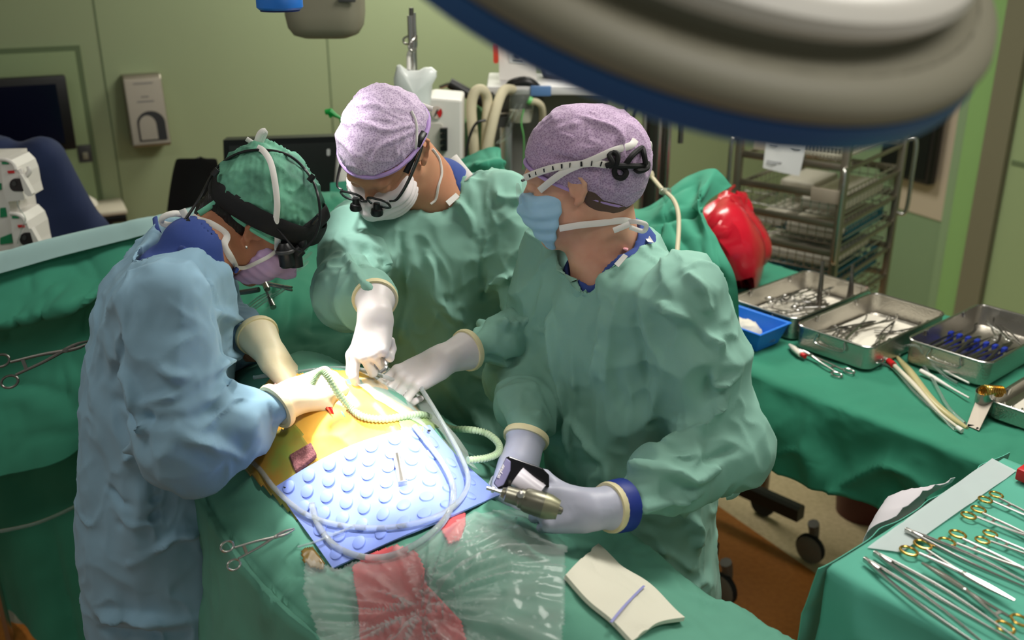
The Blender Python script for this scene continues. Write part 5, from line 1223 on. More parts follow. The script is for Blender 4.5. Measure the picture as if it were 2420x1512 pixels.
# blue racks with dark tools in the deep tray
t = thing('silicone_rack', 'blue silicone rack holding tools in the deep steel tray', 'rack', tuple(TP(.37, .5, Z0)))
mb = MB()
for k in range(8): mb.box(TP(.285+.025*k, .56, Z0+.022), (.012, .02, .04), TM, .003)
mb.box(TP(.373, .56, Z0+.008), (.2, .024, .014), TM, .003); mb.build('comb', mat('royal_blue_silicone', lin(24, 46, 150), .5), t)
_m = []
for k in range(7):
    b = TP(.285+.026*k, .385, Z0+.022); e = TP(.298+.026*k, .60+.02*(k % 2), Z0+.034)
    _m.append((put((PTD, PRD, PKD)[k % 3], b, e, 'x', 'surgical tool', 'tools in the blue rack'), b, e))
order_labels(_m, ('dark slim tool', 'slotted in the blue rack'))
_m = []
for k in range(3): _m.append((put((PK, PRD, PTD)[k], TP(.40+.025*k, .63, Z0+.03), TP(.30+.02*k, .74, Z0+.03), 'x', 'surgical tool', 'tools behind the blue rack'), TP(.40+.025*k, .63, Z0+.03), TP(.30+.02*k, .74, Z0+.03)))
order_labels(_m, ('steel tool', 'behind the blue rack'))
# long tools standing across the farthest tray's edge
for k, (a, b, lb) in enumerate((((1929, 742), (1931, 646), 'tall steel blade standing up left of two in the tray corner'), ((2003, 718), (2010, 652), 'tall steel blade standing up right of two at the tray edge'))):
    p = PH(*a, Z0+.012); q = p+Z3*(.165-.04*k)+A(.004, .01, 0); r = thing('standing_retractor', lb, 'retractor', tuple(p))
    mb = MB(); mb.tube([p, (p+q)/2+A(.003, 0, 0), q], [.010, .009, .006], 8, 12, True, .3, A(.3, -1, 0)); mb.build('blade', STEEL_DARK, r)
    mb = MB(); mb.tube([p+A(.012, 0, 0), p+A(.006, 0, .07), q-Z3*.02], [.006, .005, .004], 8, 12, True, .4, A(.3, -1, 0)); mb.build('spring_leaf', STEEL_DARK, r)
scatter([PK, PR, PKD], 8, .64, .78, .32, .52, Z0+.014, 70, 18, ('slim steel tool', 'in the low tray at the right edge'), 'surgical tool', 'tools in the low tray')
# spring coils in the low tray
t = MB()
for k in range(9): t.tube([TP(.582+.022*k, .235+.012*math.cos(a), Z0+.024+.012*math.sin(a)) for a in np.linspace(0, 2*math.pi, 16)], .002, 6, None, False)
tag(t.build('spring_coil', STEEL), 'row of shiny rings along the rim of the low tray', 'coil')

# blue plastic bin with wadding
t = thing('plastic_bin', 'open blue plastic bin beside the trays', 'bin', tuple(TP(-.13, .16, Z0)))
def binring(g, z): return [TP(-.235+g, .09+g, z), TP(-.02-g, .09+g, z), TP(-.02-g, .225-g, z), TP(-.235+g, .225-g, z)]
L = [binring(.018, Z0), binring(.0, Z0+.058), binring(-.006, Z0+.06), binring(-.006, Z0+.064), binring(.003, Z0+.063), binring(.021, Z0+.004)]; V = np.array([q for l in L for q in l])
F = [(i*4+j, i*4+(j+1) % 4, (i+1)*4+(j+1) % 4, (i+1)*4+j) for i in range(5) for j in range(4)]+[(3, 2, 1, 0), (20, 21, 22, 23)]
mb = MB(); mb.add(V, F); b = recalc(mb.build('bin_body', BIN_BLUE, t, False)); bv = b.modifiers.new('bevel', 'BEVEL'); bv.width = .006; bv.segments = 3
f = SDF()
for a_, b_, r in ((-.16, .15, .03), (-.12, .16, .034), (-.09, .15, .028), (-.18, .165, .026)): f.u(ball(TP(a_, b_, Z0+.022), r), .03)
f.i(lambda p: -(p[:, 2]-Z0-.006), .004)
V, Q = mesh_sdf(f, TP(-.13, .16, Z0)-.14, TP(-.13, .16, Z0)+.14, .005); V = V+vnormals(V, Q)*(.004*crinkle(V, (60, 60, 60), 5))[:, None]
tag(vq('cotton_wad', (V, Q), WHITE_TOWEL), 'crumpled white wadding inside the blue bin', 'wadding')
mb = MB(); mb.tube([TP(-.06, .13, Z0+.012), TP(-.04, .15, Z0+.02), TP(-.035, .18, Z0+.018)], .006, 8, 10); tag(mb.build('plastic_thimble', CLEAR), 'small clear plastic cap beside the wadding in the bin', 'cap')

# swab forceps lying on the cover
h_ = TZ+.008
c = put(PK, PH(2000, 888, h_), PH(1885, 826, h_+.008), 'ringed swab forceps with white tip lying on the green cover', 'forceps')
mb = MB(); mb.tube([PH(1866, 815, h_+.006), PH(1876, 824, h_+.008), PH(1892, 838, h_+.008)], [.004, .0085, .007], 10, 14); w_ = mb.build('swab', WHITE_TOWEL); tag(w_, 'white swab tip held by the ringed forceps', 'swab')
mb = MB(); mb.tube([PH(1892, 836, h_+.008), PH(1903, 842, h_+.008)], .0065, 10); tag(mb.build('red_band', RED), 'red band between the white swab and forceps', 'band')
# cautery pencil and suction handles
def stick(name, pix, r, m, label, cat, n=30, dz=0.0):
    mb = MB(); mb.tube([PH(x, y, h_+dz+(q[2] if len(q) > 2 else 0)) for q in pix for x, y in [q[:2]]], r, 10, n); return tag(mb.build(name, m), label, cat)
stick('amber_wand', [(2115, 838), (2150, 880), (2200, 945), (2245, 985), (2285, 1012)], [.004, .011, .011, .009, .005], mat('amber_handle', lin(206, 194, 140), .3, trans=.3), 'translucent amber suction handle on the green cover', 'handle')
t = thing('syringe_tube', 'slim cream suction tube with red collar on the green cover', 'tube', tuple(PH(2170, 920, h_)))
mb = MB(); mb.tube([PH(2112, 862, h_+.01), PH(2160, 910, h_+.008), PH(2220, 975, h_+.006), PH(2272, 1016, h_+.005)], [.006, .007, .004, .0035], 10, 24); mb.build('shaft', CREAM_PLASTIC, t)
mb = MB(); mb.tube([PH(2100, 852, h_+.012), PH(2112, 863, h_+.012)], [.008, .009], 12); mb.build('red_collar', RED, t)
mb = MB(); mb.tube([PH(2090, 845, h_+.012), PH(2100, 853, h_+.012)], [.004, .006], 10); mb.build('nozzle', WHITE_PLASTIC, t)
mb = MB(); mb.tube([PH(2262, 1010, h_+.006), PH(2274, 1018, h_+.005)], .006, 10); mb.build('end_cap', WHITE_PLASTIC, t)
stick('suction_tube', [(2064, 862, .003), (2075, 858, .004), (2110, 870, .003), (2160, 925, .003), (2230, 990, .003), (2256, 1014, .002)], .0028, CLEAR, 'thin clear tube looping on the green cover', 'tube', 60)
stick('suction_tube', [(2160, 835, .004), (2200, 890, .006), (2240, 960, .004), (2280, 1000, .003)], .004, CLEAR, 'clear curved tube right of the amber handle', 'tube', 50)
stick('cautery_pencil', [(2150, 830, .01), (2190, 850, .012), (2240, 880, .012), (2290, 905, .014)], [.006, .0065, .003, .0025], WHITE_PLASTIC, 'white cautery pencil leaning towards the metal cup', 'pencil')
stick('cautery_pencil', [(2176, 876, .006), (2205, 892, .006), (2250, 918, .006), (2290, 940, .006)], [.006, .0065, .003, .0025], WHITE_PLASTIC, 'second white pencil below the leaning one', 'pencil')
t = thing('tube_coil', 'coiled clear tubing hung at the deep tray corner', 'tube', tuple(PH(2160, 830, h_)))
mb = MB(); mb.tube([PH(2125, 840, h_+.004), PH(2132, 822, h_+.02), PH(2150, 816, h_+.06), PH(2170, 820, h_+.06), PH(2190, 845, h_+.03), PH(2230, 885, h_+.01), PH(2262, 905, h_+.004)], .0035, 8, 60); mb.build('tubing', CLEAR, t)
# oval cup with gold coil and tag
cu = PH(2322, 978, h_); t = thing('steel_cup', 'oval steel cup standing before the low tray', 'cup', tuple(cu))
mb = MB(); V = []; ang = np.linspace(0, 2*np.pi, 32, endpoint=False); prof = [(0, 0), (.8, 0), (.86, .004), (.97, .062), (1, .064), (.95, .064), (.82, .006), (0, .006)]
for r, hh in prof:
    for a in ang: V.append(cu+TE1*(.022*max(r, 1e-3)*math.sin(a))+TE2*(.038*max(r, 1e-3)*math.cos(a))+Z3*hh)
mb.add(V, [(i*32+j, i*32+(j+1) % 32, (i+1)*32+(j+1) % 32, (i+1)*32+j) for i in range(7) for j in range(32)]); mb.build('cup_body', STEEL, t)
mb = MB(); ax0, ax1 = cu+Z3*.07-TE2*.028, cu+Z3*.058+TE2*.03+TE1*.02; e1 = unit(ax1-ax0); e2 = unit(np.cross(e1, Z3)); e3 = np.cross(e1, e2)
mb.tube([ax0+(ax1-ax0)*(a/(2*math.pi*11))+.0125*(math.cos(a)*e2+math.sin(a)*e3) for a in np.linspace(0, 2*math.pi*11, 260)], .0022, 6); tag(mb.build('gold_coil', GOLD), 'golden wire coil resting on top of the oval cup', 'coil')
t = thing('metal_tag', 'plain grey metal plate leaning against the oval cup', 'plate', tuple(PH(2300, 1015, h_)))
a, b, c_, d = PH(2284, 1006, h_), PH(2314, 1018, h_), PH(2349, 945, h_+.045), PH(2312, 932, h_+.05)
mb = MB(); n = unit(np.cross(b-a, d-a)); V = np.array([a, b, c_, d]); mb.add(np.vstack([V, V+n*.0015]), [(0, 1, 2, 3), (7, 6, 5, 4), (0, 4, 5, 1), (1, 5, 6, 2), (2, 6, 7, 3), (3, 7, 4, 0)]); b_ = recalc(mb.build('plate', mat('matt_grey_metal', lin(150, 142, 130), .5, .6), t, False)); bv = b_.modifiers.new('bevel', 'BEVEL'); bv.width = .0006
mb = MB(); nn = unit(CAM-a); q = a+(b-a)*.3+(d-a)*.06+nn*.002; mb.box(q, (.014, .002, .004), YM(-20)); mb.build('slot', INK, t, False)
mb = MB(); q = a+(b-a)*.82+(d-a)*.05+nn*.002; mb.lathe([(0, 0), (.003, 0), (.003, .001), (0, .001)], q, nn, 12); mb.build('hole', INK, t)

# ------------------------------------------------------------------ Mayo stand in the foreground
MO = PH(1960, 1338, 1.12); MX1 = unit(A(.78, .62, 0)); MX2 = A(MX1[1], -MX1[0], 0); MZ = 1.12
def MPt(a, b, z): return A(MO[0], MO[1], 0)+MX1*a+MX2*b+Z3*z
MLn, MW = .55, .62
t = thing('mayo_stand', 'small instrument stand on a castored base in the right foreground', 'stand', tuple(MPt(MLn/2, MW/2, 0)))
MM = np.stack([MX1, -MX2, Z3], 1)
mb = MB(); mb.box(MPt(MLn/2, MW/2, MZ-.02), (MLn-.03, MW-.03, .02), MM, .004); mb.build('tray_top', BRUSHED, t)
mb = MB(); mb.tube([MPt(.45, .3, .12), MPt(.45, .3, MZ-.03)], .022, 12); mb.build('post', BRUSHED, t)
DKB = mat('dark_base_enamel', lin(54, 56, 50), .4, .3)
for k, (pa, pb) in enumerate((((1893, 1214), (2150, 1330)), ((1688, 1302), (2080, 1540)))):
    a, b = PH(*pa, .17), PH(*pb, .17)
    mb = MB(); d = unit(b-a); sd_ = np.cross(Z3, d); mb.prism([(-.022, -.025), (.022, -.025), (.022, .02), (.012, .03), (-.012, .03), (-.022, .02)], a, sd_, Z3, -np.linalg.norm(b-a)); fo = recalc(mb.build('base_bar', DKB, t, False))
    q = a+d*.05-Z3*.02; mb = MB(); mb.lathe([(0, -.016), (.04, -.016), (.05, -.01), (.05, .01), (.04, .016), (0, .016)], A(q[0], q[1], .052), sd_, 20); mb.build('castor_wheel', mat('grey_castor', lin(120, 114, 102), .5), fo)
    mb = MB(); mb.lathe([(.049, -.011), (.054, -.006), (.054, .006), (.049, .011)], A(q[0], q[1], .055), sd_, 20, True); mb.build('castor_tyre', RUBBER, fo)
    mb = MB(); mb.tube([A(q[0], q[1], .06)+sd_*.022, A(q[0], q[1], .12)+sd_*.012, A(q[0], q[1], .155)], [.014, .018, .02], 8, 10); mb.build('castor_fork', mat('castor_fork_grey', lin(104, 100, 90), .5), fo)
mb = MB(); a, b = PH(2150, 1330, .17), PH(2080, 1540, .17); mb.tube([a, (a+b)/2, b], .025, 10); mb.build('cross_bar', DKB, t)
mb = MB(); mb.tube([(a+b)/2, MPt(.45, .3, .14)], .025, 10); mb.build('link_bar', DKB, t)
# cover: top and two hanging sides
aa = np.linspace(0, 1, 70); G = []
bb = np.linspace(0, 1, 100)
for fa_ in aa:
    row = []
    for fb_ in bb:
        # along fb: hanging front-left side, then over the top
        if fa_ < .25: k = 1-fa_/.25; a_ = -.004-.03*k-.02*k*math.sin(9*fb_+1); z_ = MZ-.26*k*(.75+.35*math.sin(5*fb_+1.2)**2)
        else: a_ = (fa_-.25)/.75*MLn; z_ = MZ
        row.append(MPt(0, 0, z_)+MX2*(fb_*MW)+MX1*a_)
    G.append(row)
# hanging side lies along the near-left edge (constant a = 0 runs towards the camera)
G = np.array(G); nu, nv = G.shape[:2]; Gf = G.reshape(-1, 3); Fq = grid_faces(nu, nv); N = vnormals(Gf, Fq)
if N[-nv//2][2] < 0: Fq = Fq[:, ::-1]; N = -N
fl = np.clip((MZ-Gf[:, 2])*10, 0, 1); Gf = Gf+N*(.0015*crinkle(Gf, (9, 9, 9), 151, .6, 3)*(1-fl)+fl*.03*(crinkle(Gf, (8, 8, 5), 153, .8, 2.5)-.5))[:, None]
mb = MB(); mb.add(Gf, Fq.tolist()); o = mb.build('stand_cover', MAYO_GREEN, None, True, None, None); tag(o, 'smooth green cover on the small stand in the right foreground', 'drape'); sm = o.modifiers.new('solid', 'SOLIDIFY'); sm.thickness = .002; sm.offset = -1
# back-left side hanging flap and white liner
ctr = [[MPt(-.02+.60*f, -.004-.02*g, MZ+.001-.16*g*(1+.3*math.sin(7*f))) for f in (0, .25, .5, .75, 1)] for g in (0, .5, 1)]
vf = sheet(ctr, 24, 50, lambda g: .01*crinkle(g, (9, 9, 6), 161), thick=.0015); mb = MB(); mb.add(*vf); tag(mb.build('stand_cover_flap', MAYO_GREEN), 'green flap hanging from the far left edge of the small stand', 'drape')
vf = sheet([[MPt(.24, -.03, MZ-.02), MPt(.34, -.035, MZ-.01), MPt(.44, -.03, MZ-.02)], [MPt(.22, -.07, MZ-.07), MPt(.33, -.09, MZ-.05), MPt(.42, -.07, MZ-.08)], [MPt(.18, -.05, MZ-.16), MPt(.3, -.06, MZ-.17), MPt(.38, -.05, MZ-.17)]], 16, 16, lambda g: .006*crinkle(g, (20, 20, 12), 163), thick=.001); mb = MB(); mb.add(*vf); tag(mb.build('liner_sheet', mat('pale_mauve_liner', lin(196, 190, 196), .7)), 'pale plastic liner showing under the edge of the small stand cover', 'sheet')
p4 = [PH(2050, 1292, MZ+.004), PH(2130, 1305, MZ+.004), PH(2402, 1112, MZ+.004), PH(2345, 1082, MZ+.004)]
vf = sheet([[p4[0], (p4[0]+p4[3])/2, p4[3]], [p4[1], (p4[1]+p4[2])/2, p4[2]]], 10, 40, lambda g: .002*crinkle(g, (12, 12, 12), 165), thick=.0008); mb = MB(); mb.add(*vf); tag(mb.build('adhesive_strip', film_mat('whitish_strip', .62, (.62, .70, .70, 1), .35, .3, 14)), 'whitish translucent strip along the edge of the small stand', 'strip')
m_ = MZ+.006
def M2(x, y, dz=0): return PH(x, y, m_+dz)
for a, b, lb in (((2330, 1172), (2520, 1262), 'uppermost gold ringed scissors on the small stand'), ((2288, 1208), (2500, 1300), 'second gold ringed scissors from the top of the small stand'), ((2318, 1266), (2530, 1350), 'gold ringed scissors third from top near the right edge'), ((2236, 1268), (2480, 1375), 'gold ringed scissors crossed by long forceps'),):
    put(PG, M2(*a), M2(*b, .004), lb, 'scissors', 'gold ringed tools on the small stand')
put(PGC, M2(2150, 1290), M2(2392, 1424, .006), 'slim curved gold ringed scissors nearest the forceps tips', 'scissors', 'gold ringed tools on the small stand')
put(PGC, M2(2408, 1488), M2(2184, 1330, .006), 'large curved scissors with gold handles pointing up left', 'scissors', 'gold ringed tools on the small stand')
for a, b, lb in (((2142, 1258), (2500, 1425), 'long steel forceps lying furthest back on the small stand'), ((2068, 1314), (2430, 1540), 'long steel forceps in the middle of the three'), ((2044, 1328), (2360, 1560), 'long steel forceps nearest the front edge of the small stand')):
    put(PT, M2(*a), M2(*b), lb, 'forceps', 'long forceps on the small stand')
mb = MB(); q = M2(2425, 1135); mb.box(q+Z3*.012, (.03, .03, .024), MM, .004); tag(mb.build('red_holder', RED), 'small red holder at the right edge of the small stand', 'holder')
# dark red bin below
q = PH(2095, 1300, 0); mb = MB(); r_ = MB()
t = thing('waste_bin', 'dark maroon waste bin standing between the two tables', 'bin', (q[0], q[1], 0))
mb.lathe([(0, 0), (.10, 0), (.13, .30), (.138, .30), (.138, .312), (.125, .312), (.1, .012), (0, .012)], (q[0], q[1]+.25, 0), Z3, 24); mb.build('bin_body', mat('maroon_plastic', lin(82, 30, 22), .5), t)
# ------------------------------------------------------------------ people
class Head:
    def __init__(s, c, fwd, up, k=1.0, ear=1.0, elat=1.0, eback=0.0):
        s.ear = ear; s.elat = elat; s.eb = eback
        s.c = np.asarray(c, float); s.f = unit(fwd); s.r = unit(np.cross(s.f, up)); s.u = np.cross(s.r, s.f); s.k = k
        s.M = np.stack([s.r, s.f, s.u], 1)
    def w(s, x, y, z): return s.c+s.k*(s.r*x+s.f*y+s.u*z)
    def loc(s, p): return (p-s.c)@s.M/s.k
    def el(s, c, r): return ellip(s.w(*c), np.asarray(r)*s.k, s.M)
    def rc(s, a, b, r1, r2): return rcone(s.w(*a), s.w(*b), r1*s.k, r2*s.k)
    def plane(s, n, d):
        n = unit(n)
        return lambda p: s.loc(p)@n*s.k-d*s.k
    def ops(s):
        F = SDF()
        F.u(s.el((0, -.012, .03), (.075, .095, .088)), .02)
        F.u(s.el((0, .035, -.045), (.062, .058, .085)), .03)
        for q in (-1, 1):
            F.u(s.rc((q*.050, .0, -.060), (q*.012, .072, -.112), .020, .018), .025)
            F.u(s.el((q*.042, .068, -.030), (.020, .016, .018)), .02)
        F.u(s.rc((0, .088, .004), (0, .110, -.034), .009, .013), .012)
        for q in (-1, 1): F.u(s.el((q*.011, .102, -.038), (.009, .010, .008)), .006)
        F.u(s.rc((-.034, .082, .024), (.034, .082, .024), .013, .013), .02)
        for q in (-1, 1): F.sub(s.rc((q*.032, .102, .003), (q*.034, .101, .003), .014, .014), .014)
        for q in (-1, 1): F.u(s.el((q*.032, .081, .003), (.015, .013, .0115)), .004)
        F.u(s.el((0, .091, -.066), (.024, .013, .006)), .007); F.u(s.el((0, .090, -.075), (.021, .013, .007)), .006)
        F.sub(s.rc((-.022, .106, -.0705), (.022, .106, -.0705), .002, .002), .003)
        for q in (-1, 1):
            E_ = lambda x, y, z: (q*(.073+(abs(x)-.073)*s.elat), -.008-s.eb+(y+.008)*s.ear, -.006+(z+.006)*s.ear)
            ey_ = [(q*.074, .008, .004), (q*.078, .006, .018), (q*.082, -.006, .026), (q*.086, -.020, .020), (q*.087, -.025, .006), (q*.084, -.022, -.010), (q*.080, -.012, -.026), (q*.076, -.002, -.034)]
            F.u(s.el((q*.0755, -.008-s.eb, -.004), (.0055, .015*s.ear, .025*s.ear)), .006)
            for a_, b_ in zip(ey_[:-1], ey_[1:]): F.u(s.rc(E_(*a_), E_(*b_), .0042, .0042), .004)
            F.u(s.rc(E_(.077, -.004, -.030), E_(.076, .0, -.035), .0075, .006), .004)
            F.u(s.rc(E_(.079, -.013, .010), E_(.079, -.016, -.014), .0042, .0035), .003); F.u(s.rc(E_(.075, .006, -.006), E_(.075, .006, -.014), .005, .005), .004)
            F.sub(s.el((q*(.078+.010*s.elat), -.004-s.eb, -.008), (.007, .0075, .011)), .003)
        return F
def hand_sdf(wr, fwd, n, lat, curls, thumb, k=1.0, spread=0.05, arm=None):
    """wrist, pointing direction, palm-facing direction, +1/-1 for the thumb side = cross(n, fwd)"""
    f = unit(fwd); n = unit(np.asarray(n, float)-f*(np.asarray(n, float)@f)); l = np.cross(n, f)*lat
    Wd = lambda a, b, c: wr+k*(f*a+l*b+n*c)
    S_ = SDF()
    offs = (.030, .0105, -.0095, -.028); bl = (.088, .092, .087, .078)
    ph = ((.043, .026, .020), (.047, .030, .021), (.043, .028, .020), (.034, .021, .018)); rad = ((.0105, .0095, .0085, .0072), (.0107, .0097, .0086, .0073), (.0103, .0093, .0083, .007), (.0092, .0083, .0075, .0063))
    for i in range(4): S_.u(rcone(Wd(.0, offs[i]*.5, 0), Wd(bl[i], offs[i], -.001), .0175*k, .0115*k), .012*k); S_.u(ball(Wd(bl[i], offs[i], -.005), .0098*k), .006*k)
    S_.u(rcone(Wd(.015, .018, .008), Wd(.058, .034, .012), .017*k, .0135*k), .015*k)
    S_.u(rcone(Wd(.02, -.02, .006), Wd(.06, -.024, .006), .016*k, .013*k), .015*k)
    for i in range(4):
        p = Wd(bl[i], offs[i], -.002); ang = 0.0; sp = spread*(1.5-i)
        F = SDF()
        for j in range(3):
            ang += R_(curls[i][j])
            d = unit(f*math.cos(ang)+n*math.sin(ang)+l*sp*max(math.cos(ang), 0))
            q = p+d*ph[i][j]*k; F.u(rcone(p, q, rad[i][j]*k, rad[i][j+1]*k), .002); p = q
        for op in F.ops: S_.u(op[1], .0035*k)
    p = Wd(.052, .032, .012)
    for j, d in enumerate(thumb):
        dd = unit(f*d[0]+l*d[1]+n*d[2]); q = p+dd*(.040, .032, .026)[j]*k
        S_.u(rcone(p, q, (.0135, .0115, .0105)[j]*k, (.0115, .0105, .0085)[j]*k), .006*k); p = q
    if arm is not None: S_.u(rcone(wr+f*.005, arm, .026*k, .042), .02); S_.i((lambda a_, n_: (lambda p: (p-a_)@n_))(np.asarray(arm, float), unit(arm-wr)), .004)
    return S_
def glove(name, sdf, m, parent, wr, arm, pts=0.17, h=0.0022, rim=None):
    lo = np.minimum(wr, arm)-pts; hi = np.maximum(wr, arm)+pts
    V, Q = mesh_sdf(sdf, lo, hi, h)
    V = relax(V, Q, 2, .4)
    o = vq(name, (V, Q), m, parent)
    if rim is not None:
        ax = unit(arm-wr); mb = MB(); r0 = 0.0425
        mb.lathe([(r0-.006, -.006), (r0+.001, -.006), (r0+.0025, 0), (r0+.001, .006), (r0-.006, .006)], arm-ax*0.004+ax*rim[1], ax, 28, True); mb.build('cuff_rim', rim[0], o)
    return o
def person(label, loc, skin, head, body_ops, fine):
    B_ = SDF(); B_.add(body_ops); B_.add(head.ops())
    lo = A(loc[0]-.62, loc[1]-.62, 0.0); hi = A(loc[0]+.62, loc[1]+.62, 1.85)
    V, Q = mesh_sdf(B_, lo, hi, 0.003, fine, 0.022)
    V = relax(V, Q, 1, .3)
    o = vq('person', (V, Q), skin, loc=loc); tag(o, label, 'person')
    return o, B_
def gown(parent, sdf, m, lo, hi, fine, seed, h=0.0065, amp=0.014, creases=(), sc=(6, 6, 2.6), name='gown', cuffs=()):
    V, Q = mesh_sdf(sdf, lo, hi, h, fine, 0.02)
    V = relax(V, Q, 2, .4)
    N = vnormals(V, Q)
    d = amp*2.0*(crinkle(V, sc, seed, .9, 1.2)-.6)+amp*1.25*(crinkle(V, (10, 10, 6), seed+4, 1.0, 1.2)-.6)+amp*.6*(crinkle(V, (21, 21, 15), seed+9, 1.0, 1.4)-.6)
    for c_ in cuffs: d = d*np.clip((np.linalg.norm(V-c_, axis=1)-.035)/.05, 0, 1)
    V = V+N*d[:, None]
    N = vnormals(V, Q)
    L = []
    for pts, w, a in creases: L.append((spline([hit(x, y, sdf, 1.3, 2.8) for x, y in pts], 16), w*.85, a*(1.8 if a > 0 else .9)))
    V = crease(V, N, L)
    return vq(name, (V, Q), m, parent)
def ribbon(parent, name, pix, sdf, m, r=.005, flat=.22, off=.003, n=40, z0=1.3, z1=2.8, extra=()):
    p = [hit(x, y, sdf, z0, z1, off) for x, y in pix]+list(extra)
    p = spline(p, n); mb = MB(); mb.tube(p, r, 8, None, True, flat, CAM-p); return mb.build(name, m, parent)
def lower_body(loc, ang, hz=.95, hw=.085):
    c, s = math.cos(ang), math.sin(ang); side = A(-s, c, 0); fw = A(c, s, 0); L = A(*loc)
    F = SDF()
    for q in (-1, 1):
        a = L+side*q*hw+Z3*hz; k_ = L+side*q*(hw+.01)+fw*.02+Z3*.5; an = L+side*q*(hw+.02)+Z3*.07
        F.u(rcone(a, k_, .085, .058), .03); F.u(rcone(k_, an, .056, .042), .02); F.u(rcone(an-Z3*.03-fw*.04, an-Z3*.035+fw*.14, .04, .032), .02)
    return F
def trousers(parent, loc, ang, hw=.085):
    c, s = math.cos(ang), math.sin(ang); side = A(-s, c, 0); fw = A(c, s, 0); L = A(*loc)
    F = SDF()
    for q in (-1, 1): F.u(rcone(L+side*q*hw+Z3*.90, L+side*q*(hw+.01)+fw*.02+Z3*.5, .08, .07), .03); F.u(rcone(L+side*q*(hw+.01)+fw*.02+Z3*.5, L+side*q*(hw+.02)+Z3*.12, .075, .066), .02)
    V, Q = mesh_sdf(F, L+A(-.35, -.35, .02), L+A(.35, .35, 1.08), .022); vq('trousers', (V, Q), SCRUBS, parent)
    for q in (-1, 1):
        p = L+side*q*(hw+.02); mb = MB(); mb.tube([p-fw*.09+Z3*.052, p-fw*.04+Z3*.05, p+fw*.08+Z3*.046, p+fw*.17+Z3*.04, p+fw*.19+Z3*.036], [.035, .05, .05, .043, .02], 14, 20); mb.build('clog', WHITE_PLASTIC, parent)

def cap_edge(H, cap, c, n, d, m, par, r=.005):
    """a hem where the cutting plane n.x=d meets the cap"""
    n = unit(n); o_ = n*d; e1 = unit(np.cross(n, [1, 0, 0.])); e2 = np.cross(n, e1); P_ = []
    cc = np.asarray(c, float); cc = cc-n*((cc@n)-d)
    for a in np.linspace(0, 2*math.pi, 60):
        dd = math.cos(a)*e1+math.sin(a)*e2; ts = np.linspace(.02, .2, 180); q = np.array([H.w(*(cc+t_*dd)) for t_ in ts])
        D = SDF(); D.ops = [o for o in cap.ops if o[0] == 'u']; k = np.nonzero(D(q) < 0.001)[0]; P_.append(q[k[-1]] if len(k) else q[0])
    mb = MB(); mb.tube(np.array(P_), r, 8, None, False); return mb.build('cap_hem', m, par)

# ====================================================== surgeon in blue gown (left)
F1 = unit(A(.97, .25, 0)); AN1 = math.atan2(F1[1], F1[0]); L1 = (-.73, 1.79, 0)
h1 = Head(P(630, 522, 2.04), A(.60, .05, -.80), A(.80, .02, .60), .95, 1.15, 1.2)
S1n, S1f = A(-.615, 1.655, 1.425), A(-.69, 1.97, 1.41)
E1n, E1f = A(-.585, 1.585, 1.20), A(-.665, 2.05, 1.18)
W1n, W1f = P(688, 936, 1.835), P(642, 842, 1.95)
C1n, C1f = P(650, 962, 1.81), P(606, 790, 2.01)
nb1 = A(-.64, 1.83, 1.43)
tor1 = loft([.2, .6, .95, 1.1, 1.25, 1.36, 1.44, 1.49], [-.745, -.74, -.73, -.715, -.695, -.675, -.655, -.645], [1.78]*3+[1.79, 1.80, 1.81, 1.82, 1.825], [.235, .215, .195, .185, .19, .19, .15, .08], [.20, .175, .150, .138, .132, .125, .105, .06], AN1)
g1 = SDF().u(tor1, .03)
for s_, e_, c_ in ((S1n, E1n, C1n), (S1f, E1f, C1f)):
    g1.u(rcone(s_, e_, .082, .076), .06); g1.u(rcone(e_, e_+(c_-e_)*.58, .076, .058), .035); g1.u(rcone(e_+(c_-e_)*.5, c_+unit(c_-e_)*.010, .056, .027), .02)
g1.u(rcone(E1n+A(.02, 0, -.02), C1n+A(-.06, -.01, -.045), .07, .045), .04)
body1 = SDF().u(loft([.85, 1.1, 1.25, 1.38, 1.45], [-.73, -.715, -.695, -.675, -.65], [1.78, 1.79, 1.80, 1.81, 1.82], [.15, .15, .155, .15, .07], [.11, .105, .10, .09, .05], AN1), .03)
for s_, e_, w_ in ((S1n, E1n, W1n), (S1f, E1f, W1f)): body1.u(rcone(s_, e_, .05, .042), .03); body1.u(rcone(e_, e_+(w_-e_)*.8, .036, .016), .02)
body1.add(lower_body(L1, AN1))
body1.u(rcone(nb1, h1.w(0, -.045, -.055), .058, .056), .025); body1.u(rcone(nb1+A(.02, 0, .02), h1.w(0, .0, -.085), .05, .045), .03)
P1, B1 = person('surgeon in light blue gown and green cap bending over the patient', L1, SKIN_OLIVE, h1, body1, (h1.c-.17, h1.c+.15))
gg = g1.copy(); gg.sub(rcone(nb1+A(-.005, -.025, -.005), h1.w(0, -.04, -.06)+A(-.02, 0, .03), .080, .11), .012)
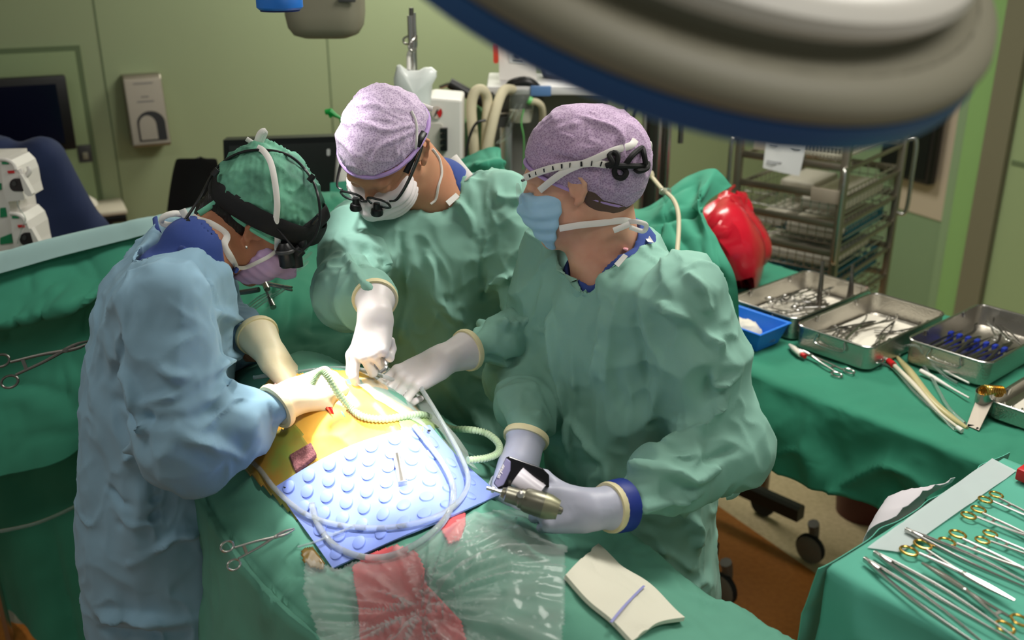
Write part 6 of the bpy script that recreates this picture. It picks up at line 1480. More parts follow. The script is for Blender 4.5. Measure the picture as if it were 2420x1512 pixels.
cr1 = [([(330, 690), (300, 800), (262, 900)], .014, -.014), ([(300, 870), (330, 940), (340, 1000)], .012, .016), ([(380, 860), (430, 890), (520, 850)], .012, .015), ([(350, 955), (420, 930), (520, 860), (560, 840)], .010, .014), ([(480, 620), (500, 740), (520, 830), (560, 960)], .009, -.010),
       ([(270, 950), (330, 985), (420, 990), (520, 970), (590, 940)], .016, -.022), ([(300, 1090), (340, 1020), (350, 1000)], .008, .012), ([(430, 760), (520, 740), (560, 760)], .012, .012), ([(340, 1000), (470, 1040), (580, 1075)], .014, .014), ([(250, 1150), (300, 1190), (400, 1170)], .01, -.010), ([(280, 1240), (400, 1210), (480, 1180), (540, 1160)], .012, -.014), ([(310, 1330), (400, 1280), (470, 1260)], .008, .012), ([(240, 1445), (330, 1470), (470, 1455)], .014, .014), ([(240, 1490), (340, 1500), (470, 1480)], .012, -.014), ([(600, 990), (590, 1040), (570, 1080)], .01, .012), ([(640, 960), (650, 1010), (690, 1040)], .008, -.010)]
gown(P1, gg, BLUE_GOWN, A(-1.05, 1.38, .22), A(-.30, 2.22, 1.56), (A(-1.05, 1.38, .75), A(-.30, 2.0, 1.56)), 101, .0052, .012, cr1, cuffs=(C1n, C1f))
sc = SDF().u(loft([1.15, 1.25, 1.38, 1.44, 1.475], [-.705, -.69, -.67, -.655, -.648], [1.79, 1.80, 1.81, 1.82, 1.82], [.15, .15, .145, .115, .07], [.105, .10, .095, .085, .05], AN1), .02)
sc.u(rcone(nb1+A(.0, -.01, -.03), nb1+A(.022, .02, .040), .074, .064), .02)
sc.sub(rcone(nb1+A(.025, .025, .045), h1.w(0, -.02, -.07)+A(.02, 0, .0), .052, .085), .006)
V, Q = mesh_sdf(sc, A(-.92, 1.55, 1.16), A(-.42, 2.1, 1.56), .006); vq('scrub_top', (V, Q), SCRUBS, P1)
mb = MB(); p_ = [hit(x, y, gg, 1.3, 2.6, .004) for x, y in ((366, 515), (372, 545), (395, 575), (440, 590), (490, 600), (530, 618), (560, 640))]; mb.tube(p_, .006, 8, 40, True, .5, A(0, -1, .5)); mb.build('neck_binding', SCRUBS, P1)
# head: hair, sheer cap, bands, mask, loupes
hair = SDF().u(h1.el((0, -.02, .02), (.081, .098, .090)), 0).u(h1.el((0, -.092, -.02), (.05, .035, .045)), .03).u(h1.el((0, -.048, -.038), (.080, .058, .052)), .02).u(h1.rc((0, -.062, -.03), (0, -.066, -.075), .064, .052), .02)
hair.i(h1.plane((0, 1, .45), -.012), .008)
V, Q = mesh_sdf(hair, h1.c-.17, h1.c+.17, .0045); V = V+vnormals(V, Q)*(.003*crinkle(V, (60, 60, 60), 4))[:, None]; vq('hair', (V, Q), HAIR, P1)
cap = SDF().u(h1.el((0, -.012, .04), (.087, .108, .096)), 0).u(h1.el((0, -.075, .045), (.082, .078, .088)), .05)
cap.i(h1.plane((0, .30, -1), .005), .012)
V, Q = mesh_sdf(cap, h1.c-.22, h1.c+.22, .0045); N = vnormals(V, Q)
V = V+N*(.009*(crinkle(V, (18, 18, 18), 41, 1.0, 3)-.4)+.004*(crinkle(V, (40, 40, 40), 45, 1.0, 3)-.4))[:, None]; vq('cap', (V, Q), CAP_GREEN, P1)
def band(H, sdf, y0, z0, ty, n=48, off=.006, a0=0, a1=360, c=(0, -.02, .03)):
    """points around the head in a tilted plane, pulled onto the surface of sdf"""
    out = []
    for a in np.linspace(R_(a0), R_(a1), n):
        d = H.M@unit(A(math.sin(a), math.cos(a), ty*math.cos(a)))
        o_ = H.w(*c); ts = np.linspace(.02, .2, 160); q = o_+ts[:, None]*d; D = sdf(q)-off
        k = np.nonzero(D < 0)[0]; out.append(q[k[-1]] if len(k) else q[0])
    return np.array(out)
capo = lambda p: cap(p)
hl = thing_hl = None
cap_edge(h1, cap, (0, -.02, 0), (0, .30, -1), .002, CAP_TRIM, P1, .006)
bp = band(h1, cap, 0, 0, .42, 60, .006, 0, 360, (0, -.03, .022)); ctr = bp.mean(0)
mb = MB(); mb.tube(bp, .021, 10, None, False, .22, bp-ctr); hb1 = mb.build('headlamp_band', BLACK_STRAP, P1)
bp2 = [h1.w(.085*math.cos(R_(a)), .055, .035+.105*math.sin(R_(a))) for a in np.linspace(-10, 190, 30)]; bp2 = np.array(bp2)
bp2 = np.array([q+(q-h1.w(0, -.0, .03))*0 for q in bp2])
o_ = h1.w(0, .03, .02); q2 = []
for a in np.linspace(-15, 195, 36):
    d = h1.M@unit(A(math.cos(R_(a)), .35, math.sin(R_(a)))); ts = np.linspace(.02, .2, 160); q = o_+ts[:, None]*d; D = cap(q)-.006; k = np.nonzero(D < 0)[0]; q2.append(q[k[-1]] if len(k) else q[0])
q2 = np.array(q2); mb = MB(); mb.tube(q2, .014, 10, None, True, .22, q2-o_); mb.build('headlamp_crown_strap', BLACK_STRAP, hb1)
def onc(x, y):
    p = hit(x, y, cap, 1.6, 2.3, .005)
    return p if float(cap(p[None])[0]) < .007 else P(x, y, 1.95)
wire = [P(400, 568, 1.90), P(430, 530, 1.90), P(470, 470, 1.92)]+[onc(*q) for q in ((510, 400), (560, 364), (620, 354), (680, 366), (722, 402))]+[P(748, 450, 1.93), P(756, 510, 1.93), P(744, 560, 1.94), P(715, 592, 1.95)]
mb = MB(); mb.tube(wire, .0028, 8, 90); mb.build('headlamp_cable', BLACK, hb1)
mb = MB(); mb.tube([P(396, 568, 1.90), P(450, 520, 1.90)], .006, 8); mb.build('cable_sleeve', BLACK, hb1)
for q in ((508, 406), (736, 420)):
    mb = MB(); mb.tube([P(q[0]-6, q[1]+8, 1.935), P(q[0]+6, q[1]-6, 1.935)], .006, 8); mb.build('cable_clip', BLACK, hb1)
mb = MB(); mb.tube([P(738, 528, 1.99), P(754, 508, 1.98)], .0045, 8); mb.build('headlamp_arm', BLACK, hb1)
mb = MB(); mb.tube([P(718, 560, 2.0), P(712, 575, 2.0), P(706, 590, 2.0)], [.008, .012, .008], 10, 10); mb.tube([P(712, 588, 1.99), P(700, 600, 1.99)], .012, 10); mb.build('headlamp_hinge', BLACK, hb1)
lp = thing_lp = None
mb = MB()
c_ = P(675, 606, 1.985); ax = unit(A(.08, -.05, -1))
mb.lathe([(0, -.016), (.010, -.016), (.0165, -.006), (.0175, 0), (.015, .004), (.0155, .03), (.012, .034), (0, .032)], c_+A(0, 0, .012), ax, 20); lo1 = mb.build('loupe_barrel', BLACK, P1)
mb = MB(); mb.lathe([(.0178, -.003), (.0195, -.001), (.0195, .003), (.0178, .005)], c_+A(0, 0, .012), ax, 20, True); mb.build('loupe_ring', DARK_GREY, lo1)
mb = MB(); c2_ = P(698, 612, 2.03); mb.lathe([(0, -.014), (.012, -.014), (.014, 0), (.013, .028), (0, .03)], c2_+A(0, 0, .012), ax, 18); mb.build('loupe_barrel', BLACK, P1)
mb = MB(); mb.tube([P(650, 535, 1.955), P(672, 560, 1.955), P(698, 590, 1.96), P(712, 594, 1.975)], .0022, 6, 20); mb.build('glasses_temple', BLACK, P1)
mb = MB(); mb.tube([P(664, 600, 1.97), P(700, 592, 1.985), P(716, 588, 2.0)], .003, 6, 16); mb.build('glasses_frame', BLACK, P1)
for k, (x, z) in enumerate(((-.03, .012), (.03, .012))):
    mb = MB(); mb.lathe([(0, 0), (.019, 0), (.019, .002), (0, .002)], h1.w(x, .118, .0), h1.f, 18); mb.build('lens', LENS, P1)
mk = SDF().u(h1.el((0, .040, -.062), (.071, .067, .080)), 0).u(h1.rc((0, .095, -.01), (0, .118, -.04), .012, .016), .03)
[mk.u(h1.el((q*.044, .066, -.036), (.026, .026, .026)), .03) for q in (-1, 1)]
mk.i(h1.plane((0, .15, 1), -.002), .006).i(h1.plane((0, -1, -.15), -.025), .006)
V, Q = mesh_sdf(mk, h1.c-.19, h1.c+.17, .004); V = V+vnormals(V, Q)*(.0012*np.sin((h1.loc(V)[:, 2])*300))[:, None]; vq('mask', (V, Q), MASK_PURPLE, P1)
hm1 = SDF().u(B1, 0).u(cap, 0).u(mk, 0)
ribbon(P1, 'mask_tie', [(560, 640), (546, 610), (530, 580), (535, 555), (500, 530), (470, 520), (455, 512)], hm1, TIE, .007, .25, .004)
ribbon(P1, 'mask_edge', [(555, 632), (580, 632), (612, 618), (635, 606), (655, 590), (662, 575)], hm1, TIE, .004, .3, .004)
ribbon(P1, 'mask_tie', [(655, 590), (656, 560), (652, 530), (655, 480), (648, 420), (638, 380), (622, 356), (608, 348)], hm1, TIE, .006, .22, .009)
kn = P(607, 340, 1.99); mb = MB(); mb.tube([kn+A(0, 0, -.012), kn+A(.004, -.01, .005), kn+A(.012, -.012, .022), kn+A(.02, -.01, .026), kn+A(.008, -.008, .004)], .007, 8, 24, True, .4, A(0, -1, 0)); mb.tube([kn+A(-.002, -.005, .0), kn+A(-.018, -.008, .012)], .005, 6, None, True, .4, A(0, -1, 0)); mb.tube([kn+A(-.002, -.005, -.004), kn+A(-.016, -.008, -.004)], .005, 6, None, True, .4, A(0, -1, 0)); mb.build('tie_knot', TIE, P1)
kb = P(448, 512, 1.93)
mb = MB(); mb.tube([kb, kb+A(-.02, -.02, .012), kb+A(-.042, -.025, .006), kb+A(-.046, -.02, -.008), kb+A(-.02, -.015, -.012), kb], .006, 8, 36, True, .35, A(0, -1, .4)); mb.tube([kb+A(-.006, -.02, .02), kb+A(.012, -.022, -.02), kb+A(.03, -.02, -.026)], .007, 8, 14, True, .35, A(0, -1, .3)); mb.build('tie_bow', TIE, P1)
ribbon(P1, 'cap_tie', [(470, 505), (490, 492), (515, 475), (530, 462)], hm1, CAP_TRIM, .006, .35, .006)
mb = MB(); mb.lathe([(0, -.003), (.003, 0), (0, .003)], h1.w(.090, .006, -.040), A(0, -1, 0), 10); mb.build('earring', STEEL, P1)
trousers(P1, L1, AN1)
# gloved hands of the blue surgeon
ar = C1n; hs = hand_sdf(W1n, A(.80, .48, .10), A(-.1, .35, -.95), 1, ((40, 45, 30), (48, 50, 30), (50, 55, 35), (55, 55, 35)), ((.6, .55, .5), (.8, .2, .55), (.8, -.1, .5)), 1.0, .03, ar)
glove('glove', hs, GLOVE_CREAM, P1, W1n, ar, rim=(CUFF_CREAM, .0))
ar = C1f; hs = hand_sdf(W1f, A(.66, -.42, -.55), A(-.30, -.2, -.9), -1, ((30, 35, 25), (38, 42, 25), (42, 50, 30), (45, 50, 30)), ((.7, .5, .5), (.85, .1, .5), (.9, -.1, .35)), 1.0, .05, ar)
glove('glove', hs, GLOVE_CREAM, P1, W1f, ar, rim=(CUFF_CREAM, .0))

# ====================================================== surgeon at the back
F2 = unit(A(.36, -.93, 0)); AN2 = math.atan2(F2[1], F2[0]); L2 = (-.15, 2.30, 0)
h2 = Head(P(908, 362, 2.10), A(-.33, -.59, -.74), A(-.18, -.68, .70), .96, 1.25, 1.3, .018)
S2l, S2r = A(-.01, 2.25, 1.45), A(-.345, 2.20, 1.41)
E2l, E2r = A(.07, 2.05, 1.225), A(-.345, 1.96, 1.335)
W2l, W2r = P(1046, 850, 1.99), P(888, 738, 1.88)
C2l, C2r = P(1108, 826, 2.04), P(886, 704, 1.925)
nb2 = A(-.165, 2.24, 1.47)
g2 = SDF().u(loft([.2, .6, .95, 1.1, 1.25, 1.36, 1.44, 1.52], [-.15, -.15, -.15, -.155, -.165, -.172, -.172, -.168], [2.30, 2.30, 2.30, 2.29, 2.26, 2.24, 2.24, 2.25], [.24, .22, .205, .20, .205, .20, .165, .085], [.20, .175, .16, .155, .15, .135, .115, .075], AN2), .03)
for s_, e_, c_ in ((S2l, E2l, C2l), (S2r, E2r, C2r)):
    g2.u(rcone(s_, e_, .082, .076), .06); g2.u(rcone(e_, e_+(c_-e_)*.58, .076, .058), .035); g2.u(rcone(e_+(c_-e_)*.5, c_+unit(c_-e_)*.010, .056, .027), .02)
body2 = SDF().u(loft([.85, 1.1, 1.25, 1.38, 1.47], [-.15, -.155, -.165, -.17, -.17], [2.3, 2.29, 2.26, 2.24, 2.24], [.16, .16, .165, .16, .07], [.12, .115, .11, .1, .05], AN2), .03)
for s_, e_, w_ in ((S2l, E2l, W2l), (S2r, E2r, W2r)): body2.u(rcone(s_, e_, .05, .042), .03); body2.u(rcone(e_, e_+(w_-e_)*.8, .036, .016), .02)
body2.add(lower_body(L2, AN2)); body2.u(rcone(nb2, h2.w(0, -.045, -.05), .066, .06), .03); body2.u(rcone(nb2+A(0, -.03, .0), h2.w(0, .01, -.085), .055, .045), .03)
P2, B2 = person('bespectacled surgeon in green gown and bright lit purple cap at the back', L2, SKIN_TAN, h2, body2, (h2.c-.18, h2.c+.17))
gg = g2.copy(); gg.sub(rcone(nb2+A(-.01, -.01, .0), h2.w(0, -.03, -.05), .072, .088), .01)
cr2 = [([(850, 580), (905, 640), (930, 720)], .012, -.014), ([(860, 560), (900, 590), (915, 650)], .010, .012), ([(1100, 470), (1120, 560), (1150, 680)], .010, -.012), ([(1080, 480), (1110, 520), (1120, 560)], .010, .014), ([(1170, 420), (1180, 470), (1230, 480)], .012, .016), ([(1140, 600), (1150, 700), (1120, 790)], .014, -.016), ([(1150, 680), (1220, 650), (1260, 640)], .012, .014), ([(1110, 780), (1190, 770), (1260, 760)], .012, .016), ([(1100, 800), (1170, 850), (1250, 850)], .010, -.014), ([(820, 600), (850, 660), (880, 690)], .010, .012),
       ([(800, 560), (840, 620), (850, 660)], .010, -.010), ([(960, 560), (965, 680), (950, 800)], .014, .012), ([(1010, 600), (1030, 700), (1090, 760)], .014, .014), ([(1120, 880), (1180, 900), (1220, 960)], .012, .014), ([(1050, 900), (1100, 960), (1150, 1050)], .014, .012), ([(1215, 880), (1205, 950), (1180, 1050)], .012, .018), ([(1180, 900), (1195, 960), (1190, 1000)], .01, -.012)]
gown(P2, gg, GREEN_GOWN, A(-.5, 1.7, .22), A(.22, 2.62, 1.62), (A(-.5, 1.7, .85), A(.22, 2.5, 1.62)), 211, .0052, .011, cr2, cuffs=(C2l, C2r))
sc = SDF().u(loft([1.2, 1.36, 1.44, 1.50], [-.165, -.172, -.172, -.17], [2.25, 2.24, 2.24, 2.25], [.175, .175, .13, .08], [.11, .11, .1, .07], AN2), .02).u(rcone(nb2-A(0, 0, .03), nb2+A(.0, .0, .02), .082, .074), .02); sc.sub(rcone(nb2+A(-.01, -.02, -.01), h2.w(0, -.02, -.06), .066, .09), .006)
V, Q = mesh_sdf(sc, A(-.42, 2.0, 1.2), A(.1, 2.5, 1.62), .006); vq('scrub_top', (V, Q), SCRUBS, P2)
cap = SDF().u(h2.el((0, -.015, .045), (.090, .106, .090)), 0).u(h2.el((0, -.065, .03), (.076, .06, .075)), .05)
cap.i(h2.plane((0, .15, -1), -.040), .012)
V, Q = mesh_sdf(cap, h2.c-.2, h2.c+.2, .0045); N = vnormals(V, Q)
V = V+N*(.006*(crinkle(V, (14, 14, 14), 61, 1.0, 3)-.4)+.003*(crinkle(V, (36, 36, 36), 65, 1.0, 3)-.4))[:, None]; vq('cap', (V, Q), CAP_PURPLE, P2)
cap_edge(h2, cap, (0, -.015, 0), (0, .15, -1), -.042, CAP_BAND, P2, .0048)
hr = SDF().u(h2.el((0, -.03, .02), (.0785, .082, .085)), 0); hr.i(h2.plane((0, 1, .2), .01), .006); hr.i(h2.plane((0, .2, -1), .045), .01)
V, Q = mesh_sdf(hr, h2.c-.17, h2.c+.15, .005); vq('hair', (V, Q), HAIR, P2)
mk = SDF().u(h2.el((0, .046, -.060), (.073, .076, .082)), 0).u(h2.rc((0, .095, -.01), (0, .120, -.045), .012, .018), .04)
[mk.u(h2.el((q*.044, .066, -.036), (.026, .026, .026)), .03) for q in (-1, 1)]
mk.i(h2.plane((0, .15, 1), .0), .006).i(h2.plane((0, -1, -.1), -.018), .006)
V, Q = mesh_sdf(mk, h2.c-.18, h2.c+.18, .004); V = V+vnormals(V, Q)*(.0022*np.sin((h2.loc(V)[:, 2])*300))[:, None]; vq('mask', (V, Q), MASK_WHITE, P2)
hm2 = SDF().u(B2, 0).u(cap, 0).u(mk, 0)
ribbon(P2, 'mask_loop', [(972, 413), (976, 380), (983, 345), (985, 310), (982, 285), (972, 262)], hm2, TIE, .0028, .6, .003)
ribbon(P2, 'mask_loop', [(1018, 482), (1030, 470), (1036, 440), (1044, 410), (1040, 380), (1030, 362), (1022, 352)], hm2, TIE, .0028, .6, .003)
mb = MB(); q = h2.w(-.06, -.085, .05); q = P(968, 240, 2.14); mb.tube([q, q+A(.02, -.01, -.004), q+A(.042, -.01, -.012), q+A(.05, -.01, -.014)], .006, 8, 14, True, .3, A(0, -1, .3)); mb.build('tie_tail', TIE, P2)
# loupes
gl = MB()
def lens_ring(cx, cy, w, h, dz, H, m, par):
    pts = [H.w(cx+w*math.copysign(abs(math.cos(a))**.7, math.cos(a)), .114-abs(cx)*.15+dz, cy+h*math.copysign(abs(math.sin(a))**.7, math.sin(a))) for a in np.linspace(0, 2*math.pi, 28)]
    mb = MB(); mb.tube(pts, .0026, 8, None, False); r = mb.build('lens_frame', m, par)
    mb = MB(); V = pts[:-1]; mb.add(V, [tuple(range(len(V)))]); o = mb.build('lens', LENS, r, False); s_ = o.modifiers.new('solid', 'SOLIDIFY'); s_.thickness = .0015
    return r
for q in (-1, 1):
    lens_ring(q*.033, -.004, .026, .018, .006, h2, BLACK, P2)
    mb = MB(); b0 = h2.w(q*.026, .118, -.012); ax = unit(h2.f*.6-h2.u*.75)
    mb.lathe([(0, -.004), (.007, -.004), (.0075, .008), (.012, .010), (.0135, .018), (.0125, .022), (0, .020)], b0, ax, 18); mb.build('loupe_barrel', BLACK, P2)
    mb = MB(); mb.tube([h2.w(q*.059, .108, .002), h2.w(q*.074, .10, .004), h2.w(q*.083, .06, .006), h2.w(q*.087, .0, .012), h2.w(q*.086, -.03, .014)], [.004, .004, .005, .005, .004], 8, 24, True, .55, h2.M@A(q, 0, 0)); mb.build('temple', BLACK, P2)
mb = MB(); mb.tube([h2.w(-.009, .120, .002), h2.w(0, .124, .006), h2.w(.009, .120, .002)], .003, 8, 10); mb.build('bridge', BLACK, P2)
def ribbon_text(parent, txt, p0, p1, p2, nrm, size, m):
    """lettering as thin raised strokes running along p0-p1-p2"""
    cu = bpy.data.curves.new('text', 'FONT'); cu.body = txt; cu.size = size; cu.extrude = 0.0003; cu.align_x = 'CENTER'; cu.align_y = 'CENTER'
    ob = bpy.data.objects.new('tmp', cu); COL.objects.link(ob)
    dg = bpy.context.evaluated_depsgraph_get(); me = bpy.data.meshes.new_from_object(ob.evaluated_get(dg)); COL.objects.unlink(ob)
    V = np.array([v.co[:] for v in me.vertices]); F = [tuple(p.vertices) for p in me.polygons]
    pl = spline([p0, p1, p2], 40); seg = np.linalg.norm(np.diff(pl, axis=0), axis=1); cum = np.r_[0, np.cumsum(seg)]
    s = V[:, 0]+cum[-1]/2; base = np.stack([np.interp(s, cum, pl[:, j]) for j in range(3)], 1)
    tg = unit(p2-p0); n = unit(np.asarray(nrm)-tg*(np.asarray(nrm)@tg)); up = np.cross(n, tg)
    mb = MB(); mb.add(base+np.outer(V[:, 1], up)+np.outer(V[:, 2], n), F); return mb.build('strap_lettering', m, parent, False)
stp = [hit(x, y, hm2, 1.4, 2.6, .004) for x, y in ((958, 408), (975, 370), (990, 335), (1003, 312))]
mb = MB(); pp = spline(stp, 24); mb.tube(pp, .007, 8, None, True, .3, CAM-pp); st = mb.build('glasses_strap', BLACK, P2)
ribbon_text(st, 'WWW.XOMED NL', stp[1]+unit(CAM-stp[1])*.0028, stp[2]+unit(CAM-stp[2])*.0028-(stp[2]-stp[1])*.3, stp[3]+unit(CAM-stp[3])*.0028, CAM-stp[2], .0095, STRIPE)
# neck tag, label
def patch(parent, name, pix, sdf, m, off=.004, thick=.0015):
    p = np.array([hit(x, y, sdf, 1.3, 2.8, off) for x, y in pix]); n = unit(np.cross(p[1]-p[0], p[2]-p[1]))
    if n@(CAM-p[0]) < 0: n = -n
    m_ = len(p); mb = MB(); mb.add(np.vstack([p, p+n*thick]), [tuple(range(m_)), tuple(range(m_, 2*m_))]+[(i, (i+1) % m_, m_+(i+1) % m_, m_+i) for i in range(m_)]); return recalc(mb.build(name, m, parent, False))
tg = patch(P2, 'gown_tag', [(1053, 476), (1077, 456), (1086, 465), (1062, 487)], gg, TIE, .012)
ribbon(P2, 'neck_tape', [(1070, 372), (1088, 395), (1108, 420)], gg, TIE, .012, .15, .010)
ribbon(P2, 'gown_tie', [(1222, 880), (1205, 920), (1200, 960), (1212, 1000)], gg, GREEN_GOWN, .012, .4, .006)
trousers(P2, L2, AN2)
ar = C2l; hs = hand_sdf(W2l, A(-.80, -.55, -.25), A(-.10, .28, -.95), 1, ((18, 55, 30), (28, 88, 45), (32, 90, 45), (36, 90, 45)), ((.85, .25, .4), (.92, -.1, .4), (.9, -.35, .3)), 1.0, .03, ar)
glove('glove', hs, GLOVE, P2, W2l, ar, rim=(CUFF_CREAM, .0))
ar = C2r; hs = hand_sdf(W2r, A(-.10, -.58, -.80), A(.30, .62, -.50), 1, ((8, 40, 25), (62, 75, 45), (72, 85, 45), (78, 85, 45)), ((.75, .55, .25), (.95, .0, .25), (.95, -.15, .2)), .95, .02, ar)
glove('glove', hs, GLOVE, P2, W2r, ar, rim=(CUFF_CREAM, .0))

# ====================================================== nurse on the right
F3 = unit(A(-.8, -.6, 0)); AN3 = math.atan2(F3[1], F3[0]); L3 = (.26, 1.88, 0)
h3 = Head(P(1364, 420, 1.92), A(-.955, .20, -.20), A(-.20, .02, .98), 1.0, .92, .7, .004)
S3l, S3r = A(.325, 1.72, 1.415), A(.10, 2.00, 1.42)
E3l, E3r = A(.405, 1.665, 1.14), A(.03, 1.99, 1.13)
W3l, W3r = P(1404, 1206, 1.70), P(1232, 1078, 1.87)
C3l, C3r = P(1446, 1198, 1.725), P(1245, 1030, 1.895)
nb3 = A(.205, 1.885, 1.415)
g3 = SDF().u(loft([.2, .6, .9, 1.1, 1.25, 1.36, 1.43, 1.485], [.27, .268, .255, .238, .225, .218, .212, .208], [1.88]*4+[1.875, 1.87, 1.872, 1.878], [.25, .225, .205, .195, .195, .185, .145, .08], [.21, .185, .165, .155, .148, .135, .112, .075], AN3), .03)
for s_, e_, c_ in ((S3l, E3l, C3l), (S3r, E3r, C3r)):
    g3.u(rcone(s_, e_, .082, .076), .06); g3.u(rcone(e_, e_+(c_-e_)*.58, .076, .058), .035); g3.u(rcone(e_+(c_-e_)*.5, c_+unit(c_-e_)*.010, .056, .027), .02)
body3 = SDF().u(loft([.85, 1.1, 1.25, 1.36, 1.44], [.255, .238, .225, .218, .21], [1.88, 1.88, 1.875, 1.87, 1.875], [.155, .15, .155, .15, .07], [.125, .115, .11, .1, .05], AN3), .03)
for s_, e_, w_ in ((S3l, E3l, W3l), (S3r, E3r, W3r)): body3.u(rcone(s_, e_, .05, .042), .03); body3.u(rcone(e_, e_+(w_-e_)*.8, .036, .016), .02)
body3.add(lower_body(L3, AN3)); body3.u(rcone(nb3-A(0, 0, .02), h3.w(0, -.040, -.05), .062, .058), .03); body3.u(rcone(nb3+A(-.03, -.02, -.02), h3.w(0, .01, -.08), .05, .042), .03)
P3, B3 = person('nurse in green gown and dull purple cap holding a surgical drill', L3, SKIN_FAIR, h3, body3, (h3.c-A(.16, .15, .26), h3.c+A(.18, .15, .16)))
gg = g3.copy(); gg.sub(rcone(nb3+A(-.012, -.008, -.02), h3.w(0, -.02, -.08)+A(0, 0, .04), .082, .10), .01); gg.sub(rcone(A(.142, 1.795, 1.435), nb3+A(-.02, -.02, .05), .022, .072), .012)
cr3 = [([(1300, 700), (1310, 820), (1330, 960), (1350, 1080)], .010, .010), ([(1345, 760), (1350, 880), (1370, 1010)], .009, .010), ([(1500, 700), (1520, 850), (1545, 1000), (1560, 1060)], .012, -.014), ([(1620, 640), (1660, 680), (1680, 740)], .012, .014), ([(1560, 720), (1640, 760), (1690, 820)], .012, .014), ([(1640, 780), (1690, 850), (1660, 940)], .010, -.012), ([(1700, 800), (1690, 900), (1740, 880)], .010, .014), ([(1560, 1060), (1640, 1030), (1720, 940)], .012, .016), ([(1590, 1075), (1660, 1090), (1740, 1060)], .010, -.012), ([(1480, 1120), (1560, 1110), (1640, 1130), (1690, 1100)], .012, .016), ([(1500, 1200), (1580, 1180), (1650, 1160)], .010, .012), ([(1480, 1140), (1500, 1180), (1490, 1220)], .010, -.012), ([(1430, 640), (1420, 760), (1410, 900)], .016, .008), ([(1380, 640), (1382, 700), (1384, 760)], .006, .005),
       ([(1300, 1060), (1400, 1100), (1480, 1120)], .014, -.012), ([(1350, 1000), (1420, 1080), (1440, 1140)], .012, .012), ([(1270, 980), (1290, 1040), (1330, 1070)], .010, .014), ([(1560, 1300), (1600, 1320), (1640, 1350)], .010, .012), ([(1600, 1180), (1640, 1230), (1650, 1300)], .012, .014), ([(1520, 1240), (1580, 1260), (1640, 1240)], .012, -.012)]
gown(P3, gg, GREEN_GOWN, A(-.12, 1.42, .22), A(.58, 2.22, 1.58), (A(-.12, 1.42, .62), A(.58, 2.1, 1.58)), 311, .0052, .011, cr3, cuffs=(C3l, C3r))
sc = SDF().u(loft([1.2, 1.36, 1.42, 1.475], [.222, .218, .212, .21], [1.875, 1.87, 1.872, 1.878], [.17, .16, .12, .078], [.12, .11, .095, .07], AN3), .02).u(rcone(nb3-A(0, 0, .03), nb3+A(.012, .008, .035), .084, .074), .02); sc.sub(rcone(nb3+A(-.02, -.012, -.02), h3.w(0, -.02, -.07), .064, .09), .006); sc.sub(rcone(A(.145, 1.80, 1.42), nb3+A(-.02, -.02, .05), .012, .055), .01)
V, Q = mesh_sdf(sc, A(-.02, 1.65, 1.2), A(.45, 2.1, 1.56), .006); vq('scrub_top', (V, Q), SCRUBS, P3)
cap = SDF().u(h3.el((0, -.018, .05), (.090, .110, .090)), 0).u(h3.el((0, -.075, .012), (.074, .066, .080)), .05)
cap.i(h3.plane((0, .62, -1), .010), .012)
V, Q = mesh_sdf(cap, h3.c-.2, h3.c+.2, .0045); N = vnormals(V, Q)
V = V+N*(.006*(crinkle(V, (13, 13, 13), 71, 1.0, 3)-.4)+.003*(crinkle(V, (34, 34, 34), 75, 1.0, 3)-.4))[:, None]
N = vnormals(V, Q); LL = []
for pts, w_, a_ in (([(1310, 270), (1400, 285), (1460, 310), (1475, 370)], .005, .006), ([(1250, 370), (1330, 375), (1420, 400)], .006, -.005), ([(1280, 340), (1350, 360), (1400, 350)], .006, .004), ([(1475, 260), (1470, 320), (1470, 380)], .006, .006)): LL.append((spline([hit(x, y, cap, 1.5, 2.3) for x, y in pts], 14), w_, a_))
V = crease(V, N, LL); vq('cap', (V, Q), CAP_PURPLE2, P3)
cap_edge(h3, cap, (0, -.018, 0), (0, .62, -1), .006, CAP_BAND, P3, .004)
hr = SDF().u(h3.el((0, -.03, .01), (.0775, .084, .085)), 0).u(h3.rc((0, -.05, -.03), (0, -.045, -.10), .057, .052), .02); hr.i(h3.plane((0, 1, -.1), -.012), .008); hr.i(h3.plane((0, -.35, -1), .10), .02)
V, Q = mesh_sdf(hr, h3.c-.18, h3.c+.15, .005); vq('cropped_hair', (V, Q), HAIR_BROWN, P3)
mk = SDF().u(h3.el((0, .040, -.062), (.072, .070, .080)), 0).u(h3.rc((0, .090, -.008), (0, .108, -.045), .012, .018), .04)
[mk.u(h3.el((q*.044, .066, -.036), (.026, .026, .026)), .03) for q in (-1, 1)]
mk.i(h3.plane((0, .05, 1), -.006), .004).i(h3.plane((0, -1, -.42), -.010), .004)
V, Q = mesh_sdf(mk, h3.c-.19, h3.c+.18, .004); V = V+vnormals(V, Q)*(.0025*np.sin((h3.loc(V)[:, 2])*240)*.7)[:, None]; vq('mask', (V, Q), MASK_BLUE, P3)
hm3 = SDF().u(B3, 0).u(cap, 0).u(mk, 0)
ribbon(P3, 'mask_tie', [(1275, 450), (1310, 422), (1345, 400), (1400, 378), (1450, 356), (1490, 344), (1502, 330)], hm3, TIE, .0065, .22, .006)
ribbon(P3, 'mask_tie', [(1322, 540), (1370, 532), (1420, 527), (1470, 521), (1490, 524)], hm3, TIE, .0062, .22, .004)
kb = P(1486, 524, 1.875); mb = MB(); mb.tube([kb, kb+A(.012, -.02, .006), kb+A(.03, -.02, .0), kb+A(.026, -.015, -.014), kb+A(.0, -.015, -.006)], .0045, 8, 24, True, .35, A(0, -1, .3)); mb.tube([kb+A(0, -.015, 0), kb+A(-.03, -.018, -.012)], .0055, 8, None, True, .35, A(0, -1, .3)); mb.build('tie_bow', TIE, P3)
